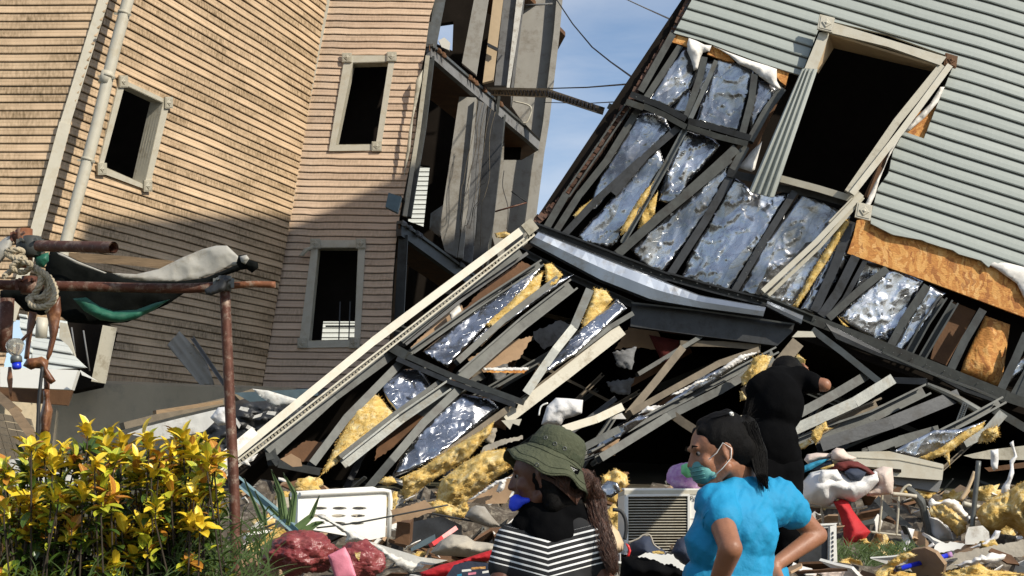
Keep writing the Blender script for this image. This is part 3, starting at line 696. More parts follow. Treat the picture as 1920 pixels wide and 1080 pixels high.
# sheathing strips behind the cladding edge
pslab('osb_board', cx('g', [(485, 30), (560, 20), (800, 90), (1240, 200), (1560, 330), (1560, 590), (1221, 456), (780, 292), (443, 176), (470, 100)]), YR + .03, .03, M['osb'], CH)
batt('house_wrap', 'g', [(1062, 225), (1085, 205), (1230, 235), (1300, 300), (1300, 420), (1221, 372), (1190, 310), (1140, 275), (1100, 245)], YR - .01, M['wrap'], CH, 'cloth', th=.03, amp=.5, step=6)
batt('house_wrap', 'e', [(905, 40), (960, 60), (1010, 85), (1060, 92), (1045, 130), (1000, 140), (985, 170), (965, 250), (940, 262), (925, 200), (895, 130), (893, 80)], YR - .02, M['wrap'], CH, 'cloth', th=.05, amp=.8, step=5)
batt('house_wrap', 'e', [(1060, 92), (1180, 140), (1330, 195), (1440, 228), (1500, 250), (1500, 330), (1528, 380), (1505, 395), (1440, 340), (1380, 300), (1330, 255), (1240, 215), (1180, 160), (1110, 115)], YR - .02, M['wrap'], CH, 'cloth', th=.05, amp=.8, step=5)
pslab('osb_board', cx('e', [(795, 10), (905, 45), (895, 98), (785, 66)]), YR + .02, .03, M['osb'], CH)
pslab('osb_board', cx('e', [(1060, 95), (1140, 120), (1215, 200), (1160, 195), (1030, 150)]), YR + .02, .03, M['osb'], CH)
pslab('osb_board', cx('e', [(1490, 240), (1584, 270), (1560, 360), (1520, 330), (1490, 290)]), YR + .02, .03, M['osb'], CH)
pslab('osb_board', cx('c4', [(745, 615), (800, 540), (910, 480), (950, 430), (862, 645)]), YR + .03, .03, M['osb'], CH)
pslab('osb_board', cx('c4', [(700, 660), (735, 640), (650, 830), (620, 920), (590, 900)]), YR + .05, .03, M['ply'], CH)
batt('house_wrap', 'c4', [(940, 400), (960, 400), (930, 470), (870, 540), (800, 600), (770, 610), (830, 540), (890, 480)], YR - .03, M['wrap'], CH, 'cloth', th=.03, step=4)
batt('house_wrap', 'c4', [(765, 615), (700, 730), (660, 830), (640, 900), (610, 960), (590, 950), (640, 840), (680, 770), (720, 660), (745, 620)], YR - .03, M['wrap'], CH, 'cloth', th=.03, step=4)
# ragged shingle edge of the roof, with its dark fascia
ed = [(1300, -10), (1262, 60), (1200, 160), (1130, 275), (1060, 372), (1000, 425)]
bm = bmesh.new()
for (x0, y0), (x1, y1) in zip(ed, ed[1:]):
    L_ = math.hypot(x1 - x0, y1 - y0); k = int(L_ / 7)
    for i in range(k):
        t = i / k; x, y = x0 + (x1 - x0) * t, y0 + (y1 - y0) * t
        wd = rnd.uniform(5, 9) * (1 + .5 * (y > 200)); a = math.atan2(y1 - y0, x1 - x0); nx, ny = math.sin(a), -math.cos(a)
        nx, ny = -abs(nx), -abs(ny)
        q = [(x + 5, y), (x + nx * wd, y + ny * wd), (x + nx * wd * .9 + math.cos(a) * 10, y + ny * wd + math.sin(a) * 12), (x + math.cos(a) * 13 + 5, y + math.sin(a) * 13)]
        vs = [bm.verts.new(P(qx, qy, YR + .02 + rnd.uniform(0, .05))) for qx, qy in q]; vb = [bm.verts.new(v.co + Vector((rnd.uniform(-.01, .01), .35, 0))) for v in vs]
        bm.faces.new(vs); bm.faces.new(vb[::-1])
        for j in range(4): bm.faces.new((vs[j], vs[(j + 1) % 4], vb[(j + 1) % 4], vb[j]))
obj('shingle_edge', bm, M['tile'], CH)
bar('fascia', 'p', [(1335, -60), (1262, 62)], 12, YR + .05, M['steel_d'], CH)
# unseen upper storeys shaped to shade the leaning house; closed to darken the rooms
A1, A0 = Vector((2.2, YR + .12, 12.9)), P(1008, 440, YR + .12)
E = P(1300, 0, YR + .12)
Bk = Vector((0, 5.2, 0)); Rt = Vector((15, YR + .12, 18.5)); Rb = P(2700, 1000, YR + .12)
A0b, Eb, A1b = A0 + Bk, E + Bk + Vector((.9, 0, 0)), Vector((3.0, YR + 5.3, 12.6))
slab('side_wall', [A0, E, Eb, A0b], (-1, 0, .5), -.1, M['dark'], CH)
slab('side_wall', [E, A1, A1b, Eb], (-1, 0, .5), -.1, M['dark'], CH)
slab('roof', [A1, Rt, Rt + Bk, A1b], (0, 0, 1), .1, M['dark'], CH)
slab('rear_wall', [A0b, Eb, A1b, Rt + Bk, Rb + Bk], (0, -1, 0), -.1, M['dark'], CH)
# floor following the bottom rail
F = [P(1000, 445, YR + .1), P(1160, 505, YR + .1), P(1440, 600, YR + .1), P(1900, 755, YR + .1), P(2700, 1010, YR + .1)]
for a, b in zip(F, F[1:]): slab('floor', [a, b, b + Bk, a + Bk], (0, 0, 1), .08, M['dark'], CH)
# dark liner added behind the studs to blacken the gaps, then brown boards
pslab('dark_gap_liner', [(1040, 430), (1330, 60), (1500, 150), (1460, 330), (1600, 380), (1720, 470), (1990, 560), (1990, 760), (1440, 575)], YR + .42, .03, M['dark'], CH)
pslab('brown_board', cx('g', [(900, 385), (1010, 430), (880, 670), (810, 640), (830, 560)]), YR + .2, .02, M['ply'], CH)
batt('brown_board', 'g', [(1050, 450), (1160, 490), (1120, 770), (940, 700), (960, 640)], YR + .2, M['osb'], CH, 'wool', th=.1, amp=.4)
pslab('brown_board', cx('e', [(1540, 380), (1575, 340), (1400, 700), (1330, 940), (1240, 900), (1330, 720)]), YR + .14, .02, M['ply'], CH)
batt('house_wrap', 'e', [(1400, 740), (1350, 930), (1330, 945), (1240, 915), (1260, 890), (1330, 800)], YR + .1, M['wrap'], CH, 'cloth', th=.03)
# foil faced batts between the studs
def foil(c, poly, Y=YR + .10, **k):
    return batt('foil_batt', c, poly, Y, M['foil'], CH, 'foil', **k)
foil('e', [(880, 105), (930, 190), (965, 250), (945, 300), (905, 370), (830, 450), (770, 505), (645, 445), (760, 260)])
foil('e', [(905, 400), (925, 480), (880, 545), (795, 520), (850, 440)], Y=YR + .13)
foil('e', [(1110, 185), (1200, 215), (1330, 275), (1300, 400), (1240, 672), (1100, 630), (962, 590), (1000, 480), (1070, 300)])
foil('e', [(1020, 215), (1075, 205), (1060, 280), (970, 420), (975, 340)], Y=YR + .14, th=.05)
foil('e', [(1370, 330), (1500, 385), (1470, 440), (1330, 670), (1320, 560)])
foil('e', [(590, 555), (700, 565), (740, 600), (772, 670), (640, 800), (440, 1000), (380, 1070), (290, 1180), (220, 1200), (330, 950), (480, 690), (530, 600)])
foil('f', [(500, 20), (620, -60), (660, 40), (560, 170), (470, 300), (410, 410), (385, 480), (330, 520), (170, 480), (152, 440), (300, 290), (420, 130)], th=.16)
foil('e', [(880, 680), (960, 700), (1060, 720), (1100, 775), (1060, 830), (960, 930), (900, 1000), (860, 1090), (790, 1150), (700, 1130), (760, 950), (830, 790)], th=.12, amp=1.8)
foil('f', [(960, 60), (1045, 25), (1035, 100), (980, 200), (940, 290), (800, 470), (740, 560), (655, 668), (560, 640), (490, 560), (468, 525), (560, 440), (680, 330), (780, 230), (880, 150)], th=.12)
foil('f', [(1070, 110), (1130, 150), (1180, 205), (1320, 215), (1400, 190), (1385, 240), (1240, 480), (1150, 620), (1052, 778), (930, 742), (760, 705), (830, 540), (960, 330)], amp=1.5)
foil('f', [(1480, 205), (1700, 310), (1765, 350), (1600, 600), (1430, 885), (1270, 830), (1110, 785), (1270, 500)])
foil('f', [(1810, 420), (1790, 540), (1700, 700), (1565, 915), (1480, 890), (1620, 640), (1730, 450)], th=.05, amp=1.5)
foil('g', [(640, 248), (770, 305), (700, 440), (620, 562), (560, 545), (400, 455), (500, 370)], amp=1.6, ang=R(62))
foil('g', [(800, 325), (868, 360), (780, 480), (690, 605), (645, 590), (740, 430)])
foil('g', [(510, 210), (600, 235), (560, 280), (475, 340)], Y=YR + .15, th=.05)
foil('g', [(1240, 620), (1221, 690), (1160, 740), (1180, 670)], Y=YR + .1, th=.05)
def wool(c, poly, Y=YR + .06, par=CH, **k):
    return batt('insulation_wool', c, poly, Y, M['wool'], par, 'wool', **k)
wool('f', [(600, 120), (570, 200), (500, 320), (430, 430), (400, 450), (395, 420), (470, 290), (520, 210)], Y=YR - .04, th=.05)
wool('f', [(620, 190), (600, 320), (540, 400), (500, 420), (520, 330), (560, 260)], Y=YR + .02, th=.05)
wool('f', [(115, 330), (150, 290), (260, 210), (200, 300), (125, 355)], Y=YR + .02, th=.05)
wool('f', [(1745, 350), (1770, 375), (1640, 600), (1455, 885), (1430, 875), (1560, 640)], Y=YR - .02, th=.05)
wool('g', [(400, 455), (425, 480), (450, 500), (425, 495)], Y=YR + .02, th=.04)
# studs
def stud(c, line, wpx, Y=YR, kind='C', m='steel', dp=.09, par=CH, **k):
    return bar('stud', c, line, wpx, Y, M[m], par, dp, kind, **k)
stud('e', [(800, 10), (580, 400)], 13); stud('e', [(500, 490), (80, 1100)], 15, kind='open'); stud('e', [(80, 1090), (-90, 1380)], 14)
stud('e', [(850, 90), (620, 440)], 12, YR + .03); stud('e', [(565, 520), (350, 870), (175, 1090)], 13, YR + .03); stud('e', [(175, 1085), (5, 1350)], 13, YR + .03)
stud('e', [(1010, 170), (985, 290), (890, 570)], 13, YR - .02, dp=.06); stud('e', [(1090, 195), (1010, 380), (915, 590)], 9, YR - .03, m='steel_l', dp=.04)
stud('e', [(1350, 285), (1330, 450), (1265, 700)], 13, YR - .02); stud('e', [(1540, 380), (1430, 530), (1320, 730)], 15, YR - .02)
stud('e', [(890, 640), (760, 880), (640, 1090)], 12, YR - .04, m='steel_l', kind='open', dp=.05); stud('f', [(690, -5), (560, 230), (410, 492)], 11, YR - .045, m='steel_l', kind='open', dp=.05)
stud('e', [(835, 645), (620, 830), (400, 1090)], 13, YR - .02, m='steel_d'); stud('f', [(520, -5), (240, 250), (60, 445)], 13, YR - .02, m='steel_d')
stud('e', [(1225, 785), (1080, 920), (880, 1100)], 18, YR - .05, kind='C'); stud('f', [(1050, -10), (800, 200), (640, 330), (380, 562)], 17, YR - .05)
stud('e', [(1290, 770), (1205, 930)], 16, YR - .03, m='steel'); stud('f', [(1060, 90), (900, 370), (690, 695)], 15, YR - .02, m='steel_d', kind='C')
stud('f', [(1440, 190), (1240, 510), (1080, 785)], 13, YR - .01, m='steel_d')
stud('f', [(1780, 370), (1680, 640), (1560, 905)], 17, YR - .01, m='steel_d')
stud('g', [(480, 190), (400, 350), (330, 450)], 17, YR - .03, m='steel_d'); stud('g', [(530, 195), (430, 380), (360, 455)], 9, YR + .04, m='steel_d')
stud('g', [(618, 245), (490, 345), (362, 460)], 14, YR - .05, kind='C', m='steel')
stud('g', [(795, 320), (700, 460), (625, 600)], 15, YR - .01); stud('g', [(868, 365), (790, 480), (715, 615)], 16, YR - .01, kind='open'); stud('g', [(918, 390), (840, 520), (770, 640)], 15, YR, kind='open', m='steel')
stud('g', [(1040, 425), (960, 560), (900, 685)], 15, YR, m='steel'); stud('g', [(1232, 530), (1180, 650), (1120, 775)], 15, YR, kind='C'); stud('g', [(1300, 600), (1180, 810)], 20, YR + .02, m='steel')
for x, y in ((1950, 640), (2010, 660), (2080, 690), (2160, 715)): stud('p', [(x + 50, y - 90), (x - 40, y + 110)], 15)
# rails
def rail(c, line, wpx, Y=YR - .06, m='steel', kind='box', **k): return bar('rail', c, line, wpx, Y, M[m], CH, .07, kind, **k)
rail('e', [(515, 420), (700, 490), (885, 585)], 12, m='steel_d'); rail('e', [(600, 500), (740, 560), (885, 640)], 11, YR - .08, kind='C')
rail('e', [(905, 600), (1100, 650), (1320, 715)], 12, m='steel_d'); rail('e', [(900, 640), (1100, 705), (1300, 755)], 11, YR - .08, kind='C')
rail('e', [(482, 470), (600, 510)], 12, YR - .1, 'steel_l')
rail('f', [(1040, 75), (1120, 95), (1205, 112)], 15, YR - .05, m='steel_d')
rail('f', [(1335, 165), (1560, 205), (1775, 265)], 14, YR + .03, m='steel_d')
rail('f', [(-130, 395), (100, 480), (380, 590), (680, 705)], 17, YR - .06, 'steel_d', 'open'); rail('f', [(670, 695), (960, 775), (1285, 858)], 16, YR - .06, 'steel_d', 'open')
rail('g', [(70, 375), (300, 472)], 18, YR - .06, 'steel', 'open')
rail('g', [(290, 468), (560, 570), (860, 690), (1150, 805)], 19, YR - .06, 'steel', 'C'); rail('p', [(1885, 743), (2250, 865)], 19, YR - .06, 'steel')
# screws: bright heads on rails and studs
bm = bmesh.new()
for (x0, y0), (x1, y1), k in [((1010, 432), (1155, 492), 9), ((1155, 492), (1440, 570), 14), ((1530, 600), (1880, 742), 18), ((1190, 180), (1290, 240), 6), ((1290, 235), (1400, 268), 7), ((1180, 190), (1075, 350), 7), ((1440, 440), (1395, 520), 5), ((1740, 580), (1660, 640), 3)]:
    for i in range(k):
        t = (i + rnd.random() * .6) / k; p = P(x0 + (x1 - x0) * t + rnd.uniform(-3, 3), y0 + (y1 - y0) * t + rnd.uniform(-3, 3), YR - .07)
        bmesh.ops.create_icosphere(bm, subdivisions=1, radius=.007, matrix=Matrix.Translation(p))
obj('screw_head', bm, M['steel_l'], CH)
# silver flashing, folded like a shallow gutter, and the deep beams under it
def folded(name, top, bot, Y, m, bulge=.09, par=CH, c='c7', segs=5):
    T, Bt = cx(c, top), cx(c, bot); n = 28; bm = bmesh.new()
    def at(l, t):
        Ls = [math.hypot(b[0] - a[0], b[1] - a[1]) for a, b in zip(l, l[1:])]; s = t * sum(Ls)
        for (a, b), L_ in zip(zip(l, l[1:]), Ls):
            if s <= L_ + 1e-6: return (a[0] + (b[0] - a[0]) * s / L_, a[1] + (b[1] - a[1]) * s / L_)
            s -= L_
        return l[-1]
    prof = [(0, 0), (.06, .55), (.45, 1.), (.9, .9), (.96, .4), (1, 0)]
    rows = []
    for i in range(n + 1):
        a, b = at(T, i / n), at(Bt, i / n); row = []
        for t, o in prof:
            p = P(a[0] + (b[0] - a[0]) * t, a[1] + (b[1] - a[1]) * t, Y); nn = (CAM - p).normalized()
            row.append(bm.verts.new(p + nn * (o * bulge + .01 * noise.noise(p * 4))))
        rows.append(row)
    for r0, r1 in zip(rows, rows[1:]):
        for j in range(len(prof) - 1): bm.faces.new((r0[j], r0[j + 1], r1[j + 1], r1[j])).smooth = False
    g = bmesh.ops.extrude_edge_only(bm, edges=[e for e in bm.edges if e.is_boundary])
    for v in g['geom']:
        if isinstance(v, bmesh.types.BMVert): v.co += Vector((0, .03, 0))
    return obj(name, bm, M[m], par)
folded('silver_flashing', [(165, 80), (400, 175), (720, 300), (880, 362), (1165, 412)], [(122, 132), (430, 300), (660, 390), (880, 422), (1152, 457)], YR - .15, 'flash')
fl2 = folded('silver_flashing', [(1172, 385), (1315, 445), (1330, 450)], [(1165, 410), (1250, 455), (1320, 490)], YR - .12, 'flash')
pslab('deep_beam', cx('c7', [(575, 393), (720, 405), (860, 428), (1150, 462), (1290, 488), (1282, 520), (1215, 583), (1040, 560), (880, 540), (568, 497)]), YR - .05, .1, M['steel_d'], CH)
bar('rail', 'c7', [(575, 393), (860, 426), (1290, 488)], 3, YR - .16, M['steel'], CH, .04, 'box')
bar('rail', 'c7', [(80, 160), (300, 275), (575, 400)], 13, YR - .03, M['steel_d'], CH, .06, 'open')
folded('twisted_flange', [(345, 480), (600, 610), (900, 730), (1010, 770), (1150, 830)], [(400, 560), (560, 625), (800, 705), (960, 790), (1110, 840)], YR - .14, 'steel_d', c='g', bulge=.06)
bar('rail', 'g', [(600, 612), (800, 700), (1000, 775), (1140, 832)], 4, YR - .2, M['steel_l'], CH, .03, 'box')
# the big window
f = lambda q, o=0.: P(q[0], q[1], YR - o)
hd = pslab('window_header', cx('c4', [(450, 104), (700, 180), (968, 262), (940, 300), (700, 215), (432, 150)]), YR - .12, .05, M['cream'], CH)
wbm = bmesh.new()
def quad(bm, pts):
    vs = [bm.verts.new(p) for p in pts]; bm.faces.new(vs)
    vb = [bm.verts.new(p + Vector((0, .02, -.015))) for p in pts]; bm.faces.new(vb[::-1])
    for i in range(4): bm.faces.new((vs[i], vs[(i + 1) % 4], vb[(i + 1) % 4], vb[i]))
q = cx('c4', [(430, 150), (938, 302), (915, 322), (452, 212)]); quad(wbm, [P(*q[0], YR - .09), P(*q[1], YR - .09), P(*q[2], YR + .3), P(*q[3], YR + .3)])
q = cx('c4', [(430, 150), (452, 212), (380, 330), (372, 316)]); quad(wbm, [P(*q[0], YR - .09), P(*q[1], YR + .3), P(*q[2], YR + .3), P(*q[3], YR - .09)])
obj('window_lining', wbm, M['tan'], CH)
pslab('window_side_trim', cx('c4', [(385, 148), (430, 152), (402, 240), (372, 318), (316, 314)]), YR - .11, .05, M['cream'], CH)
for q in ((412, 112), (585, 975)):
    qq = cx('c4', [q])[0]; bm = bmesh.new(); ornament(bm, P(*qq, YR - .14), Vector((.96, 0, -.25)), Vector((.2, 0, .98)), Vector((0, -1, 0)), .15)
    ob = obj('corner_block', bm, M['cream'], CH)
qq = cx('c4', [(985, 282)])[0]; bm = bmesh.new(); ornament(bm, P(*qq, YR - .05), Vector((.96, 0, -.3)), Vector((.2, 0, .98)), Vector((0, -1, 0)), .12); obj('corner_block', bm, M['ply'], CH)
# fluted grey panel bent out beside the window
bm = bmesh.new(); top = [(303, 318), (318, 314), (330, 316), (344, 316), (360, 318), (376, 318)]; bt = [(60, 880), (88, 888), (112, 893), (135, 900), (155, 905), (176, 906)]
rows = []
for i in range(13):
    t = i / 12; row = []
    for j in range(21):
        s = j / 20 * 5; k = min(4, int(s)); fr = s - k
        a = (top[k][0] + (top[k + 1][0] - top[k][0]) * fr, top[k][1] + (top[k + 1][1] - top[k][1]) * fr); b = (bt[k][0] + (bt[k + 1][0] - bt[k][0]) * fr, bt[k][1] + (bt[k + 1][1] - bt[k][1]) * fr)
        pp = cx('c4', [(a[0] + (b[0] - a[0]) * t, a[1] + (b[1] - a[1]) * t)])[0]
        row.append(bm.verts.new(P(*pp, YR - .16 - .12 * math.sin(t * 2.6) - [0, .03, .03, .0, -.015, .0, .035, .035, .0, -.015, 0, .035, .035, 0, -.01, 0, .03, .03, .01, 0, 0][j])))
    rows.append(row)
for r0, r1 in zip(rows, rows[1:]):
    for j in range(20): bm.faces.new((r0[j], r0[j + 1], r1[j + 1], r1[j]))
g = bmesh.ops.extrude_edge_only(bm, edges=[e for e in bm.edges if e.is_boundary])
for v in g['geom']:
    if isinstance(v, bmesh.types.BMVert): v.co += Vector((0, .02, 0))
obj('fluted_panel', bm, M['flute'], CH)
bar('window_sill', 'c4', [(208, 822), (380, 868), (535, 915)], 13, YR - .1, M['cream'], CH, .12, 'box')
bar('window_side_trim', 'c4', [(985, 300), (770, 590), (535, 890)], 12, (YR - .12, YR - .28), M['cream'], CH, .07, 'L')
bar('window_side_trim', 'c4', [(950, 300), (740, 560), (518, 882)], 15, (YR - .10, YR - .24), M['cream2'], CH, .04, 'box')
bar('window_side_trim', 'c4', [(575, 890), (440, 1030)], 15, (YR - .16, YR - .16), M['cream'], CH, .05, 'open'); bar('window_side_trim', 'f', [(1840, 205), (1570, 490), (1252, 785)], 10, (YR - .17, YR - .22), M['cream'], CH, .05, 'L')
bar('window_side_trim', 'f', [(1850, 225), (1590, 520), (1285, 810)], 7, (YR - .14, YR - .19), M['cream2'], CH, .05, 'box')
ym = CH
setloc(CH, (4, 14, 1.8))
# ================================================================= FALLEN WALL FRAME (centre)
WF = thing('fallen_wall_frame', 'collapsed steel stud wall frame slanting down behind the long cream trim board', 'wall frame', loc=(-1, 12, 1.6))
YF = lambda x, y: 13.1 - max(0, min(1, (y - 420) / 465)) * 1.5      # its foot lies nearer than its head
def fb(c, line, wpx, kind='C', m='steel', off=0., name='stud', par=WF, dp=.08):
    pts = cx(c, line); bm = bmesh.new()
    for (a, b) in zip(pts, pts[1:]):
        ya, yb = YF(*a) - off, YF(*b) - off; p, q = P(*a, ya), P(*b, yb); d = (q - p).normalized() * .003
        beam_bm(bm, p - d, q + d, wpx * (ya + yb) / 2 / FPX, dp, kind)
    return obj(name, bm, M[m], par)
fb('c6', [(1165, 170), (900, 350), (640, 560)], 13, 'C', 'steel', .02)
fb('c6', [(1195, 175), (920, 370), (660, 575)], 6, 'box', 'steel_d', -.1)
fb('c6', [(600, 610), (340, 800), (60, 1055)], 24, 'C', 'steel', .02, dp=.05)
fb('c6', [(1262, 215), (980, 400), (690, 605)], 13, 'open', 'steel', .03)
fb('c6', [(655, 640), (400, 900), (250, 1100)], 15, 'C', 'steel', .0)
fb('c6', [(1330, 285), (1100, 460), (890, 650)], 12, 'C', 'steel', .02)
fb('c6', [(1400, 310), (1180, 480), (910, 715)], 24, 'open', 'steel', .06)
fb('c6', [(880, 735), (640, 900), (395, 1095)], 20, 'open', 'steel_l', .06)
fb('c6', [(830, 725), (600, 890), (370, 1070)], 8, 'box', 'steel', .03)
fb('c6', [(915, 755), (740, 920), (600, 1085), (460, 1250)], 15, 'C', 'steel', .03)
fb('c6', [(580, 590), (860, 715), (1170, 830)], 11, 'box', 'steel', .10, 'rail'); fb('c6', [(620, 640), (850, 740), (1140, 845)], 9, 'C', 'steel_d', .09, 'rail')
fb('c6', [(590, 585), (660, 625)], 18, 'box', 'steel', .12, 'rail')
fb('c6', [(1110, 860), (900, 1010), (800, 1080)], 12, 'C', 'wood_g', .02)
fb('c7', [(390, 335), (320, 500), (240, 600), (110, 790)], 16, 'L', 'steel_l', .05)
fb('c7', [(580, 440), (480, 500), (320, 620)], 9, 'C', 'steel', -.05)
fb('d2', [(430, 300), (480, 370), (740, 420)], 14, 'L', 'steel', .02, 'rail')
fb('d2', [(420, 250), (440, 340)], 20, 'C', 'steel', .02, 'rail')
def fpl(mode, mname, name, c, poly, off=0., par=WF, **k):
    return batt(name, c, poly, (lambda x, y: YF(x, y) + off), M[mname], par, mode, **k)
fpl('foil', 'foil', 'foil_batt', 'c6', [(1255, 235), (1215, 300), (1120, 420), (1000, 500), (850, 672), (740, 605), (860, 510), (980, 420), (1150, 290)], .05, th=.1, amp=1.2)
fpl('wool', 'wool', 'insulation_wool', 'c6', [(1265, 255), (1248, 330), (1130, 430), (1050, 500), (1010, 490), (1110, 400), (1200, 300)], .0, th=.07)
fpl('foil', 'foil', 'foil_batt', 'c7', [(310, 275), (240, 330), (120, 410), (0, 500), (-80, 580), (-120, 560), (0, 440), (180, 320)], .06, th=.05)
fpl('foil', 'foil', 'foil_batt', 'c6', [(550, 745), (620, 700), (715, 690), (775, 770), (700, 830), (640, 885), (590, 820)], .05, th=.08, amp=2)
fpl('wool', 'wool', 'insulation_wool', 'd2', [(960, 20), (1060, -80), (1110, -60), (1240, 75), (1180, 130), (960, 280), (745, 445), (800, 340), (850, 230)], .08, th=.1)
fpl('foil', 'foil', 'foil_batt', 'k', [(420, 20), (560, -60), (720, -40), (785, 25), (640, 140), (430, 300), (250, 400), (125, 450), (180, 330), (290, 190)], .10, th=.08, amp=2)
fpl('wool', 'wool', 'insulation_wool', 'c7', [(190, 225), (220, 220), (270, 270), (240, 310), (200, 320)], -.02, th=.07)
fpl('wool', 'wool', 'insulation_wool', 'c7', [(410, 330), (460, 340), (490, 380), (440, 440), (360, 520), (355, 480), (385, 400)], .02, th=.1, amp=1.5)
fpl('foil', 'foil', 'foil_batt', 'c7', [(500, 385), (545, 425), (460, 500), (340, 600), (200, 700), (115, 790), (160, 680), (300, 560), (400, 470)], .04, th=.1, amp=1.5)
for poly, m in [([(1080, 270), (1170, 210), (1230, 235), (1100, 330), (980, 400), (900, 440), (1000, 330)], 'ply'), ([(830, 440), (900, 400), (920, 430), (860, 500), (700, 600), (680, 590)], 'card'), ([(930, 640), (1080, 570), (1220, 540), (1160, 640), (1000, 700)], 'card'), ([(540, 1000), (700, 880), (760, 900), (620, 1020), (520, 1090)], 'ply'), ([(130, 1060), (220, 1000), (300, 1010), (270, 1090), (130, 1100)], 'ply'), ([(1000, 690), (1130, 680), (1200, 685), (1180, 705), (1020, 700)], 'osb')]:
    fpl('flat', m, 'broken_board', 'c6', poly, .28, th=.02, rag=1.5, ang=.6)
fpl('cloth', 'wrap', 'torn_wrap', 'c6', [(1000, 680), (1200, 678), (1200, 690), (1080, 694), (1000, 690)], .1, th=.02, step=4, rag=1.)
fpl('cloth', 'wrap', 'torn_wrap', 'c6', [(850, 440), (895, 400), (905, 430), (860, 470)], .1, th=.02, step=4)
setloc(WF, (-1, 12.0, 1.6))
# the long cream trim with its perforated nailing flange
TR = bar('long_trim_board', 'p', [(990, 423), (700, 640), (404, 882)], 15, (12.85, 11.35), M['cream'], None, .05, 'box')
tag(TR, 'longest cream trim board, running the whole slope of the fallen wall frame', 'trim board')
bm = bmesh.new(); n_ = 96
for i in range(n_):
    t0, t1 = i / n_, (i + .62) / n_
    a = (1001 + (415 - 1001) * t0, 437 + (893 - 437) * t0); b = (1001 + (415 - 1001) * t1, 437 + (893 - 437) * t1)
    Y_ = 12.88 - 1.5 * t0; beam_bm(bm, P(*a, Y_), P(*b, Y_), .022, .004, 'box')
beam_bm(bm, P(1003, 440, 12.88), P(419, 896, 11.38), .014, .004, 'box'); beam_bm(bm, P(999, 434, 12.88), P(413, 888, 11.38), .014, .004, 'box')
obj('nailing_flange', bm, M['cream2'], TR)
bm = bmesh.new(); beam_bm(bm, P(985, 432, 12.8), P(1003, 418, 12.8), .12, .06, 'box'); obj('bent_end', bm, M['cream2'], TR)
t2 = bar('trim_board', 'c7', [(530, 512), (270, 715), (20, 905)], 23, (12.6, 12.0), M['cream2'], None, .05, 'box')
tag(t2, 'wide cream trim board ending just above the olive sun hat', 'trim board')
bm = bmesh.new(); q = cx('c7', [(508, 498), (0, 885)]); beam_bm(bm, P(*q[0], 12.62), P(*q[1], 12.02), .03, .03, 'open'); obj('nailing_flange', bm, M['wood_g'], t2)
batt('torn_tip', 'c7', [(0, 912), (90, 905), (78, 935), (50, 925), (38, 952)], 11.95, M['cream'], t2, 'flat', th=.02)
t3 = bar('trim_board', 'c7', [(535, 850), (420, 905), (275, 950)], 15, (11.8, 11.3), M['cream'], None, .06, 'box')
tag(t3, 'short cream trim board lying behind the crown of the olive sun hat', 'trim board')
batt('torn_tip', 'c7', [(470, 900), (530, 878), (550, 905), (500, 905)], 11.75, M['wrap'], t3, 'flat', th=.02)
# timber braces and doubled studs in the gap
def loose(name, label, cat, c, line, wpx, Y, m, kind='C', dp=.08, group=None):
    return tag(bar(name, c, line, wpx, Y, M[m], None, dp, kind), label, cat, group)
loose('timber_brace', 'slanting brown timber brace in the dark gap under the steel beam', 'timber', 'c7', [(800, 590), (680, 740), (558, 885)], 14, (13, 12.5), 'wood_g', 'box')
loose('timber_brace', 'long curved timber rising to the right through the dark gap', 'timber', 'c7', [(1135, 600), (960, 660), (780, 760), (575, 875)], 12, (13, 12.4), 'wood_g', 'box')
loose('timber_brace', 'horizontal brown timber just below the deep dark beam', 'timber', 'c7', [(790, 572), (960, 575), (1140, 590)], 11, (13.3, 13.3), 'wood_g', 'box')
DS = thing('fallen_stud_pair', 'pair of nested steel studs sloping to the ground between the two women', 'steel studs', loc=P(1200, 900, 12))
bar('stud', 'c7', [(1215, 600), (950, 740), (700, 870), (375, 1045)], 14, (12.9, 11.6), M['steel'], DS, .08, 'open')
bar('stud', 'c7', [(1200, 640), (960, 780), (740, 890), (440, 1075)], 15, (12.8, 11.5), M['steel'], DS, .08, 'C')
bar('stud', 'c7', [(745, 880), (800, 920), (870, 965)], 16, (12.0, 11.9), M['wood_g'], DS, .06, 'box')
batt('foil_strip', 'c7', [(1120, 620), (940, 735), (740, 850), (700, 868), (720, 840), (900, 720), (1090, 625)], 12.3, M['foil'], DS, 'foil', th=.04, amp=1.2)
batt('foil_strip', 'c7', [(640, 900), (520, 980), (400, 1060), (375, 1050), (480, 970), (600, 895)], 11.7, M['foil'], DS, 'foil', th=.04, amp=1.2)
for poly in ([(960, 690), (1050, 625), (1140, 605), (1060, 650), (990, 690)], [(600, 885), (640, 850), (720, 845), (660, 875)], [(745, 800), (860, 740), (930, 720), (880, 745), (780, 795)]):
    batt('torn_wrap', 'c7', poly, 12.1, M['wrap'], DS, 'cloth', th=.02, step=4, rag=1.2)
setloc(DS, P(1200, 900, 12))
loose('steel_stud', 'short grey stud propped behind the crown of the olive hat', 'steel stud', 'c7', [(520, 950), (450, 985), (365, 1030)], 13, (11.4, 11.3), 'steel', 'C')
tag(batt('insulation_tuft', 'c7', [(1110, 635), (1150, 622), (1192, 630), (1160, 700), (1110, 760), (1060, 755), (1055, 720), (1090, 680)], 12.2, M['wool'], None, 'wool', th=.12, amp=1.5), 'yellow wool tuft hanging under the right end of the deep beam', 'insulation')
tag(batt('insulation_tuft', 'c7', [(1050, 785), (1065, 778), (1082, 800), (1078, 820), (1052, 826)], 11.8, M['wool'], None, 'wool', th=.06, amp=1.5), 'small pale wool tuft caught beside the black shirt', 'insulation')
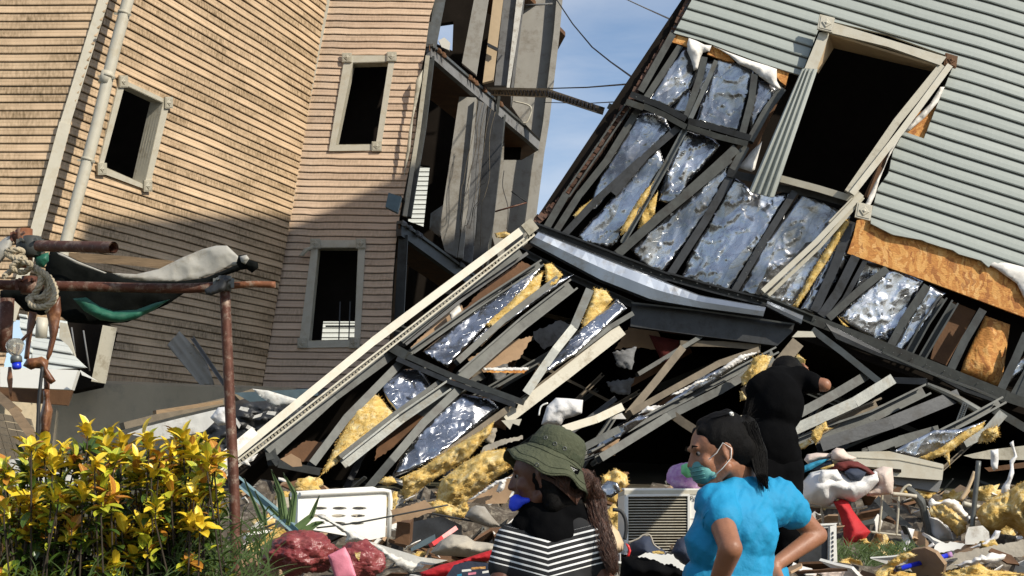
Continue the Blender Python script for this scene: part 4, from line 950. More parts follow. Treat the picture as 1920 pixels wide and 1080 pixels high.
tag(batt('insulation_tuft', 'r', [(810, 280), (850, 230), (900, 270), (890, 325), (855, 295)], 12.6, M['wool'], None, 'wool', th=.06, amp=1.5), 'wool tuft hanging below the white hook over the black shirt', 'insulation')
loose('timber_brace', 'dark slanting board in front of the person in black', 'timber', 'r', [(850, 150), (760, 260), (640, 400), (520, 480)], 25, (11.2, 11.0), 'wood_g', 'box')
loose('metal_strap', 'bright bent steel strap slanting down from the twisted beam', 'strap', 'g', [(290, 512), (420, 610), (580, 738)], 12, (12.4, 12.2), 'steel_l', 'L')
tag(pslab('metal_plate', cx('g', [(200, 545), (225, 518), (290, 520), (305, 545)]), 12.3, .03, M['cream']), 'small pale metal plate at the head of the bright strap', 'plate')
# added dark enclosure that keeps the gap black: back and two slopes
VD = thing('gap_enclosure', 'added dark enclosure with broken pieces in the gap under the collapsed house', 'enclosure', loc=(2, 16, 2))
def V3(x, y, Y): return P(x, y, Y)
slab('enclosure_back', [V3(1120, 380, 18.3), V3(2900, 1000, 18.3), Vector((14, 18.3, 1.0)), Vector((-5.5, 18.3, 1.0)), Vector((-5.5, 18.3, 2.45)), V3(560, 900, 18.3), V3(960, 580, 18.3)], (0, -1, 0), .15, M['dark'], VD)
slab('enclosure_slope', [V3(1000, 447, 13.35), V3(720, 660, 12.8), V3(720, 660, 12.8) + Vector((.5, 5, 0)), V3(1000, 447, 13.35) + Vector((0, 5, 0))], (-.6, 0, .8), .06, M['dark'], VD)
slab('enclosure_slope', [V3(720, 660, 12.8), V3(420, 898, 11.7), V3(420, 898, 11.7) + Vector((.8, 6, 0)), V3(720, 660, 12.8) + Vector((.5, 5.5, 0))], (-.6, 0, .8), .06, M['dark'], VD)
batt('hanging_board', 'c7', [(140, 520), (260, 470), (310, 490), (250, 560), (190, 600), (150, 560)], 13.6, M['gyp_d'], VD, 'flat', th=.02, rag=2)
batt('hanging_board', 'c7', [(560, 500), (690, 520), (700, 560), (800, 600), (680, 600), (560, 590), (500, 600)], 13.9, M['card'], VD, 'flat', th=.02, rag=2)
batt('red_panel', 'c7', [(650, 535), (790, 560), (770, 620), (730, 660), (700, 640), (670, 580)], 13.7, M['rag_m'], VD, 'cloth', th=.05, amp=.6)
_r = random.Random(3)
for i in range(64):
    x, y = _r.uniform(620, 1900), _r.uniform(560, 900); top_ = 470 + max(0, 985 - x) * .75 if x < 1000 else 470 + (x - 1000) * .36
    if y < top_ + 60: continue
    L_ = _r.uniform(50, 170); a_ = R(_r.choice([-38, -30, -25, 20, -60, -35]) + _r.uniform(-8, 8)); Y_ = _r.uniform(12.9, 15.2)
    bar('broken_stud', 'p', [(x - L_ * math.cos(a_), y - L_ * math.sin(a_)), (x + L_ * math.cos(a_), y + L_ * math.sin(a_))], _r.uniform(5, 14), (Y_, Y_ + .4), M[_r.choice(['steel_d', 'wood_g', 'steel', 'ply', 'steel'])], VD, .07, _r.choice(['C', 'open', 'box']))
for i in range(26):
    x, y = _r.uniform(700, 1880), _r.uniform(640, 900)
    if y < (470 + max(0, 985 - x) * .75 if x < 1000 else 470 + (x - 1000) * .36) + 70: continue
    w_, h_ = _r.uniform(20, 60), _r.uniform(12, 40)
    batt('hanging_scrap', 'p', [(x, y), (x + w_, y - _r.uniform(0, 20)), (x + w_ * .8, y + h_), (x + w_ * .2, y + h_ * .8)], _r.uniform(12.9, 14), M[_r.choice(['ply', 'card', 'gyp_d', 'stone', 'gyp_d'])], VD, 'cloth', th=.03, rag=2, amp=.6)
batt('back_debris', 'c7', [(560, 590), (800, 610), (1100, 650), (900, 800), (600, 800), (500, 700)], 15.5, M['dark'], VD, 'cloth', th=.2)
setloc(VD, (2, 16, 2))
# ================================================================= RIGHT LOWER HEAP OF STUDS
LB = 'bent steel studs heaped below the twisted beam'
def heap(c, line, wpx, Y, label, m='steel', kind='C', **k):
    return tag(bar('steel_stud', c, line, wpx, Y, M[m], None, .09, kind, **k), label, 'steel stud', LB)
heap('g', [(530, 712), (400, 790), (225, 885)], 17, (12.3, 11.8), 'highest stud of the heap behind the black shirt')
heap('g', [(645, 728), (480, 830), (215, 950)], 20, (12.1, 11.6), 'stud with its square end open, pointing up at the bright strap', 'steel_l', 'C')
heap('g', [(600, 828), (430, 900), (230, 1005)], 17, (12.3, 11.8), 'dusty tan stud with yellow wool at its foot', 'wood_g', 'open')
heap('g', [(800, 772), (560, 890), (350, 960), (230, 1010)], 22, (12.2, 11.7), 'broad grooved stud across the middle of the heap', 'steel', 'open')
heap('g', [(935, 800), (640, 920), (330, 1020)], 24, (11.9, 11.5), 'widest stud with a torn bright end under the twisted beam', 'steel_d', 'C')
heap('g', [(845, 950), (700, 990), (540, 1045)], 15, (11.6, 11.3), 'lowest thin stud of the heap, just above the white air unit', 'steel')
heap('g', [(1135, 820), (1000, 895), (860, 965), (660, 1040)], 15, (11.5, 11.2), 'pierced stud running down to the tilted foil sheet', 'steel', 'open')
heap('g', [(1090, 865), (1160, 905), (1300, 990)], 15, (11.5, 11.5), 'stud falling away to the right edge from the pierced one', 'steel_l', 'C')
heap('g', [(650, 735), (790, 740)], 12, (12.5, 12.4), 'short level stud under the twisted beam', 'steel_d')
heap('g', [(1130, 880), (1060, 960), (960, 1010)], 18, (11.4, 11.3), 'bright flat stud over the torn wool of the foil sheet', 'steel_l', 'box')
folded_ = folded('torn_flange', [(800, 745), (880, 775), (935, 800), (1040, 860)], [(790, 760), (870, 800), (930, 830), (1010, 880)], 11.9, 'steel_l', c='g', par=None, bulge=.05)
tag(folded_, 'crumpled bright flange curling off the widest stud', 'metal flange')
pp_ = bar('perforated_strip', 'g', [(965, 835), (935, 915)], 11, 11.4, M['steel_l'], None, .01, 'box'); tag(pp_, 'short perforated metal strip hanging beside the pierced stud', 'metal strip')
bm = bmesh.new(); q0, q1 = cx('g', [(965, 838), (937, 912)])
for i in range(9):
    for j in (-1, 1):
        t = (i + .5) / 9; x, y = q0[0] + (q1[0] - q0[0]) * t + j * 2.4, q0[1] + (q1[1] - q0[1]) * t + j * .8
        bmesh.ops.create_icosphere(bm, subdivisions=1, radius=.006, matrix=Matrix.Translation(P(x, y, 11.385)))
obj('punched_hole', bm, M['dark'], pp_)
FS = thing('foil_sheet', 'tilted foil faced insulation sheet with a torn yellow edge below the stud heap', 'insulation sheet', loc=P(1800, 860, 11))
batt('foil_face', 'g', [(720, 1010), (830, 965), (935, 955), (1045, 915), (960, 990), (850, 1050), (760, 1075), (660, 1045)], 11.1, M['foil'], FS, 'foil', th=.04, amp=.7, puff=.4)
batt('torn_edge', 'g', [(1050, 915), (1040, 945), (960, 1000), (880, 1060), (790, 1090), (760, 1075), (850, 1035), (950, 965)], 11.0, M['wool'], FS, 'wool', th=.08, amp=1.2)
batt('torn_edge', 'g', [(1040, 960), (1100, 935), (1112, 975), (1075, 1005), (1020, 1010)], 11.1, M['wool'], FS, 'wool', th=.08, amp=1.6, rag=2)
batt('torn_edge', 'o', [(1040, 300), (1080, 290), (1085, 390), (1060, 340)], 11.0, M['wool'], FS, 'wool', th=.05)
setloc(FS, P(1800, 860, 11))
tag(batt('insulation_tuft', 'o', [(250, 130), (300, 100), (310, 140), (340, 145), (280, 170), (268, 210), (235, 245), (205, 210), (215, 160)], 11.2, M['wool'], None, 'wool', th=.06, amp=1.5), 'bright wool tuft stuck on the widest stud right of the black shirt', 'insulation')
tag(batt('insulation_tuft', 'o', [(110, 260), (190, 215), (210, 235), (170, 270), (115, 285)], 11.3, M['wool'], None, 'wool', th=.06, amp=1.5), 'dull wool tuft at the hem of the black shirt', 'insulation')
# ================================================================= beam bridging the houses, cables
SB = thing('bridging_beam', 'dark steel beam spanning the sky between the leaning house and the roof edge', 'beam', loc=P(1030, 170, 20))
bar('beam_flange', 'c2', [(868, 331), (1095, 337), (1285, 402)], 5, (23.4, 13.9), M['steel_l'], SB, .02, 'box')
bar('beam_web', 'c2', [(880, 346), (1090, 352), (1280, 410)], 13, (23.3, 13.95), M['wood_g'], SB, .07, 'open')
bm = bmesh.new(); ps = [P(*q, Y_) for q, Y_ in zip(cx('c2', [(890, 346), (1090, 353), (1275, 408)]), (23.1, 18.5, 13.9))]
for a, b in zip(ps, ps[1:]):
    for i in range(30):
        p0 = a.lerp(b, i / 30); p1 = a.lerp(b, (i + .7) / 30); k = Vector((0, 0, .045 * (1 if i % 2 else -1))) * p0.y / 23
        tube_bm(bm, [p0 + k + Vector((0, -.03, 0)), p1 - k + Vector((0, -.03, 0))], .008, 5)
obj('lattice', bm, M['steel_d'], SB)
bm = bmesh.new(); beam_bm(bm, P(1140, 198, 13.9), P(1156, 206, 13.9), .06, .05, 'box'); obj('end_cleat', bm, M['steel_l'], SB)
setloc(SB, P(1030, 170, 20))
def cable(label, pts, Ys, r=.018, m='cable'):
    w = []; n = len(pts)
    for i in range((n - 1) * 8 + 1):
        s = i / 8; k = min(n - 2, int(s)); t = s - k
        w.append(P(pts[k][0] + (pts[k + 1][0] - pts[k][0]) * t, pts[k][1] + (pts[k + 1][1] - pts[k][1]) * t, Ys[k] + (Ys[k + 1] - Ys[k]) * t))
    tag(tube('overhead_cable', w, r, M[m], None, 5), label, 'cable')
cable('thin cable sagging from the top of the leaning house to the shingle edge', [(1040, -6), (1074, 45), (1110, 88), (1145, 116), (1190, 148)], [26, 24, 22, 20, 15.0], .012)
cable('taut cable just above the bridging beam', [(1025, 166), (1100, 164), (1188, 157)], [27, 22, 15], .012)
cable('taut cable just below the bridging beam', [(1020, 192), (1100, 194), (1175, 190)], [27, 22, 15], .008)
cable('faint pale cable high in the sky', [(1160, -8), (1210, 15), (1270, 42)], [30, 24, 16], .012, 'gyp')
# ================================================================= FOREGROUND: pipe frame, tarp, rope
PF = thing('pipe_frame', 'rusty pipe frame with clamps standing in front of the leaning house', 'pipe frame', loc=P(436, 1500, 5.8))
YP = 5.6
ptube('upright', 'p', [(421, 535), (432, 780), (441, 1000), (446, 1500)], 10, YP, M['rust'], PF, 16)
ptube('crossbar', 'p', [(-60, 533), (150, 537), (330, 541), (410, 537)], 9.5, YP, M['rust'], PF, 16)
ptube('crossbar_end', 'p', [(430, 536), (472, 533), (516, 534)], 6.5, YP, M['rust_l'], PF, 14)
bm = bmesh.new()
a, b = P(72, 461, YP - .25), P(213, 464, YP - .55)
tube_bm(bm, [a, b], .0215, 16, cap=False); tube_bm(bm, [b, a], .0175, 16, cap=False); d = (b - a).normalized()
obj('short_pipe', bm, M['rust'], PF, recalc=False)
ptube('left_post', 'p', [(46, 430), (46, 500)], 15, YP - .1, M['rust_l'], PF, 16); ptube('left_post', 'p', [(14, 560), (8, 660)], 13, YP + .1, M['rust'], PF, 16)
def clamp(c, r, Y, m='rust'):
    bm = bmesh.new(); p = P(c[0], c[1], Y); s = r * Y / FPX
    tube_bm(bm, [p + Vector((0, 0, s * 1.1)), p - Vector((0, 0, s * 1.1))], s, 14); tube_bm(bm, [p - Vector((s * 1.1, 0, 0)), p + Vector((s * 1.1, 0, 0))], s * .8, 14)
    for a in (-1, 1):
        tube_bm(bm, [p + Vector((a * s * .8, -s * 1.5, s * .5)), p + Vector((a * s * .8, s, s * .5))], s * .22, 6)
        beam_bm(bm, p + Vector((a * s * 1.3, -s * .7, -s * .7)), p + Vector((a * s * 1.3, -s * .7, s * .7)), s * .5, s * .4, 'box')
    obj('clamp', bm, M[m], PF)
clamp((421, 532), 13, YP - .01, 'steel_l'); clamp((60, 462), 17, YP - .15, 'steel'); clamp((55, 535), 15, YP - .02, 'rust'); clamp((40, 445), 12, YP - .1, 'rust')
setloc(PF, (P(446, 1500, YP).x, YP, 0))
tb = bar('pale_pole', 'p', [(130, 482), (230, 488), (320, 497)], 17, 6.4, M['wood'], None, .04, 'box'); tag(tb, 'pale timber pole lying behind the tarpaulin', 'pole')
TA = thing('tarpaulin', 'sagging tarpaulin, grey above and green below, tied to the rusty pipe frame', 'tarpaulin', loc=P(300, 540, 5.7))
batt('grey_fold', 'c5', [(490, 262), (600, 268), (700, 245), (800, 195), (890, 158), (950, 142), (1000, 142), (1050, 190), (1060, 225), (1000, 235), (950, 262), (880, 285), (780, 300), (640, 298), (540, 285)], 5.55, M['tarp'], TA, 'cloth', th=.012, amp=.35, puff=.3, step=4, ang=-.3)
batt('black_fold', 'c5', [(220, 165), (260, 170), (360, 215), (480, 262), (600, 295), (780, 300), (900, 285), (1000, 245), (1060, 215), (1130, 225), (1060, 250), (960, 285), (900, 330), (820, 345), (740, 400), (560, 480), (420, 490), (300, 480), (240, 430), (200, 330), (200, 240)], 5.75, M['tarp_k'], TA, 'cloth', th=.02, amp=.5, step=6)
batt('green_fold', 'c5', [(320, 375), (380, 370), (440, 410), (500, 430), (600, 425), (680, 395), (750, 378), (680, 425), (600, 465), (520, 482), (440, 470), (370, 430)], 5.66, M['green'], TA, 'cloth', th=.05, amp=.5, step=5)
batt('green_fold', 'c5', [(150, 190), (215, 170), (215, 210), (190, 240), (160, 230)], 5.45, M['green'], TA, 'cloth', th=.04, amp=.5)
batt('grey_fold', 'c5', [(250, 172), (270, 176), (340, 210), (470, 262), (460, 266), (330, 220), (255, 180)], 5.68, M['tarp'], TA, 'cloth', th=.01, amp=.2, step=4)
batt('knot', 'c5', [(1050, 185), (1085, 180), (1100, 205), (1135, 215), (1138, 240), (1110, 262), (1085, 245), (1060, 250), (1040, 220)], 5.5, M['tarp_k'], TA, 'wool', th=.05, amp=.6)
batt('knot', 'c5', [(1055, 190), (1085, 182), (1098, 200), (1080, 225), (1062, 215)], 5.45, M['tarp'], TA, 'wool', th=.03, amp=.4)
batt('knot', 'c5', [(900, 335), (960, 300), (990, 270), (1010, 290), (990, 340), (930, 362), (905, 355)], 5.52, M['steel_d'], TA, 'wool', th=.04, amp=.3)
batt('grey_fold', 'p', [(-20, 470), (10, 445), (28, 440), (20, 470), (-5, 500), (-20, 560)], 5.5, M['tarp'], TA, 'cloth', th=.04, amp=.4)
batt('black_fold', 'c5', [(0, 340), (110, 320), (200, 330), (250, 440), (180, 450), (110, 430), (60, 380), (0, 470)], 5.85, M['tarp_k'], TA, 'cloth', th=.04, amp=.4)
setloc(TA, P(300, 540, 5.7))
# rope: a three-strand lay twisted round a looping path
def twisted(bm, pts, r, pitch=.035):
    w = []
    for i in range(len(pts) - 1):
        for k in range(8):
            t = k / 8; a, b, c_, d = pts[max(i - 1, 0)], pts[i], pts[i + 1], pts[min(i + 2, len(pts) - 1)]
            w.append(.5 * ((2 * b) + (c_ - a) * t + (2 * a - 5 * b + 4 * c_ - d) * t * t + (3 * b - a - 3 * c_ + d) * t ** 3))
    w.append(pts[-1])
    for s in range(3):
        o = []; L_ = 0
        for i, p in enumerate(w):
            if i: L_ += (p - w[i - 1]).length
            d = (w[min(i + 1, len(w) - 1)] - w[max(i - 1, 0)]).normalized(); a = d.cross(Vector((.2, .9, .3))).normalized(); b = d.cross(a)
            th = L_ / pitch * 2 * math.pi / 1.6 + s * 2.094
            o.append(p + (a * math.cos(th) + b * math.sin(th)) * r * .5)
        tube_bm(bm, o, r * .62, 6)
bm = bmesh.new()
def rp(l, Y): return [P(x, y, Y + rnd.uniform(-.03, .03)) for x, y in cx('t', l)]
twisted(bm, rp([(60, 170), (30, 190), (70, 215), (110, 190), (85, 175), (45, 200), (95, 225), (125, 215)], 5.35), .011)
twisted(bm, rp([(120, 215), (75, 240), (60, 265), (110, 285), (150, 250), (120, 235), (85, 255), (30, 295), (25, 305)], 5.35), .011)
twisted(bm, rp([(150, 250), (195, 290), (190, 350), (160, 400), (150, 440), (200, 452), (250, 430), (268, 380), (245, 320), (200, 280), (170, 262)], 5.33), .012)
twisted(bm, rp([(170, 270), (230, 310), (240, 370), (215, 420), (140, 420), (150, 400), (200, 405), (228, 360), (205, 310), (180, 280)], 5.36), .011)
twisted(bm, rp([(240, 430), (235, 465), (228, 480)], 5.36), .010)
tag(obj('rope_coil', bm, M['rope']), 'coil of frayed pale rope knotted on the left pipe clamp', 'rope')
# brown rubber straps hanging from the frame
ST = thing('rubber_strap', 'knotted brown rubber strap hanging from the left clamp with a swollen end', 'strap', loc=P(85, 680, 5.4))
batt('band', 't', [(240, 430), (290, 400), (296, 470), (280, 570), (250, 680), (228, 720), (222, 690), (240, 600), (232, 520), (222, 480)], 5.35, M['strap'], ST, 'cloth', th=.03, amp=.25)
batt('band', 't', [(140, 470), (180, 480), (160, 560), (145, 640), (140, 710), (115, 700), (125, 620), (130, 540)], 5.4, M['strap'], ST, 'cloth', th=.02, amp=.25)
batt('band', 't', [(165, 545), (160, 565), (105, 625), (85, 620)], 5.36, M['strap'], ST, 'cloth', th=.01, amp=.1)
batt('knot', 't', [(130, 700), (180, 695), (200, 690), (235, 710), (230, 750), (270, 808), (245, 825), (205, 790), (190, 740), (150, 755), (110, 735)], 5.32, M['strap'], ST, 'wool', th=.04, amp=.5)
batt('swollen_end', 't', [(205, 845), (240, 850), (240, 900), (255, 950), (240, 1050), (215, 1078), (190, 1065), (190, 980), (210, 900)], 5.33, M['strap'], ST, 'cloth', th=.07, amp=.15, puff=1.4)
batt('band', 't', [(210, 760), (240, 790), (240, 850), (212, 850)], 5.37, M['strap'], ST, 'cloth', th=.02, amp=.2)
batt('band', 't', [(40, 740), (55, 740), (62, 800), (55, 900), (45, 870), (33, 800)], 5.4, M['strap'], ST, 'cloth', th=.01, amp=.1)
setloc(ST, P(85, 680, 5.4))
tag(ptube('thin_rod', 't', [(205, 740), (190, 880), (180, 1080), (172, 1350)], 3.5, 5.3, M['cable'], None, 8), 'thin black rod standing in the yellow shrub below the strap', 'rod')
# bulb
BU = thing('light_bulb', 'clear glass bulb in a blue socket hanging beside the knotted strap', 'light bulb', loc=P(34, 665, 5.2))
glass = bpy.data.materials.new('dusty_glass'); glass.use_nodes = True; gb = glass.node_tree.nodes['Principled BSDF']
gb.inputs['Transmission Weight'].default_value = .85; gb.inputs['Roughness'].default_value = .12; gb.inputs['Base Color'].default_value = (.8, .8, .75, 1); gb.inputs['IOR'].default_value = 1.15
def lathe(name, c, prof, m, par=None, axis=None, seg=24):
    bm = bmesh.new(); ax = Vector(axis or (0, 0, 1)).normalized(); a = ax.cross(Vector((.1, 1, .2))).normalized(); b = ax.cross(a); rings = []
    for r, z in prof: rings.append([bm.verts.new(c + ax * z + (a * math.cos(2 * math.pi * k / seg) + b * math.sin(2 * math.pi * k / seg)) * max(r, .0004)) for k in range(seg)])
    for r0, r1 in zip(rings, rings[1:]):
        for k in range(seg): bm.faces.new((r0[k], r0[(k + 1) % seg], r1[(k + 1) % seg], r1[k])).smooth = True
    bm.faces.new(rings[0][::-1]); bm.faces.new(rings[-1])
    return obj(name, bm, m, par)
c0 = P(30, 668, 5.2)
lathe('glass', c0, [(.012, 0), (.02, .01), (.031, .025), (.034, .04), (.031, .052), (.02, .064), (0, .068)], glass, BU, (-.15, 0, 1))
lathe('socket', c0, [(.017, .002), (.021, -.004), (.021, -.022), (.018, -.024)], M['steel_l'], BU, (-.15, 0, 1))
lathe('blue_base', c0 + Vector((.003, 0, -.024)), [(.017, 0), (.017, -.018), (.013, -.024), (0, -.025)], M['blue_p'], BU, (-.15, 0, 1))
setloc(BU, c0)
# ================================================================= croton shrub, grass, aloe
def leaf(bm, base, d, up, Ln, wd, curl, mi, fold=.25, uvs=None, seg=5):
    d = d.normalized(); s = d.cross(up).normalized(); up = s.cross(d).normalized(); rows = []
    for i in range(seg + 1):
        t = i / seg; w_ = wd * (math.sin(math.pi * min(1, t * .90 + .06)) ** .6) * (1 if i < seg else .15)
        ang = curl * t; c = base + d * (Ln * (t - curl * .22 * t * t)) + up * (Ln * (.35 * math.sin(ang) * -t))
        rows.append((bm.verts.new(c - s * w_ / 2 + up * fold * w_), bm.verts.new(c), bm.verts.new(c + s * w_ / 2 + up * fold * w_)))
    for i in range(seg):
        for j in (0, 1):
            f = bm.faces.new((rows[i][j], rows[i][j + 1], rows[i + 1][j + 1], rows[i + 1][j])); f.material_index = mi; f.smooth = True
            if uvs:
                for lo, uv in zip(f.loops, ((j / 2, i / seg), ((j + 1) / 2, i / seg), ((j + 1) / 2, (i + 1) / seg), (j / 2, (i + 1) / seg))): lo[uvs].uv = uv
def leaf_mat(name, body, vein, edge, rough=.35):
    m = bpy.data.materials.new(name); m.use_nodes = True; t = m.node_tree; b = t.nodes['Principled BSDF']; n = t.nodes.new; l = t.links.new
    b.inputs['Roughness'].default_value = rough; b.inputs['Subsurface Weight'].default_value = 0
    tcn = n('ShaderNodeTexCoord'); sep = n('ShaderNodeSeparateXYZ'); l(tcn.outputs['UV'], sep.inputs[0])
    a = n('ShaderNodeMath'); a.operation = 'SUBTRACT'; a.inputs[1].default_value = .5; l(sep.outputs[0], a.inputs[0])
    ab = n('ShaderNodeMath'); ab.operation = 'ABSOLUTE'; l(a.outputs[0], ab.inputs[0])
    # side veins: a saw of (length - |across|)
    su = n('ShaderNodeMath'); su.operation = 'SUBTRACT'; l(sep.outputs[1], su.inputs[0]); l(ab.outputs[0], su.inputs[1])
    ml = n('ShaderNodeMath'); ml.operation = 'MULTIPLY'; ml.inputs[1].default_value = 46; l(su.outputs[0], ml.inputs[0])
    sn = n('ShaderNodeMath'); sn.operation = 'SINE'; l(ml.outputs[0], sn.inputs[0])
    gt = n('ShaderNodeMath'); gt.operation = 'GREATER_THAN'; gt.inputs[1].default_value = .55; l(sn.outputs[0], gt.inputs[0])
    md = n('ShaderNodeMath'); md.operation = 'LESS_THAN'; md.inputs[1].default_value = .07; l(ab.outputs[0], md.inputs[0])
    mxx = n('ShaderNodeMath'); mxx.operation = 'MAXIMUM'; l(gt.outputs[0], mxx.inputs[0]); l(md.outputs[0], mxx.inputs[1])
    no = n('ShaderNodeTexNoise'); no.inputs['Scale'].default_value = 9; l(tcn.outputs['Object'], no.inputs['Vector'])
    rp_ = n('ShaderNodeValToRGB'); rp_.color_ramp.elements[0].position = .38; rp_.color_ramp.elements[1].position = .62
    rp_.color_ramp.elements[0].color = (*body, 1); rp_.color_ramp.elements[1].color = (*edge, 1); l(no.outputs[0], rp_.inputs[0])
    mc = n('ShaderNodeMixRGB'); mc.inputs[2].default_value = (*vein, 1); l(mxx.outputs[0], mc.inputs[0]); l(rp_.outputs[0], mc.inputs[1]); l(mc.outputs[0], b.inputs['Base Color'])
    return m
LM = [leaf_mat('yellow_leaf', (.72, .50, .02), (.78, .60, .06), (.62, .42, .02)), leaf_mat('green_yellow_leaf', (.10, .20, .015), (.62, .55, .05), (.40, .42, .03)),
      leaf_mat('orange_leaf', (.42, .15, .02), (.55, .30, .04), (.25, .07, .015)), leaf_mat('dark_green_leaf', (.02, .06, .01), (.10, .14, .02), (.035, .08, .012))]
M['twig'] = mat('dark_twig', (.05, .035, .02), .8, var=.4, vs=12, bump=.2)
def croton(name, label, spots, Yb, root):
    T = thing(name, label, 'shrub', loc=root)
    fb_, sb = bmesh.new(), bmesh.new(); uvl = fb_.loops.layers.uv.new('UVMap')
    for (x, y, s, k) in spots:
        Y = Yb + (rnd.uniform(-.35, .2) if k != 3 else rnd.uniform(.05, .45)); c = P(x, y, Y)
        r0 = Vector(root) + Vector((rnd.uniform(-.35, .35), rnd.uniform(-.1, .2), 0)); mid = r0.lerp(c, .55) + Vector((rnd.uniform(-.08, .08), 0, -.1))
        tube_bm(sb, [r0, mid, c - Vector((0, 0, .05)), c], [.006, .004, .003, .002], 5)
        ax = Vector((rnd.uniform(-.35, .35), rnd.uniform(-.5, .1), 1)).normalized(); nL = rnd.randint(10, 17)
        for i in range(nL):
            th = i * 2.4 + rnd.random(); el = rnd.uniform(.0, 1.1) if i > 3 else rnd.uniform(.8, 1.4)
            a = ax.cross(Vector((1, .2, .1))).normalized(); b = ax.cross(a)
            d = (a * math.cos(th) + b * math.sin(th)) * math.cos(el) + ax * math.sin(el)
            L_ = s * rnd.uniform(.042, .082); p_ = rnd.random()
            mi = [0 if p_ < .74 else 1 if p_ < .93 else 2, 1 if p_ < .5 else 0 if p_ < .75 else 2, 2 if p_ < .55 else 0 if p_ < .8 else 1, 3 if p_ < .85 else 1][k]
            leaf(fb_, c - ax * rnd.uniform(0, .05), d, ax, L_, L_ * rnd.uniform(.32, .46), rnd.uniform(.2, 1.1), mi, uvs=uvl)
        for i in range(13):      # older leaves hanging lower on the stem
            q = c.lerp(mid, rnd.uniform(.1, .75)); d = Vector((rnd.uniform(-1, 1), rnd.uniform(-1, .6), rnd.uniform(-.3, .6))); L_ = s * rnd.uniform(.05, .09)
            leaf(fb_, q, d, Vector((0, 0, 1)), L_, L_ * rnd.uniform(.3, .42), rnd.uniform(.5, 1.4), rnd.choice([3, 3, 3, 1, 3, 3]), uvs=uvl)
    obj('stem', sb, M['twig'], T, recalc=False); o = obj('foliage', fb_, LM, T, recalc=False); o.data.validate()
    setloc(T, root)
def spots(n, box, top, ks):
    r = []
    for _ in range(n):
        x = rnd.uniform(box[0], box[2]); y = rnd.uniform(box[1], box[3])
        if y < top(x): continue
        r.append((x, y, 1.0, rnd.choice(ks)))
    return r
tA = lambda x: 812 + abs(x - 190) * .08 + 12 * math.sin(x * .05)
sA = [(165, 810, 1.1, 0), (205, 812, 1.1, 0), (185, 826, 1.1, 0), (230, 822, 1, 0), (85, 835, 1, 0), (70, 850, 1, 0), (100, 862, 1, 0), (118, 838, 1, 0), (60, 835, .9, 0), (95, 850, .9, 0), (10, 880, 1, 1), (140, 852, 1, 2), (200, 838, 1, 0), (160, 890, 1, 1), (190, 895, 1.2, 1), (85, 915, 1.1, 0), (60, 925, 1, 0), (110, 920, 1, 1), (210, 930, 1.1, 2), (60, 975, 1, 2), (20, 1000, 1, 0), (130, 1000, 1, 1), (175, 1010, 1.2, 0), (5, 1030, 1, 1), (150, 985, 1, 1)] + spots(75, (-40, 835, 230, 1000), tA, [3, 3, 0, 1, 0]) + spots(60, (-40, 920, 230, 1130), tA, [3, 3, 3, 3, 1])
sB = [(270, 815, 1.1, 0), (280, 830, 1, 0), (345, 822, 1.1, 0), (360, 835, 1.2, 0), (385, 822, .9, 0), (330, 812, .9, 0), (300, 840, 1, 1), (255, 862, 1, 0), (300, 868, 1.2, 1), (330, 875, 1.1, 1), (370, 850, 1, 2), (390, 860, 1, 0), (400, 868, 1, 1), (380, 900, 1.2, 0), (355, 915, 1.1, 0), (345, 940, 1, 0), (405, 915, 1.1, 1), (260, 960, 1.2, 0), (230, 975, 1.2, 0), (270, 985, 1.2, 0), (300, 955, 1.1, 0), (250, 1005, 1.1, 2), (215, 1000, 1, 0), (275, 1030, 1.1, 0), (265, 1045, 1.1, 0), (215, 1060, 1, 0), (200, 1070, 1, 0), (320, 965, 1, 0)] + spots(75, (215, 835, 410, 1000), tA, [3, 3, 0, 1, 0]) + spots(60, (200, 920, 370, 1130), tA, [3, 3, 3, 3, 1])
croton('croton_shrub', 'yellow leaved shrub at the left edge below the hanging strap', sA, 4.9, (P(90, 1000, 4.95).x, 5.0, 0))
croton('croton_shrub', 'yellow leaved shrub beside the rusty upright pipe', sB, 4.95, (P(310, 1000, 5.0).x, 5.05, 0))
def blades(bm, n, box, Y, ln, wd, spread, mi=0):
    for _ in range(n):
        x, y = rnd.uniform(box[0], box[2]), rnd.uniform(box[1], box[3]); Yy = Y + rnd.uniform(-.2, .2); p = P(x, y, Yy)
        L_ = ln * rnd.uniform(.5, 1.2); a = rnd.uniform(-spread, spread); d = Vector((math.sin(a), rnd.uniform(-.4, .3), math.cos(a))).normalized()
        s = d.cross(Vector((0, 1, 0))).normalized(); pts = []
        bend = Vector((math.copysign(1, a) * rnd.uniform(.1, .5), 0, -rnd.uniform(.2, .8)))
        k = 5
        for i in range(k + 1):
            t = i / k; c = p + d * L_ * t + bend * L_ * t * t * .6; w_ = wd * (1 - t * .85)
            pts.append((bm.verts.new(c - s * w_ / 2), bm.verts.new(c + s * w_ / 2)))
        for i in range(k):
            f = bm.faces.new((pts[i][0], pts[i][1], pts[i + 1][1], pts[i + 1][0])); f.material_index = mi; f.smooth = True
bm = bmesh.new(); blades(bm, 300, (325, 1000, 510, 1150), 4.9, .17, .006, 1.0); blades(bm, 160, (-20, 1075, 330, 1150), 4.6, .09, .005, .8)
tag(obj('tall_grass', bm, M['grassm'], recalc=False), 'tangled green grass growing round the foot of the rusty upright', 'grass', kind='stuff')
M['aloe'] = mat('aloe_leaf', (.16, .24, .09), .4, var=.3, vs=10, bump=.05, col2=(.09, .15, .06))
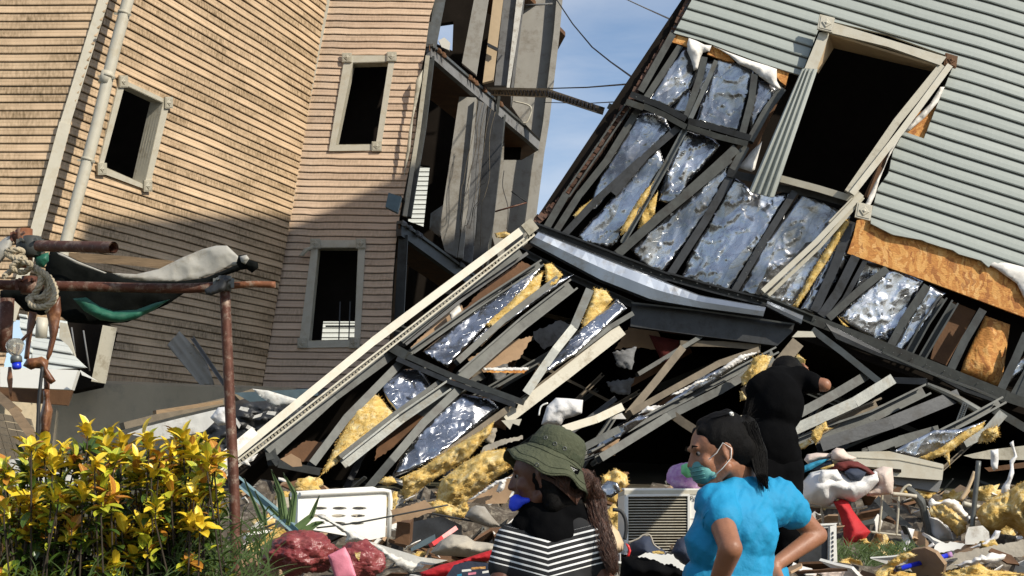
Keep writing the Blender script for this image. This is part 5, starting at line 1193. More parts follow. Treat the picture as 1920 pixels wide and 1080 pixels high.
def strap_leaf(bm, pts, Y, w0, mi=0):
    ps = cx('d2', pts); w = [P(x, y, Y + i * .0) for i, (x, y) in enumerate(ps)]; rows = []
    W2 = []
    for i in range(len(w) - 1):
        for k in range(4): W2.append(w[i].lerp(w[i + 1], k / 4))
    W2.append(w[-1])
    for i, p in enumerate(W2):
        d = (W2[min(i + 1, len(W2) - 1)] - W2[max(i - 1, 0)]).normalized(); s = d.cross(Vector((0, 1, 0))).normalized(); t = i / (len(W2) - 1); w_ = w0 * (1 - t) ** .7 + .001
        rows.append([bm.verts.new(p - s * w_ / 2 + Vector((0, -.01, 0))), bm.verts.new(p + Vector((0, .012, 0))), bm.verts.new(p + s * w_ / 2 + Vector((0, -.01, 0))), bm.verts.new(p + Vector((0, .02, 0)))])
    for a, b in zip(rows, rows[1:]):
        for j in range(4): bm.faces.new((a[j], a[(j + 1) % 4], b[(j + 1) % 4], b[j])).smooth = True
bm = bmesh.new()
for pts, w0 in [([(520, 720), (500, 560), (435, 405)], .038), ([(560, 740), (585, 560), (510, 425)], .036), ([(600, 780), (690, 700), (740, 570)], .036), ([(640, 800), (720, 750), (770, 735)], .035), ([(500, 700), (480, 560), (445, 505)], .02), ([(540, 760), (560, 640), (545, 560)], .02), ([(380, 740), (330, 620), (260, 460)], .022), ([(400, 760), (390, 660), (330, 540)], .018), ([(250, 900), (220, 780), (110, 540)], .018), ([(480, 700), (420, 640), (390, 680)], .012)]:
    strap_leaf(bm, pts, 6.1, w0)
tag(obj('aloe_plant', bm, M['aloe']), 'spiky green aloe in front of the white perforated crate', 'aloe')
# ================================================================= DEBRIS FIELD
def T(o, label, cat, group=None): return tag(o, label, cat, group)
def deb(name, label, cat, c, poly, Y, m, mode='flat', th=.03, group=None, **k):
    return T(batt(name, c, poly, Y, M[m], None, mode, th=th, **k), label, cat, group)
# left rubble against the plinth
T(bar('charred_timber', 'c5', [(550, 935), (800, 870), (1000, 825), (1120, 785)], 13, (12.5, 13.5), M['wood_g'], None, .1, 'box'), 'long charred timber lying against the plinth of the leaning house', 'timber')
T(bar('plank', 'c5', [(690, 875), (850, 850), (980, 830)], 7, (12.3, 12.9), M['wood'], None, .05, 'box'), 'thin broken plank on top of the charred timber', 'plank')
deb('white_sheet', 'spotted white sheet lying below the charred timber', 'sheet', 'c5', [(560, 970), (640, 940), (800, 900), (960, 862), (985, 880), (900, 960), (700, 1000)], lambda x, y: 11.5, 'white_d', 'flat', th=.02)
deb('white_cloth', 'small white cloth crumpled behind the rusty upright', 'cloth', 'c5', [(925, 900), (960, 855), (1010, 850), (1010, 930), (960, 935)], 11.2, 'rag_w', 'cloth', th=.08)
deb('white_sheet', 'curled white sheet on the rubble under the beige house corner', 'sheet', 'c5', [(1110, 772), (1180, 780), (1320, 822), (1290, 840), (1210, 850), (1150, 810)], 12.5, 'white_d', 'cloth', th=.02, amp=.5)
deb('roof_panel', 'grey metal panel lying below the curled white sheet', 'metal panel', 'c5', [(1030, 790), (1400, 770), (1400, 800), (1320, 815), (1100, 830)], 13.2, 'slate', 'flat', th=.05)
for i, (x, y, a) in enumerate([(1060, 850, .2), (1120, 890, -.3), (1090, 930, .5), (1180, 870, .1), (1040, 900, 1)]):
    s_ = 38
    deb('broken_sheet', 'small broken white sheet in the dark gap by the rusty upright', 'sheet', 'c5', [(x, y), (x + s_ * math.cos(a), y + s_ * math.sin(a)), (x + s_ * math.cos(a) - 8, y + s_ * math.sin(a) + 16), (x - 8, y + 14)], 12, 'white_d', group='small broken sheets by the rusty upright')
deb('dark_mound', 'dark lumpy heap behind the rusty upright', 'heap', 'p', [(380, 800), (450, 745), (560, 750), (640, 740), (560, 830), (480, 880), (560, 900), (720, 900), (720, 960), (380, 960)], 14.2, 'steel_d', 'wool', th=.3, amp=2)
T(bar('timber_pole', 't', [(-20, 870), (60, 940), (165, 1085)], 17, (9, 8.6), M['wood'], None, .06, 'box'), 'pale knotted timber slanting down at the left edge', 'timber')
TR_ = thing('fallen_tile_roof', 'fallen patch of brown roof tiles at the left edge behind the yellow shrub', 'roof', loc=P(10, 870, 9.4))
for r in range(7):
    for c_ in range(6):
        x, y = -28 + c_ * 17 + r * 4, 770 + r * 14 + c_ * 3
        if x + 14 < 62 + r * 3: pslab('roof_tile', [(x, y), (x + 16, y + 3), (x + 20, y + 16), (x + 4, y + 13)], 9.5 - r * .05, .03, M['wood_g'], TR_)
setloc(TR_, P(10, 870, 9.4))
deb('white_sheet', 'white board lying half hidden behind the yellow shrub at the left edge', 'board', 'd1', [(0, 350), (140, 335), (500, 320), (560, 300), (560, 500), (300, 520), (0, 530)], 7.2, 'white_d', 'flat', th=.04)
bar_ = bar('cream_board', 'd2', [(-30, 440), (150, 310), (330, 160)], 17, (10.3, 10.9), M['white_d'], None, .04, 'box'); T(bar_, 'white board leaning against the foot of the longest cream trim', 'board')
deb('torn_paper', 'torn white paper under the foot of the longest cream trim', 'paper', 'd2', [(215, 380), (280, 340), (350, 305), (320, 350), (290, 360), (305, 385), (260, 370)], 10.8, 'wrap', 'cloth', th=.02, step=4)
deb('card_piece', 'tan cardboard piece inside the foot of the fallen wall frame', 'cardboard', 'd2', [(490, 340), (560, 305), (620, 340), (630, 385), (570, 390)], 11.4, 'card', 'flat', th=.03)
# crate door with oval holes
def oval(cx_, cy, rx, ry, n=14): return [(cx_ + rx * math.cos(2 * math.pi * i / n), cy + ry * math.sin(2 * math.pi * i / n)) for i in range(n)]
CRT = thing('perforated_crate', 'upright white plastic crate with nine oval holes', 'crate', loc=P(650, 1012, 7.6))
PCt = Patch((*cx('d2', [(600, 560)])[0], 7.5), (*cx('d2', [(1160, 530)])[0], 7.9), (*cx('d2', [(600, 775)])[0], 7.5), (*cx('d2', [(1150, 860)])[0], 7.9))
hl = [cx('d2', oval(x, y, 46, 10)) for y, xs in ((651, (742, 867, 992)), (699, (735, 860, 983)), (746, (730, 858, 975))) for x in xs]
pslab('front_panel', cx('d2', [(605, 566), (900, 552), (1150, 540), (1165, 560), (1160, 830), (1060, 852), (600, 770)]), PCt, .03, M['white_p'], CRT, hl)
bm = bmesh.new(); l_ = [PCt.hit(*q, .012) for q in cx('d2', [(605, 566), (1130, 538), (1172, 545), (1180, 600), (1168, 835)])]
tube_bm(bm, l_, .013, 8); obj('rim', bm, M['white_p'], CRT)
bm = bmesh.new(); l_ = [PCt.hit(*q, -.09) for q in cx('d2', [(620, 560), (1140, 530), (1195, 548), (1205, 640), (1190, 835)])]; tube_bm(bm, l_, .016, 8); obj('rim', bm, M['white_p'], CRT)
slab('side_panel', [PCt.hit(*q, o) for q, o in zip(cx('d2', [(1165, 560), (1190, 560), (1180, 830), (1160, 830)]), (0, -.12, -.12, 0))], (1, 0, 0), .02, M['white_d'], CRT)
slab('back_panel', [PCt.hit(*q, -.22) for q in cx('d2', [(620, 575), (1160, 555), (1160, 830), (610, 770)])], (0, -1, 0), .02, M['stone'], CRT)
setloc(CRT, P(650, 1012, 7.6))
T(bar('pale_blue_rail', 'd2', [(215, 470), (420, 640), (640, 835)], 17, (6.9, 6.5), M['lblue'], None, .05, 'open'), 'pale blue metal rail lying behind the aloe', 'rail')
T(ptube('thin_rod', 'd2', [(720, 775), (960, 745), (1300, 680), (1552, 630)], 1.6, 7.2, M['steel'], None, 6), 'thin grey rod lying across the white perforated crate', 'rod')
T(ptube('thin_stick', 'k', [(210, 648), (400, 690), (800, 765)], 2, 7.4, M['cable'], None, 6), 'thin black stick pointing at the blue face mask', 'stick')
deb('white_streamer', 'long torn white strip trailing in front of the white crate', 'torn strip', 'd2', [(690, 680), (780, 700), (880, 760), (990, 820), (1100, 880), (1240, 960), (1350, 1000), (1420, 1010), (1330, 1060), (1280, 1050), (1200, 990), (1090, 900), (1000, 870), (900, 870), (910, 820), (800, 740)], 6.7, 'white_d', 'cloth', th=.03, rag=2.2)
deb('broken_board', 'dusty pale board lying right of the red mesh bags', 'board', 'd2', [(1050, 860), (1380, 960), (1552, 980), (1450, 1010), (1250, 990), (1130, 900)], 6.9, 'white_d', 'flat', th=.04)
def bag(name, label, cat, c, ce, rx, ry, Y, m, amp=.02, squash=.8, seed=1, ex=None):
    q = cx(c, [ce])[0]; k = Y / FPX; bm = bmesh.new(); s = CR[c][2]
    bmesh.ops.create_icosphere(bm, subdivisions=5, radius=1)
    for v in bm.verts:
        n = v.co.normalized(); d = 1 + amp / .1 * (noise.noise(n * 2.2 + Vector((seed, 0, 0))) * .35 + abs(noise.noise(n * 7 + Vector((seed, 3, 0)))) * .22 + noise.noise(n * 16) * .05)
        v.co = Vector((n.x * rx / s * k * d, n.y * rx / s * k * squash * d, n.z * ry / s * k * d))
    for v in bm.verts: v.co += P(*q, Y)
    return T(obj(name, bm, M[m], ex, smooth=True), label, cat)
bag('mesh_bag', 'dark red plastic bag, the left one of the pair in front of the aloe', 'bag', 'd2', (620, 935), 200, 125, 5.9, 'mesh_r', .085, .8, 3)
b2 = bag('mesh_bag', 'dark red plastic bag with a pink label', 'bag', 'd2', (990, 990), 150, 120, 5.8, 'mesh_r', .07, .8, 8)
batt('pink_label', 'd2', [(790, 950), (900, 895), (930, 950), (975, 1090), (840, 1100)], 5.5, M['pink'], b2, 'cloth', th=.01, amp=.3)
batt('orange_patch', 'd2', [(960, 925), (975, 935), (1000, 925), (990, 985), (968, 960)], 5.5, M['wool'], b2, 'flat', th=.004)
deb('orange_card', 'bent orange cardboard flap beside the left red bag', 'cardboard', 'd2', [(300, 940), (350, 860), (430, 800), (500, 765), (560, 830), (440, 880), (380, 880)], 6.1, 'wool', 'flat', th=.01)
def box(name, label, c, front, Y, dy, m='card', sh=(6, -8)):
    q = cx(c, front); t = [P(*p, Y) for p in q]; bk = [P(p[0] + sh[0], p[1] + sh[1], Y + dy) for p in q]; bm = bmesh.new()
    a = [bm.verts.new(p) for p in t]; b = [bm.verts.new(p) for p in bk]; k = len(a)
    bm.faces.new(a); bm.faces.new(b[::-1])
    for i in range(k): bm.faces.new((a[i], a[(i + 1) % k], b[(i + 1) % k], b[i]))
    return T(obj(name, bm, M[m]), label, 'box')
box('cardboard_box', 'brown cardboard box at the foot of the rusty upright', 'd2', [(205, 960), (330, 950), (345, 1100), (200, 1100)], 6.0, .3)
box('cardboard_box', 'brown cardboard box below the left red bag', 'd2', [(370, 990), (470, 1010), (470, 1130), (340, 1130)], 5.9, .3)
cb = box('cardboard_box', 'crushed open cardboard box right of the white crate', 'k', [(150, 735), (235, 745), (225, 885), (135, 870)], 7.4, .25, 'ply')
deb('cardboard_flap', 'torn cardboard sheet lying on the crushed box', 'cardboard', 'k', [(105, 660), (200, 640), (330, 600), (400, 668), (300, 700), (230, 725), (150, 735)], 7.3, 'card', 'flat', th=.015, rag=1.5)
deb('dark_opening_box', 'dark shattered board lying right of the crushed cardboard box', 'board', 'k', [(235, 740), (430, 700), (560, 760), (560, 830), (300, 900), (230, 885)], 7.8, 'steel_d', 'flat', th=.03)
# insulation lying in the middle
def wl(label, c, poly, Y, **k): return T(batt('insulation_piece', c, poly, Y, M['wool'], None, 'wool', **k), label, 'insulation')
wl('long torn yellow wool strip below the folded foil, left of the hat', 'k', [(180, 455), (300, 400), (430, 310), (560, 230), (680, 160), (765, 100), (740, 180), (690, 230), (600, 335), (500, 400), (380, 470), (260, 560), (200, 610), (190, 520)], 10.2, th=.14, amp=1.6)
wl('thick folded yellow wool just left of the hat brim', 'k', [(400, 560), (430, 470), (560, 370), (700, 290), (830, 275), (905, 380), (760, 470), (640, 570), (560, 640), (480, 650), (400, 620)], 9.0, th=.2, amp=1.8)
wl('flat pale wool piece above the thin black stick', 'k', [(345, 615), (420, 600), (520, 640), (590, 605), (605, 660), (570, 715), (480, 715), (380, 680)], 8.0, th=.08, amp=1.5)
wl('small wool lump below the narrow stud, right of the white crate', 'k', [(40, 490), (70, 455), (130, 460), (150, 490), (90, 510)], 10, th=.07, amp=1.4)
wl('small orange wool lump left of the folded wool', 'd2', [(1110, 490), (1150, 455), (1200, 450), (1220, 480), (1170, 510)], 10.2, th=.06, amp=1.4)
deb('brown_board', 'brown board with a torn white edge behind the blue face mask', 'board', 'k', [(590, 610), (740, 520), (880, 435), (900, 500), (840, 620), (700, 625)], 8.7, 'card', 'flat', th=.03)
deb('torn_paper', 'curled white paper shreds on the edge of the brown board', 'paper', 'k', [(600, 600), (700, 530), (780, 475), (885, 445), (885, 460), (840, 470), (830, 520), (800, 555), (775, 545), (800, 490), (720, 540), (640, 590)], 8.6, 'wrap', 'cloth', th=.02, step=4, rag=1.2)
deb('torn_edge_strip', 'charred torn strip running from the folded wool to the hat', 'strip', 'k', [(680, 300), (700, 260), (800, 220), (945, 190), (945, 215), (830, 245), (760, 280), (700, 310)], 9.4, 'stone', 'flat', th=.03, rag=1.5)
deb('grey_dish', 'dented grey plastic dish left of the blue face mask', 'dish', 'k', [(575, 705), (610, 655), (650, 632), (705, 640), (740, 690), (800, 760), (740, 775), (650, 745)], 7.3, 'gyp', 'cloth', th=.08, amp=.3)
deb('black_sheet', 'black glossy triangular sheet left of the beige sack', 'sheet', 'k', [(235, 905), (320, 850), (390, 815), (395, 850), (300, 900), (240, 925)], 7.0, 'slate', 'flat', th=.01)
T(bar('red_tool', 'k', [(380, 875), (440, 835), (525, 775)], 8, (6.9, 7.0), M['red_p'], None, .03, 'box'), 'red handled tool lying against the beige sack', 'tool')
deb('beige_sack', 'lumpy beige sack behind the striped shoulder', 'sack', 'k', [(360, 930), (420, 860), (490, 815), (590, 825), (640, 860), (720, 868), (800, 885), (790, 930), (640, 965), (520, 955), (400, 950)], 6.7, 'stone', 'cloth', th=.18, amp=1.)
deb('red_cloth', 'dark red cloth lying under the beige sack', 'cloth', 'k', [(290, 1060), (420, 1010), (560, 975), (680, 935), (780, 905), (790, 990), (640, 985), (560, 1010), (500, 1090), (330, 1100)], 6.3, 'rag_r', 'cloth', th=.08, amp=.6)
mg = deb('magazine', 'open printed magazine lying below the dark red cloth', 'magazine', 'k', [(510, 1010), (600, 985), (750, 1000), (760, 1110), (440, 1110)], 6.0, 'rag_n', 'flat', th=.015, amp=.4)
for (x, y, w_, m) in [(560, 1040, 60, 'white_p'), (620, 1025, 90, 'osb'), (600, 1060, 50, 'pink'), (690, 1050, 40, 'white_p'), (530, 1070, 30, 'rag_b')]:
    batt('printed_patch', 'k', [(x, y), (x + w_, y - 6), (x + w_, y + 8), (x, y + 14)], 5.96, M[m], mg, 'flat', th=.002)
for (x, y) in [(470, 1050), (640, 985), (700, 990)]:
    pass
# air conditioner (left) with louvred grille
YAC = 8.0
AC = thing('air_conditioner', 'old window air conditioner with a dark louvred grille and its maker name on the front', 'air conditioner', loc=P(1250, 1060, YAC))
fr = cx('n', [(38, 535), (620, 535), (640, 930), (45, 930)])
tp, btm, lf, rt_ = 920, 1040, 1171, 1352
pslab('case', [(lf, tp), (1177, tp), (1177, 1034), (rt_, 1034), (rt_, btm), (lf, btm)], YAC, .5, M['white_p'], AC)
pslab('case_top', [(lf, tp - .5), (rt_, tp - 1.5), (rt_, 927), (lf, 928)], YAC - .004, .5, M['cream'], AC)
a, b = P(lf, tp, YAC), P(rt_, tp, YAC)
slab('case_top', [a + Vector((0, 0, .012)), b + Vector((0, 0, .012)), b + Vector((0, .5, .03)), a + Vector((.02, .5, .03))], (0, 0, 1), .01, M['white_p'], AC)
pslab('side_panel', [(1291, 927), (rt_, 926), (rt_, 1034), (1291, 1034)], YAC, .45, M['white_p'], AC)
pslab('rear_plate', [(1176, 928), (1292, 928), (1292, 1034), (1176, 1034)], YAC + .05, .05, M['dark'], AC)
bm = bmesh.new()
for i in range(20):
    y = 931 + i * 5.2; beam_bm(bm, P(1177, y, YAC), P(1291, y - .3, YAC), .0048, .012, 'box', twist=-.3)
obj('grille', bm, M['cream2'], AC)
bm = bmesh.new()
for x in (1176, 1291.5): beam_bm(bm, P(x, 927, YAC - .008), P(x, 1034, YAC - .008), .012, .01, 'box')
beam_bm(bm, P(1175, 929, YAC - .008), P(1292, 928, YAC - .008), .012, .01, 'box'); beam_bm(bm, P(1291, 972, YAC - .004), P(rt_, 972, YAC - .004), .003, .004, 'box')
obj('grille_frame', bm, M['white_p'], AC)
def text(s, p, size, m, par, rx=90, rz=0, ext=.001):
    cu = bpy.data.curves.new('lettering', 'FONT'); cu.body = s; cu.size = size; cu.extrude = ext
    o = bpy.data.objects.new('lettering', cu); COL.objects.link(o); o.location = p; o.rotation_euler = (R(rx), 0, R(rz))
    dg = bpy.context.evaluated_depsgraph_get(); me = bpy.data.meshes.new_from_object(o.evaluated_get(dg)); me.name = 'lettering'
    o2 = bpy.data.objects.new('lettering', me); o2.matrix_world = o.matrix_world.copy(); o2.location = p; o2.rotation_euler = o.rotation_euler; bpy.data.objects.remove(o)
    me.materials.clear(); me.materials.append(m); return link(o2, par)
text('Panasonic', P(1293.5, 938.5, YAC - .006), .036, M['cable'], AC)
setloc(AC, P(1250, 1060, YAC))
PB_ = bag('purple_bag', 'purple and green mesh bag of clothes on top of the air conditioner', 'bag', 'n', (430, 455), 125, 88, 8.15, 'rag_n', .03, .8, 5)
M['purple'] = mat('purple_net', (.30, .10, .33), .7, var=.5, vs=20, bump=.5, bs=40, col2=(.50, .36, .50)); M['mint'] = mat('mint_cloth', (.20, .62, .28), .7, var=.2, vs=9, bump=.2)
PB_.data.materials[0] = M['purple']
batt('green_patch', 'n', [(395, 380), (430, 365), (465, 375), (465, 455), (430, 460), (395, 430)], 7.8, M['mint'], PB_, 'cloth', th=.03, amp=.3)
# small appliance behind the arm
MW = thing('microwave_oven', 'white cased appliance with a dark window, behind the bent right arm', 'appliance', loc=P(1510, 1075, 7.4))
YM = 7.4
pslab('case', cx('n', [(985, 780), (1375, 748), (1385, 1030), (1340, 1045), (1005, 1090)]), YM, .35, M['white_d'], MW, [cx('n', [(1030, 805), (1325, 775), (1325, 1010), (1035, 1050)])])
pslab('door_window', cx('n', [(1025, 800), (1330, 770), (1330, 1015), (1030, 1055)]), YM + .02, .02, M['steel_d'], MW)
pslab('case_top', cx('n', [(985, 775), (1000, 768), (1385, 744), (1375, 756)]), YM - .01, .3, M['white_p'], MW)
pslab('control_strip', cx('n', [(1338, 765), (1378, 755), (1378, 1025), (1335, 1040)]), YM - .01, .05, M['white_p'], MW)
for i in range(7): pslab('button', cx('n', [(1352, 800 + i * 28), (1360, 799 + i * 28), (1360, 815 + i * 28), (1352, 816 + i * 28)]), YM - .016, .004, M['steel_d'], MW)
setloc(MW, P(1510, 1075, YM))
# wall-mounted split unit lying on the heap
SU = thing('split_air_unit', 'long cream split air unit lying under the tilted foil sheet', 'air conditioner', loc=P(1680, 890, 9.6))
pslab('cover', cx('o', [(330, 300), (500, 293), (700, 290), (1040, 372), (1045, 380), (1035, 474), (725, 450), (700, 400), (480, 380), (340, 350)]), lambda x, y: 9.6, .18, M['cream'], SU)
pslab('outlet_slot', cx('o', [(722, 400), (776, 405), (776, 425), (724, 420)]), 9.58, .03, M['dark'], SU)
pslab('under_panel', cx('o', [(726, 452), (1034, 477), (1010, 550), (900, 530), (740, 500)]), 9.66, .15, M['gyp_d'], SU)
bm = bmesh.new(); q = cx('o', [(500, 330), (760, 345), (1040, 400)]); 
for a, b in zip(q, q[1:]): beam_bm(bm, P(*a, 9.595), P(*b, 9.595), .006, .006, 'box')
obj('seam', bm, M['cream2'], SU); setloc(SU, P(1680, 890, 9.6))
# laundry heap on the wire rack
RK = thing('wire_rack', 'bent white wire rack holding up the heap of laundry', 'rack', loc=P(1650, 1000, 8.3))
for l_ in ([(285, 1010), (280, 740), (272, 660), (285, 625), (330, 630)], [(655, 560), (650, 640), (633, 805)], [(757, 560), (755, 680), (743, 825)], [(765, 565), (790, 525), (820, 505), (838, 512)], [(575, 800), (700, 815), (835, 828)], [(165, 640), (190, 630), (230, 640), (480, 655), (560, 640)], [(380, 600), (385, 680), (382, 760)]):
    ptube('rack_wire', 'o', l_, 2.4, 8.3, M['cream2'], RK, 8)
ptube('rack_rail', 'o', [(715, 560), (790, 566), (872, 577)], 4, 8.25, M['cream'], RK, 8)
setloc(RK, P(1650, 1000, 8.3))
LY = 8.2
LD = 'clothes piled on the wire rack'
def cl(name, label, poly, m, off=0., c='o', **k): return deb(name, label, 'clothes', c, poly, LY - off, m, 'cloth', group=None, **k)
cl('white_bag', 'big white cloth bundle tied over the wire rack', [(140, 590), (155, 480), (200, 425), (280, 405), (370, 412), (450, 440), (560, 430), (625, 410), (640, 480), (560, 560), (480, 612), (370, 595), (340, 625), (300, 640), (200, 625)], 'rag_w', .05, th=.22, amp=.9)
cl('pink_cloth', 'pinkish cloth hanging at the right end of the laundry', [(600, 410), (660, 385), (720, 395), (728, 480), (722, 560), (640, 570), (560, 575), (560, 550), (620, 500)], 'rag_p', .02, th=.12, amp=.8)
cl('pink_cloth', 'pale cloth rolled on top of the laundry at the left', [(160, 345), (180, 310), (240, 300), (335, 305), (345, 335), (270, 345), (190, 375)], 'rag_p', 0, th=.1, amp=.5)
cl('cream_shoe_bag', 'cream cloth bag rising highest from the laundry', [(330, 345), (335, 290), (365, 268), (410, 275), (440, 310), (490, 330), (470, 355), (390, 365)], 'rag_p', .04, th=.12, amp=.6)
cl('teal_cloth', 'teal cloth hanging at the left end of the laundry', [(125, 400), (200, 365), (260, 345), (330, 335), (280, 365), (200, 410), (150, 430), (140, 460)], 'rag_b', .06, th=.06, amp=.6)
cl('dark_cloth', 'black cloth squeezed between the teal cloth and the white bundle', [(200, 410), (270, 360), (335, 345), (350, 380), (270, 412)], 'rag_n', .04, th=.06)
cl('maroon_cloth', 'maroon cloth crumpled on the white bundle', [(330, 400), (370, 362), (440, 350), (500, 355), (560, 390), (610, 430), (600, 450), (500, 410), (420, 420), (370, 410)], 'rag_m', .1, th=.1, amp=.9)
cl('navy_cloth', 'navy cloth with a strap lying on the white bundle', [(415, 420), (450, 400), (500, 400), (555, 425), (540, 450), (510, 490), (450, 470)], 'rag_n', .16, th=.08, amp=.6)
cl('white_shirt', 'small white knotted shirt on the front of the big white bundle', [(250, 460), (270, 410), (370, 405), (390, 440), (410, 470), (370, 490), (330, 470), (300, 515), (250, 500)], 'rag_w', .2, th=.06, amp=.9)
cl('yellow_cloth', 'small yellow ribbon on top of the laundry', [(260, 400), (300, 385), (350, 370), (350, 385), (290, 408)], 'wool', .14, th=.02)
deb('white_cloth', 'white shirt hanging in the gap above the olive sun hat', 'clothes', 'c7', [(175, 930), (200, 850), (240, 812), (300, 815), (360, 822), (355, 880), (320, 895), (280, 905), (260, 935)], 11.9, 'rag_w', 'cloth', th=.12, amp=1.2)
T(ptube('bent_rod', 'c7', [(165, 890), (175, 850), (205, 835)], 1.6, 11.7, M['white_p'], None, 6), 'bent white rod beside the hanging white shirt', 'rod')
cl('red_cloth', 'bright red cloth hanging down to the grass beside the wire rack', [(345, 610), (400, 590), (440, 610), (470, 665), (530, 745), (582, 800), (545, 850), (465, 880), (445, 950), (410, 980), (365, 1000), (400, 930), (412, 850), (408, 780), (385, 690)], 'rag_r', .1, th=.12, amp=.8)
# things on the right
T(folded('curved_flange', [(800, 505), (850, 520), (925, 590), (950, 700), (965, 800), (1010, 870)], [(830, 560), (870, 600), (900, 650), (915, 720), (945, 850), (1010, 875)], 8.4, 'steel', par=None, c='o', bulge=.05), 'long grey flange curving down behind the wire rack', 'metal flange')
T(bar('steel_strip', 'o', [(620, 590), (700, 670), (830, 780)], 13, (8.6, 8.5), M['steel_l'], None, .03, 'L'), 'grey strip slanting behind the legs of the wire rack', 'metal strip')
wl('wool torn open on white paper right of the curved flange', 'o', [(965, 640), (1040, 630), (1120, 680), (1185, 740), (1185, 800), (1130, 830), (1080, 770), (1000, 710)], 8.3, th=.14, amp=1.6)
deb('torn_paper', 'white torn paper wrapped over the wool right of the curved flange', 'paper', 'o', [(945, 620), (965, 585), (1010, 610), (1080, 590), (1140, 610), (1200, 700), (1205, 760), (1170, 720), (1100, 660), (1030, 625), (970, 640), (950, 670)], 8.4, 'wrap', 'cloth', th=.04, rag=2)
deb('grey_sheet', 'grey cloth sheet below the torn wool', 'sheet', 'o', [(950, 700), (1010, 720), (1090, 790), (1110, 850), (1000, 870), (960, 830)], 8.45, 'rag_w', 'cloth', th=.05)
wl('biggest fluffy wool heap at the right edge', 'o', [(1248, 690), (1270, 640), (1330, 600), (1420, 560), (1480, 520), (1552, 480), (1700, 470), (1700, 850), (1552, 835), (1500, 790), (1440, 760), (1370, 800), (1290, 770)], 8.2, th=.35, amp=2.2)
T(ptube('grey_pole', 'o', [(1265, 352), (1245, 560), (1220, 795)], 5, 8.1, M['steel_l'], None, 10), 'upright grey pole left of the biggest wool heap', 'pole')
T(ptube('tan_stick', 'o', [(1240, 420), (1200, 520), (1152, 600)], 3.5, 8.2, M['tan'], None, 8), 'tan stick leaning on the upright grey pole', 'stick')
T(ptube('white_pipe', 'o', [(1165, 620), (1220, 635), (1290, 650)], 5, 8.2, M['cream'], None, 8), 'short white pipe lying behind the upright grey pole', 'pipe')
CBb = deb('cream_board', 'long cream board at the right edge above the wool heap', 'board', 'o', [(1170, 318), (1340, 280), (1552, 255), (1700, 235), (1700, 330), (1552, 345), (1400, 345), (1230, 335)], 9.6, 'cream2', 'flat', th=.06)
deb('brown_plank', 'brown plank behind the long cream board at the right edge', 'board', 'o', [(1300, 395), (1552, 360), (1700, 350), (1700, 385), (1552, 395), (1330, 420)], 9.9, 'ply', 'flat', th=.06)
deb('torn_paper', 'torn paper strip hanging over the long cream board', 'paper', 'o', [(1340, 285), (1390, 275), (1392, 340), (1385, 400), (1360, 415), (1342, 380)], 9.4, 'rag_w', 'cloth', th=.03)
deb('torn_paper', 'long curling white paper strip at the right edge', 'paper', 'o', [(1460, 240), (1485, 222), (1490, 260), (1510, 325), (1485, 370), (1490, 430), (1465, 500), (1460, 560), (1405, 565), (1410, 520), (1445, 470), (1465, 400), (1460, 350), (1490, 320), (1480, 280)], 9.0, 'rag_w', 'cloth', th=.03)
BT = thing('blue_tube', 'dark blue tube with a light blue cap lying in front of the grass', 'tube', loc=P(1735, 1055, 6.9))
ptube('shaft', 'o', [(745, 1035), (850, 1010), (1065, 950)], 4.6, (6.8, 7.2), M['blue_p'], BT, 12); ptube('cap', 'o', [(1062, 951), (1095, 942)], 5.2, 7.2, M['purple'], BT, 12)
ptube('tip', 'o', [(738, 1037), (775, 1030)], 4, 6.75, M['cable'], BT, 12); setloc(BT, P(1735, 1055, 6.9))
deb('tan_board', 'broad tan board with torn edges along the lower right', 'board', 'o', [(790, 1045), (960, 990), (1130, 935), (1350, 890), (1600, 840), (1700, 830), (1700, 930), (1552, 950), (1300, 1000), (1050, 1045), (900, 1060)], 7.3, 'stone', 'flat', th=.04, rag=2)
deb('torn_paper', 'curled white paper edge on the broad tan board', 'paper', 'o', [(1080, 1010), (1200, 980), (1350, 930), (1440, 945), (1400, 985), (1260, 1000), (1150, 1030)], 7.1, 'wrap', 'cloth', th=.04, rag=3)
wl('ragged wool along the bottom right corner', 'o', [(1040, 1060), (1150, 1035), (1270, 1000), (1330, 1040), (1450, 1050), (1560, 1070), (1700, 1060), (1700, 1150), (1040, 1150)], 6.6, th=.15, amp=2)
wl('wool scrap on the ground below the bright red cloth', 'o', [(370, 1010), (400, 975), (450, 965), (520, 985), (535, 1020), (480, 1035), (400, 1030)], 7.3, th=.08, amp=1.8)
wl('long ragged wool roll below the grass, left of the blue tube', 'o', [(560, 1110), (620, 1050), (700, 990), (770, 940), (830, 925), (870, 950), (810, 975), (740, 1020), (690, 1090), (680, 1130)], 6.8, th=.1, amp=1.6)
deb('white_sheet', 'dirty pinkish sheet at the bottom behind the blue shirt', 'sheet', 'o', [(80, 1080), (200, 1060), (330, 1035), (460, 1040), (560, 1055), (580, 1120), (60, 1130)], 6.9, 'rag_p', 'cloth', th=.04, rag=2)
deb('white_sheet', 'curled white cloth at the foot of the wire rack', 'sheet', 'o', [(770, 800), (800, 770), (860, 785), (840, 860), (800, 935), (755, 945), (790, 880)], 7.9, 'rag_w', 'cloth', th=.03)
deb('pattern_board', 'brown board with faint marks right of the wire rack legs', 'board', 'o', [(840, 790), (900, 800), (950, 870), (945, 920), (880, 915), (830, 860)], 8.3, 'card', 'flat', th=.03)
deb('plastic_sheet', 'white plastic panel lying left of the biggest wool heap', 'panel', 'o', [(1180, 830), (1200, 770), (1290, 760), (1330, 800), (1335, 850), (1240, 880), (1180, 880)], 7.8, 'white_d', 'flat', th=.03)
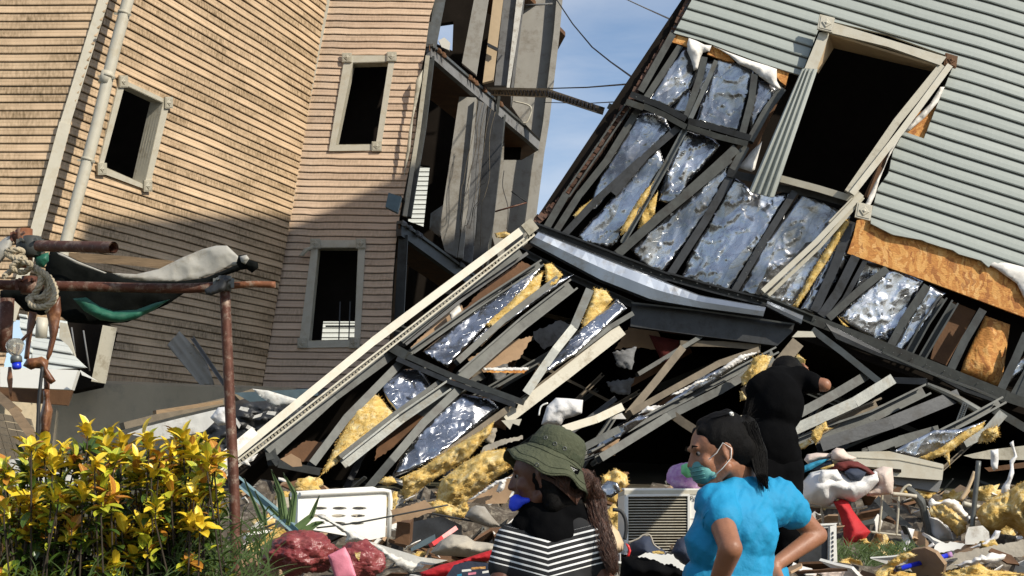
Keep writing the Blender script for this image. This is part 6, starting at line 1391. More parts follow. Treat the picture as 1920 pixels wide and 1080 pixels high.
deb('plastic_sheet', 'curved white plastic lid right of the white panel', 'panel', 'o', [(1250, 885), (1340, 840), (1370, 790), (1405, 795), (1390, 840), (1300, 895), (1200, 905)], 7.6, 'rag_w', 'cloth', th=.03)
deb('plastic_sheet', 'pointed white sheet on the left end of the broad tan board', 'panel', 'o', [(955, 935), (1010, 870), (1100, 865), (1180, 880), (1150, 910), (1060, 925)], 7.5, 'white_p', 'flat', th=.02, rag=2)
# black bag, white paper and dark clutter between the two women
BB = deb('black_bag', 'black bag with a thin strap in front of the louvred grille', 'bag', 'm', [(930, 930), (960, 860), (1030, 825), (1080, 830), (1110, 880), (1170, 920), (1200, 1000), (1100, 1010), (1000, 1000)], 6.3, 'rag_n', 'cloth', th=.15, amp=.7)
ptube('bag_strap', 'm', [(935, 870), (1000, 845), (1030, 822), (1075, 822), (1100, 880), (1140, 910)], 1.6, 6.15, M['stone'], BB, 6)
batt('red_handle', 'm', [(920, 870), (945, 885), (957, 920), (945, 960), (925, 960), (940, 920)], 6.15, M['red_p'], BB, 'cloth', th=.02, amp=.2)
deb('orange_card', 'small orange card on the black bag', 'card', 'n', [(210, 925), (250, 918), (285, 925), (292, 938), (220, 940)], 6.0, 'wool', 'flat', th=.01)
deb('white_paper', 'jagged white paper lying on black clutter between the women', 'paper', 'n', [(120, 958), (170, 932), (250, 942), (345, 940), (370, 975), (420, 1010), (470, 1070), (440, 1080), (390, 1040), (330, 1000), (290, 1010), (240, 985), (170, 960)], 5.9, 'white_p', 'flat', th=.01, rag=1.6)
deb('black_clutter', 'heap of black cloth at the bottom between the women', 'cloth heap', 'n', [(0, 1130), (20, 960), (120, 950), (240, 960), (420, 1000), (520, 1130)], 6.0, 'black', 'cloth', th=.2, amp=1.2)
deb('dark_cloth', 'black cloth draped in front of the right end of the grille', 'cloth', 'n', [(330, 930), (370, 850), (430, 820), (470, 840), (500, 950), (520, 1060), (430, 1020)], 6.6, 'rag_n', 'cloth', th=.15, amp=1)
deb('tan_bag', 'tan leather bag behind the brown ponytail', 'bag', 'm', [(780, 760), (830, 750), (880, 800), (910, 870), (905, 920), (850, 950), (790, 930), (770, 850)], 6.2, 'tan', 'cloth', th=.1, amp=.4)
T(ptube('black_hose', 'm', [(840, 660), (890, 670), (920, 720), (925, 790), (915, 850)], 3.5, 7.0, M['cable'], None, 10), 'black hose bent beside the left edge of the grille', 'hose')
deb('foil_crumple', 'crumpled foil behind the ponytail of the woman in the hat', 'foil', 'm', [(775, 520), (810, 490), (860, 500), (875, 540), (830, 570), (790, 560)], 8.6, 'foil', 'foil', th=.06, amp=2)
wl('dirty wool behind the ponytail of the woman in the hat', 'm', [(770, 450), (860, 400), (930, 440), (940, 500), (880, 560), (860, 620), (800, 600), (780, 560)], 9.0, th=.1, amp=1.6)
# a low dark bank of crushed rubble that carries the heap
bm = bmesh.new(); NX, NY = 150, 46; g = []
for j in range(NY + 1):
    row = []; Yj = 6.4 + 6.4 * j / NY
    for i in range(NX + 1):
        xx = -2.6 + 8.6 * i / NX; e = min(1, min(i, NX - i) / 10, j / 3, (NY - j) / 4)
        z = gz(xx, Yj) + e * (.05 + .10 * abs(noise.noise(Vector((xx * 2.1, Yj * 2.1, 4)))) + .13 * noise.cell(Vector((xx * 5.5 + noise.noise(Vector((xx * 3, Yj * 3, 0))) * 2, Yj * 5.5, 1)))) - .03
        row.append(bm.verts.new((xx, Yj, z)))
    g.append(row)
for j in range(NY):
    for i in range(NX): bm.faces.new((g[j][i], g[j][i + 1], g[j + 1][i + 1], g[j + 1][i]))
M['rubble'] = mat('rubble', (.11, .085, .06), .95, var=.7, vs=9, bump=.8, bs=25, col2=(.03, .025, .02), dirt=(.30, .26, .20), ds=14)
tag(obj('rubble_ground', bm, M['rubble']), 'dark crushed rubble under the wreckage', 'rubble', kind='stuff')
# loose shards lying on the rubble
kinds = [('paper_scrap', 'scrap of torn white paper lying on the rubble', 'paper', 'scraps of white paper on the rubble', 'wrap', .05, 52, 'cloth'),
         ('board_shard', 'splintered tan board shard lying on the rubble', 'board', 'tan board shards on the rubble', 'card', .09, 40, 'flat'),
         ('white_shard', 'broken dusty white shard lying on the rubble', 'shard', 'white shards on the rubble', 'white_d', .08, 46, 'flat'),
         ('dark_shard', 'dark brown splinter of board lying on the rubble', 'splinter', 'dark splinters on the rubble', 'ply', .12, 40, 'flat'),
         ('wool_tuft', 'small yellow tuft of glass wool lying on the rubble', 'insulation', 'wool tufts on the rubble', 'wool', .06, 30, 'wool'),
         ('grey_strip', 'bent grey metal strip lying on the rubble', 'metal strip', 'grey metal strips on the rubble', 'steel', .16, 34, 'strip')]
for nm, lb, ct, gr, mt, sz, cnt, md in kinds:
    protos = []
    for v in range(4):
        bm = bmesh.new(); n = rnd.randint(5, 8)
        if md == 'strip':
            beam_bm(bm, Vector((-sz, 0, 0)), Vector((sz * .3, 0, .01)), .03, .012, 'L', nref=(0, 0, 1)); beam_bm(bm, Vector((sz * .3, 0, .01)), Vector((sz, .03, .04)), .03, .012, 'L', nref=(0, 0, 1))
        elif md == 'wool':
            bmesh.ops.create_icosphere(bm, subdivisions=3, radius=sz)
            for q in bm.verts:
                nn = q.co.normalized(); q.co = Vector((nn.x * 1.3, nn.y, nn.z * .6)) * sz * (1 + .9 * noise.noise(nn * 2 + Vector((v, 0, 0))) + .5 * noise.noise(nn * 6))
        else:
            el_ = rnd.uniform(.3, .8) if md == 'flat' else .8; ring = []
            for i in range(n):
                a = 2 * math.pi * i / n; r_ = sz * rnd.uniform(.6, 1.3); ring.append(Vector((r_ * math.cos(a) * 1.3, r_ * math.sin(a) * el_, rnd.uniform(-.2, .5) * sz * (.8 if md == 'cloth' else .12))))
            c0_ = bm.verts.new((0, 0, .2 * sz if md == 'cloth' else 0)); tv = [bm.verts.new(p) for p in ring]; bv = [bm.verts.new(p - Vector((0, 0, .004 if md == 'cloth' else .015))) for p in ring]; c1_ = bm.verts.new((0, 0, -.004))
            for i in range(n):
                j = (i + 1) % n; bm.faces.new((c0_, tv[i], tv[j])); bm.faces.new((c1_, bv[j], bv[i])); bm.faces.new((tv[j], tv[i], bv[i], bv[j]))
        bmesh.ops.recalc_face_normals(bm, faces=bm.faces); me = bpy.data.meshes.new(nm); bm.to_mesh(me); bm.free(); me.materials.append(M[mt])
        if md == 'wool':
            for p in me.polygons: p.use_smooth = True
        protos.append(me)
    for i in range(int(cnt * 1.7)):
        Yd = rnd.uniform(6.3, 11.8); px_ = rnd.uniform(460, 1940); xx = (px_ - 960) / FPX * Yd
        o = bpy.data.objects.new(nm, protos[i % 4]); link(o); s_ = rnd.uniform(.35, 1.45) * (Yd / 8) ** .5
        o.scale = (s_, s_, s_); o.location = (xx, Yd, gz(xx, Yd) + rnd.uniform(.10, .20)); o.rotation_euler = (rnd.uniform(-.2, 1.2), rnd.uniform(-.5, .5), rnd.uniform(0, 6.28))
        zn = [(700, 'by the red bags'), (930, 'left of the olive hat'), (1180, 'behind the woman in stripes'), (1330, 'around the louvred grille'), (1560, 'behind the turquoise shirt'), (1760, 'under the laundry and wire rack'), (9999, 'near the biggest wool heap')]
        z_ = next(t for lim, t in zn if px_ < lim); sz_ = 'larger' if s_ > 1.05 else 'small'; dp_ = ', close' if Yd < 8 else ', farther back' if Yd > 10 else ', midway'
        tag(o, lb.replace('lying on the rubble', z_).replace('small yellow', 'yellow').join([sz_ + ' ', dp_]), ct, gr)
bm = bmesh.new(); blades(bm, 900, (1555, 1025, 1720, 1085), 7.6, .07, .006, .9)
tag(obj('short_grass', bm, M['grassm'], recalc=False), 'patch of short grass below the bright red cloth', 'grass', kind='stuff')
# ================================================================= PEOPLE
def organic(name, items, voxel, m, parent=None, sm=6, disp=None, fac=.5):
    bm = bmesh.new()
    for it in items:
        if it[0] == 'c':
            _, p0, r0, p1, r1 = it; tmp = bmesh.new()
            bmesh.ops.create_icosphere(tmp, subdivisions=2, radius=r0, matrix=Matrix.Translation(p0)); bmesh.ops.create_icosphere(tmp, subdivisions=2, radius=r1, matrix=Matrix.Translation(p1))
            r = bmesh.ops.convex_hull(tmp, input=tmp.verts); bmesh.ops.delete(tmp, geom=[g for g in r['geom_interior'] if isinstance(g, bmesh.types.BMVert)], context='VERTS')
        else:
            _, c, rad, rot = it; tmp = bmesh.new(); bmesh.ops.create_icosphere(tmp, subdivisions=3, radius=1)
            S = Matrix.Diagonal((*rad, 1)); bmesh.ops.transform(tmp, matrix=Matrix.Translation(c) @ rot.to_4x4() @ S, verts=tmp.verts)
        me_ = bpy.data.meshes.new('t'); tmp.to_mesh(me_); tmp.free(); bm.from_mesh(me_); bpy.data.meshes.remove(me_)
    me = bpy.data.meshes.new(name); bm.to_mesh(me); bm.free(); o = bpy.data.objects.new(name, me); COL.objects.link(o)
    r = o.modifiers.new('r', 'REMESH'); r.mode = 'VOXEL'; r.voxel_size = voxel
    s = o.modifiers.new('s', 'SMOOTH'); s.iterations = sm; s.factor = fac
    dg = bpy.context.evaluated_depsgraph_get(); me2 = bpy.data.meshes.new_from_object(o.evaluated_get(dg)); me2.name = name
    bpy.data.objects.remove(o); me2.materials.clear(); me2.materials.append(m)
    for p in me2.polygons: p.use_smooth = True
    if disp:
        nn = [v.normal.copy() for v in me2.vertices]
        for v, n in zip(me2.vertices, nn): v.co += n * disp(v.co)
    return link(bpy.data.objects.new(name, me2), parent)
def frame(fwd, up=(0, 0, 1)):
    f = Vector(fwd).normalized(); u = Vector(up); u = (u - f * u.dot(f)).normalized(); s = u.cross(f)
    return Matrix((f, s, u)).transposed()          # columns: forward, left, up
M['skin'] = mat('brown_skin', (.34, .15, .08), .5, var=.14, vs=12, bump=.12, bs=120, col2=(.25, .105, .055))
M['skin_d'] = mat('shaded_brown_skin', (.13, .05, .027), .5, var=.15, vs=12, bump=.1, bs=120)  # darker skin copy with the hat brim's shade put into its colour
M['hair'] = mat('black_hair', (.004, .0033, .003), .6, spec=.12, var=.4, vs=30, bump=.4, bs=120, streak=(6, 6, 1))
M['eye'] = mat('shaded_eye_white', (.22, .19, .17), .4, bump=0)  # white of the eye darkened; shadow over the eyes put into the colour
M['hair_b'] = mat('brown_hair', (.10, .034, .014), .42, var=.6, vs=30, bump=.4, bs=120, streak=(6, 6, 1), col2=(.02, .01, .007))
M['teal'] = mat('turquoise_cotton', (.004, .26, .49), .75, var=.12, vs=7, bump=.25, bs=70)
M['olive'] = mat('olive_cotton', (.072, .078, .042), .9, var=.25, vs=14, bump=.7, bs=70, col2=(.045, .052, .027))
M['olive_d'] = mat('olive_band', (.045, .055, .026), .85, var=.25, vs=14, bump=.5, bs=90)
M['mask_t'] = mat('pale_teal_mask', (.10, .30, .29), .7, var=.1, vs=9, bump=.2, bs=60)
M['mask_b'] = mat('blue_mask', (.02, .06, .75), .55, var=.15, vs=9, bump=.2, bs=40)
M['denim'] = mat('dark_trousers', (.03, .035, .05), .85, var=.3, vs=14, bump=.3)
def face_items(c, Fm, s=1.):
    """cranium, brow, nose, lips, chin, cheeks, neck root; c = centre of the skull"""
    f = lambda a, b, d: c + Fm @ Vector((a, b, d)) * s
    I = Fm; E_ = lambda p, r: ('e', p, tuple(x * s for x in r), I)
    it = [E_(f(-.005, 0, .02), (.095, .074, .088)), E_(f(.045, 0, -.03), (.047, .055, .075)), E_(f(.055, 0, -.085), (.030, .034, .026)),
          ('c', f(.085, 0, .015), .008 * s, f(.105, 0, -.026), .011 * s), E_(f(.100, .011, -.030), (.009, .007, .007)), E_(f(.100, -.011, -.030), (.009, .007, .007)),
          E_(f(.090, 0, -.052), (.011, .022, .007)), E_(f(.087, 0, -.063), (.011, .020, .008)), E_(f(.083, 0, -.088), (.014, .018, .014)),
          ('c', f(.080, .035, .026), .010 * s, f(.086, -.035, .026), .010 * s), E_(f(.060, .042, -.025), (.022, .020, .024)), E_(f(.060, -.042, -.025), (.022, .020, .024)),
          ('c', f(.0, .050, -.055), .02 * s, f(.055, .018, -.095), .016 * s), ('c', f(.0, -.050, -.055), .02 * s, f(.055, -.018, -.095), .016 * s)]
    for sd in (1, -1):   # ears: rim and lobe
        for k in range(7):
            a0, a1 = R(-70 + k * 42), R(-70 + (k + 1) * 42)
            it.append(('c', f(-.006 - .014 * math.cos(a0) * -1, sd * .077, -.005 + .026 * math.sin(a0)), .0055 * s, f(-.006 + .014 * math.cos(a1), sd * .078, -.005 + .026 * math.sin(a1)), .0055 * s))
        it.append(E_(f(-.002, sd * .073, -.006), (.012, .006, .022))); it.append(E_(f(.002, sd * .076, -.034), (.007, .005, .008)))
    return it, f
def hand_items(w, d, palm_n, s=1., curl=.5, side=1):
    """palm and five fingers; w wrist, d along the hand, palm_n out of the palm, side: which side the thumb leaves from"""
    d = d.normalized(); n = (palm_n - d * palm_n.dot(d)).normalized(); t = d.cross(n) * side; it = []
    it.append(('c', w, .026 * s, w + d * .03 * s, .026 * s))
    for k, (o, L_, r_) in enumerate([(.030, .070, .0092), (.010, .080, .0095), (-.011, .074, .0090), (-.031, .058, .0080)]):
        a = w + d * .02 * s + t * o * .7 * s; b = w + d * .085 * s + t * o * s; it.append(('c', a, .017 * s, b, .012 * s))
        dd = d.copy(); p = b
        for j, fr_ in enumerate((.45, .32, .23)):
            ax = t; dd = (Matrix.Rotation(-curl * (.5 + .4 * j) * side, 3, ax) @ dd).normalized(); q = p + dd * L_ * fr_ * s; it.append(('c', p, r_ * (1 - .08 * j) * s, q, r_ * (.92 - .08 * j) * s)); p = q
    a = w + d * .02 * s + t * .022 * s; b = a + (d * .6 + t * .75).normalized() * .045 * s; c_ = b + (d * .9 + t * .25 + n * .2).normalized() * .034 * s
    it += [('c', a, .016 * s, b, .0125 * s), ('c', b, .0115 * s, c_, .009 * s)]
    return it
def fold(amp, fr, seed=0): return lambda co: amp * (noise.noise(Vector((co.x * fr, co.y * fr, co.z * fr * .45 + seed))) + .5 * noise.noise(co * fr * 2.3))
def strands(name, n, gen, r, m, parent, seg=5):
    bm = bmesh.new()
    for i in range(n):
        pts = gen(i); tube_bm(bm, pts, [r * (1 - .75 * k / (len(pts) - 1)) for k in range(len(pts))], 4)
    return obj(name, bm, m, parent, smooth=True)
# ---------------- woman in the turquoise shirt
YW = 4.5
W1 = thing('person', 'woman in a turquoise T-shirt and face mask seen from behind with hands on hips', 'person', loc=(P(1370, 1000, YW).x, YW, 0))
hc = P(1349, 846, YW); fw = Vector((-.93, -.10, -.20)); Fm = frame(fw, (-.12, 0, 1)); s = .98
fi, ff = face_items(hc, Fm, s)
neck = P(1392, 905, YW + .03); ch = P(1395, 960, YW)
shL, shR = P(1342, 945, YW - .06), P(1462, 935, YW + .07)
elL, haL = P(1370, 1028, YW - .26), P(1335, 1120, YW - .12)
elR, haR = P(1533, 1003, YW + .12), P(1452, 1060, YW - .0)
hipL, hipR = P(1350, 1190, YW - .02), P(1430, 1190, YW + .06)
body = fi + [('c', hc + Fm @ Vector((-.03, 0, -.05)), .052, neck, .052), ('c', neck, .050, P(1400, 940, YW + .02), .05),
             ('c', shL, .045, elL, .035), ('c', elL, .037, haL, .024), ('c', shR, .045, elR.lerp(shR, .0), .031), ('c', elR, .033, haR, .023),
             ('c', shL + Vector((.03, 0, -.02)), .035, shR - Vector((.03, 0, .02)), .035), ('c', P(1395, 965, YW), .07, P(1385, 1150, YW), .08), ('c', hipL, .08, hipR, .08)]
body += hand_items(haR, (P(1432, 1100, YW - .02) - haR), Vector((-.6, -.5, 0)), 1., .5, -1); body += hand_items(haL, Vector((.05, .25, -.9)), Vector((1, .2, 0)), 1., .5, 1)
for h_, k_ in ((hipL, -.03), (hipR, .05)):
    kn = Vector((h_.x, h_.y - .01, .48)); an = Vector((h_.x, h_.y + .02, .07)); body += [('c', h_, .085, kn, .055), ('c', kn, .055, an, .035), ('c', an, .035, an + Vector((-.14, -.05, -.035)), .028)]
bo = organic('body', body, .0055, M['skin'], W1, sm=4)
def shirt_folds(co):
    """drapes pulled from the armpits towards the waist, plus small creases"""
    a = noise.noise(Vector((co.x * 9 + co.z * 7, co.y * 6, co.z * 3))); b = noise.noise(Vector((co.x * 24 - co.z * 16, co.y * 10, co.z * 8)))
    return .009 * (1 - abs(a) * 2) + .0045 * (1 - abs(b) * 2) + .002 * noise.noise(co * 60)
# shirt: shoulders, back with a waist, short sleeves ending above the elbow
def lerp(a, b, t): return a + (b - a) * t
sh = [('c', P(1352, 951, YW - .03), .066, P(1448, 948, YW + .05), .066), ('c', P(1385, 918, YW + .01), .048, P(1402, 925, YW + .03), .052),
      ('e', P(1378, 990, YW), (.132, .10, .135), frame((1, .55, 0))), ('e', P(1383, 1060, YW), (.118, .095, .14), frame((1, .55, 0))), ('e', P(1385, 1130, YW), (.14, .11, .15), frame((1, .55, 0))),
      ('e', P(1328, 1020, YW - .07), (.062, .07, .09), frame((1, 0, 0))), ('c', P(1325, 1085, YW - .05), .07, P(1440, 1085, YW + .04), .06),
      ('c', shL + Vector((0, 0, .004)), .060, shL.lerp(elL, .38), .056), ('c', shR, .060, shR.lerp(elR, .36), .053), ('c', P(1385, 925, YW + .01), .05, shL, .058), ('c', P(1405, 925, YW + .03), .052, shR, .056), ('c', P(1396, 935, YW + .02), .075, P(1390, 1000, YW), .11)]
organic('t_shirt', sh, .007, M['teal'], W1, sm=7, disp=shirt_folds)
bm = bmesh.new()
for sh_, el_, r_, t_ in ((shL, elL, .056, .40), (shR, elR, .0535, .38)):
    ax = (el_ - sh_).normalized(); c_ = sh_.lerp(el_, t_); a_ = ax.cross(Vector((.1, .2, 1))).normalized(); b_ = ax.cross(a_)
    bm = bmesh.new(); pts = [c_ + (a_ * math.cos(k * math.pi / 12) + b_ * math.sin(k * math.pi / 12)) * r_ for k in range(25)]; tube_bm(bm, pts, .004, 6)
    obj('sleeve_hem', bm, M['teal'], W1, smooth=True)
organic('trousers', [('c', hipL, .11, hipR, .11), ('c', hipL, .105, Vector((hipL.x, hipL.y, .48)), .07), ('c', hipR, .105, Vector((hipR.x, hipR.y, .48)), .07), ('c', Vector((hipL.x, hipL.y, .48)), .07, Vector((hipL.x, hipL.y, .1)), .055), ('c', Vector((hipR.x, hipR.y, .48)), .07, Vector((hipR.x, hipR.y, .1)), .055)], .012, M['denim'], W1)
hr = [('e', ff(-.022, 0, .035), (.094, .083, .090), Fm), ('e', ff(-.065, 0, -.005), (.062, .072, .070), Fm), ('c', ff(.035, 0, .095), .022, ff(-.05, 0, .10), .03), ('c', ff(-.03, .04, .0), .035, ff(-.07, .02, -.02), .03), ('c', ff(-.03, -.04, .0), .03, ff(-.07, -.02, -.02), .03),
      ('c', ff(.050, .03, .075), .018, ff(-.01, .066, .03), .016), ('c', ff(.050, -.03, .075), .018, ff(-.01, -.066, .03), .016)]
organic('hair', hr, .006, M['hair'], W1, sm=4, disp=fold(.003, 40))
bun0 = ff(-.095, 0, .035); tail = [bun0, P(1408, 812, YW + .02), P(1425, 850, YW), P(1430, 890, YW - .03), P(1436, 918, YW - .05)]
organic('ponytail', [('e', P(1398, 808, YW + .02), (.045, .04, .05), frame((1, 0, 0))), ('c', P(1400, 805, YW + .02), .04, P(1418, 850, YW), .035), ('c', P(1418, 850, YW), .035, P(1427, 885, YW - .03), .022), ('c', P(1427, 885, YW - .03), .022, P(1438, 915, YW - .05), .006)], .006, M['hair'], W1, sm=5, disp=fold(.004, 40))
def gen(i):
    a = rnd.uniform(-1, 1); b = rnd.uniform(-1, 1); o = Vector((a * .03, b * .03, 0)); pts = [bun0 + o * .6, P(1402 + a * 14, 800 + b * 10, YW - .02) + Vector((0, -.03, 0)), P(1422 + a * 16, 850, YW - .04) , P(1428 + a * 12, 888, YW - .06), P(1434 + a * 9 + rnd.uniform(-4, 4), 905 + rnd.uniform(-10, 18), YW - .07)]
    return pts
strands('hair_strands', 90, gen, .0016, M['hair'], W1)
strands('hair_strands', 40, lambda i: [ff(.02 - .002 * i, .06 * math.sin(i), .105), ff(-.05, .05 * math.sin(i), .11), ff(-.10, .02 * math.sin(i) , .07 + .01 * math.cos(i * 3)), ff(-.12 - rnd.uniform(0, .03), .02, .09 + rnd.uniform(-.03, .06))], .0013, M['hair'], W1)
bm = bmesh.new(); bmesh.ops.create_icosphere(bm, subdivisions=3, radius=.0085, matrix=Matrix.Translation(P(1371, 777, YW - .04))); obj('hair_bead', bm, M['white_p'], W1, smooth=True)
organic('face_mask', [('e', ff(.070, 0, -.052), (.037, .054, .044), Fm), ('e', ff(.100, 0, -.030), (.013, .014, .012), Fm), ('c', ff(.050, .045, -.070), .012, ff(.050, -.045, -.070), .012)], .004, M['mask_t'], W1, sm=4)
for k in range(4):
    zz = -.034 - k * .013; bm = bmesh.new(); tube_bm(bm, [ff(.070 + .037 * math.sqrt(max(0, 1 - ((zz + .052) / .044) ** 2)) * math.cos(a_) + .001, .054 * math.sqrt(max(0, 1 - ((zz + .052) / .044) ** 2)) * math.sin(a_) * 1.02, zz) for a_ in [R(-80 + 10 * q) for q in range(17)]], .0016, 5); obj('mask_pleat', bm, M['mask_t'], W1, smooth=True)
for sd in (1, -1):
    bm = bmesh.new(); tube_bm(bm, [ff(.068, sd * .052, -.025), ff(.03, sd * .074, -.005), ff(.004, sd * .08, .022), ff(-.018, sd * .084, .0), ff(-.010, sd * .082, -.03), ff(.022, sd * .074, -.055), ff(.058, sd * .056, -.078)], .0014, 6); obj('mask_loop', bm, M['white_p'], W1, smooth=True)
for sd in (1, -1):
    bm = bmesh.new(); bmesh.ops.create_uvsphere(bm, u_segments=16, v_segments=10, radius=.0098 * s, matrix=Matrix.Translation(ff(.074, sd * .030, .006))); e_ = obj('eye', bm, M['eye'], W1, smooth=True)
    bm = bmesh.new(); bmesh.ops.create_uvsphere(bm, u_segments=12, v_segments=8, radius=.0062 * s, matrix=Matrix.Translation(ff(.0792, sd * .031, .006))); obj('iris', bm, M['hair'], e_, smooth=True)
    bm = bmesh.new(); tube_bm(bm, [ff(.088, sd * .015, .027), ff(.090, sd * .03, .033), ff(.078, sd * .048, .028)], [.003, .0035, .0015], 6); obj('eyebrow', bm, M['hair'], W1, smooth=True)
W1o = W1.location.copy(); setloc(W1, W1o)
# ---------------- woman in the striped top with the sun hat
YH = 4.4
W2 = thing('person', 'woman in olive sun hat and striped black top with a blue mask under her chin', 'person', loc=(P(1040, 1000, YH).x, YH, 0))
hc = P(1018, 893, YH); Fm = frame((-.97, .12, -.08), (-.16, 0, 1)); fi, ff = face_items(hc, Fm, .98)
sL, sR = P(962, 1012, YH + .02), P(1112, 1012, YH - .02)
body = fi + [('c', ff(-.03, 0, -.06), .054, P(1040, 975, YH), .055), ('c', sL + Vector((.03, 0, -.02)), .035, sR - Vector((.03, 0, .02)), .035), ('c', P(1038, 1010, YH), .06, P(1040, 1200, YH), .08),
             ('c', sL, .046, P(938, 1095, YH - .02), .036), ('c', P(938, 1095, YH - .02), .036, P(960, 1190, YH - .12), .024), ('c', sR, .046, P(1136, 1110, YH - .03), .036), ('c', P(1136, 1110, YH - .03), .036, P(1120, 1200, YH - .1), .024)]
body += hand_items(P(960, 1190, YH - .12), Vector((.2, -.3, -1)), Vector((1, 0, 0)), 1., .4, 1) + hand_items(P(1120, 1200, YH - .1), Vector((-.1, -.3, -1)), Vector((-1, 0, 0)), 1., .4, -1)
h1, h2 = P(1000, 1230, YH), P(1080, 1230, YH)
for h_ in (h1, h2):
    kn = Vector((h_.x, h_.y, .48)); an = Vector((h_.x, h_.y + .02, .07)); body += [('c', h_, .09, kn, .055), ('c', kn, .055, an, .035), ('c', an, .035, an + Vector((-.03, -.14, -.035)), .028)]
organic('body', body, .0055, M['skin_d'], W2, sm=4)
# knitted top with a woven stripe pattern that dips towards the spine
def stripe_mat(zc, xc, p, slope, z_top):
    m = bpy.data.materials.new('striped_knit'); m.use_nodes = True; t = m.node_tree; b = t.nodes['Principled BSDF']; n = t.nodes.new; l = t.links.new
    b.inputs['Roughness'].default_value = .85
    def ma(op, a, v=None):
        x = n('ShaderNodeMath'); x.operation = op
        l(a, x.inputs[0]) if not isinstance(a, (int, float)) else None
        if v is not None:
            if isinstance(v, (int, float)): x.inputs[1].default_value = v
            else: l(v, x.inputs[1])
        return x.outputs[0]
    tcn = n('ShaderNodeTexCoord'); sp = n('ShaderNodeSeparateXYZ'); l(tcn.outputs['Object'], sp.inputs[0])
    dx = ma('ABSOLUTE', ma('SUBTRACT', sp.outputs[0], xc)); dx2 = ma('MULTIPLY', ma('POWER', ma('ADD', dx, .002), .95), slope)
    hz = ma('ADD', ma('SUBTRACT', sp.outputs[2], zc), ma('MULTIPLY', dx2, -1))
    fr = ma('FRACT', ma('DIVIDE', ma('ADD', hz, 5.0), p)); st = ma('LESS_THAN', fr, .32)
    tp = ma('LESS_THAN', hz, z_top); stp = ma('MULTIPLY', st, tp); bt = ma('GREATER_THAN', hz, z_top - p * 6.9); stp = ma('MULTIPLY', stp, bt)
    mx_ = n('ShaderNodeMixRGB'); mx_.inputs[1].default_value = (.009, .009, .010, 1); mx_.inputs[2].default_value = (.78, .77, .74, 1); l(stp, mx_.inputs[0]); l(mx_.outputs[0], b.inputs['Base Color'])
    return m
spx = P(1026, 1010, YH)
M['striped'] = stripe_mat(spx.z, spx.x, .0172, .23, .0055)
top = [('c', P(976, 1024, YH + .01), .062, P(1102, 1024, YH - .01), .062), ('e', P(1036, 1058, YH), (.145, .11, .13), frame((1, 0, 0))), ('e', P(1040, 1120, YH), (.135, .105, .15), frame((1, 0, 0))), ('c', P(1030, 985, YH), .058, P(1045, 1010, YH), .075),
       ('c', sL + Vector((.005, 0, -.005)), .063, P(945, 1062, YH), .052), ('c', sR, .060, P(1122, 1065, YH - .02), .05), ('c', P(1030, 985, YH), .056, sL, .056), ('c', P(1050, 985, YH), .056, sR, .056), ('c', P(1040, 1090, YH), .125, P(1042, 1180, YH), .13)]
# the mesh keeps world coordinates; the material reads them as object coordinates
tp_ = organic('striped_top', top, .007, M['striped'], W2, sm=7, disp=fold(.005, 12, 4))
organic('black_scarf', [('c', P(1005, 960, YH), .055, P(1065, 960, YH), .06), ('c', P(985, 985, YH), .045, P(1095, 985, YH), .05), ('c', P(1035, 985, YH), .08, P(1035, 1005, YH), .095), ('c', P(1040, 930, YH + .02), .06, P(1040, 960, YH), .065)], .007, M['black'], W2, sm=6, disp=fold(.006, 14, 2))
organic('trousers', [('c', h1, .115, h2, .115), ('c', h1, .105, Vector((h1.x, h1.y, .48)), .07), ('c', h2, .105, Vector((h2.x, h2.y, .48)), .07), ('c', Vector((h1.x, h1.y, .48)), .07, Vector((h1.x, h1.y, .1)), .055), ('c', Vector((h2.x, h2.y, .48)), .07, Vector((h2.x, h2.y, .1)), .055)], .012, M['denim'], W2)
organic('hair', [('e', ff(-.03, 0, .01), (.09, .082, .09), Fm), ('c', ff(-.04, 0, -.03), .07, ff(-.07, 0, -.09), .05), ('c', ff(-.02, -.05, -.02), .035, ff(-.03, -.05, -.09), .03), ('c', ff(-.02, .05, -.02), .035, ff(-.03, .05, -.09), .03)], .006, M['hair'], W2, sm=4, disp=fold(.004, 30))
# ponytail with loose waves
def pt_(t): return [P(1104, 900, YH + .01), P(1116, 935, YH - .0), P(1122, 975, YH - .03), P(1132, 1010, YH - .06), P(1143, 1045, YH - .08), P(1150, 1075, YH - .09)][t]
organic('ponytail', [('c', pt_(0), .022, pt_(1), .025), ('c', pt_(1), .025, pt_(2), .026), ('c', pt_(2), .026, pt_(3), .022), ('c', pt_(3), .022, pt_(4), .016), ('c', pt_(4), .018, pt_(5), .006), ('c', ff(-.08, 0, .0), .035, pt_(0), .026)], .006, M['hair_b'], W2, sm=4, disp=fold(.006, 40, 1))
def gen2(i):
    a = rnd.uniform(0, 6.28); r_ = rnd.uniform(.8, 1.15); ph = rnd.random() * 6; pts = []
    for k in range(6):
        w_ = [.022, .027, .029, .026, .021, .014][k] * r_; pts.append(pt_(k) + Vector((math.cos(a + k * .35) * w_ + .005 * math.sin(ph + k * 2), math.sin(a + k * .35) * w_, rnd.uniform(-.01, .01))))
    out_ = []
    for k in range(5):
        for j in range(3): out_.append(pts[k].lerp(pts[k + 1], j / 3) + Vector((.004 * math.sin(ph + (k * 3 + j) * 1.3), 0, 0)))
    return out_ + [pts[5]]
strands('hair_strands', 190, gen2, .0012, M['hair_b'], W2)
organic('face_mask', [('e', P(968, 941, YH - .03), (.022, .020, .023), frame((1, 0, 0))), ('c', P(968, 941, YH - .03), .017, P(990, 938, YH - .04), .008), ('c', P(964, 948, YH - .03), .018, P(962, 955, YH - .03), .008)], .0035, M['mask_b'], W2, sm=3)
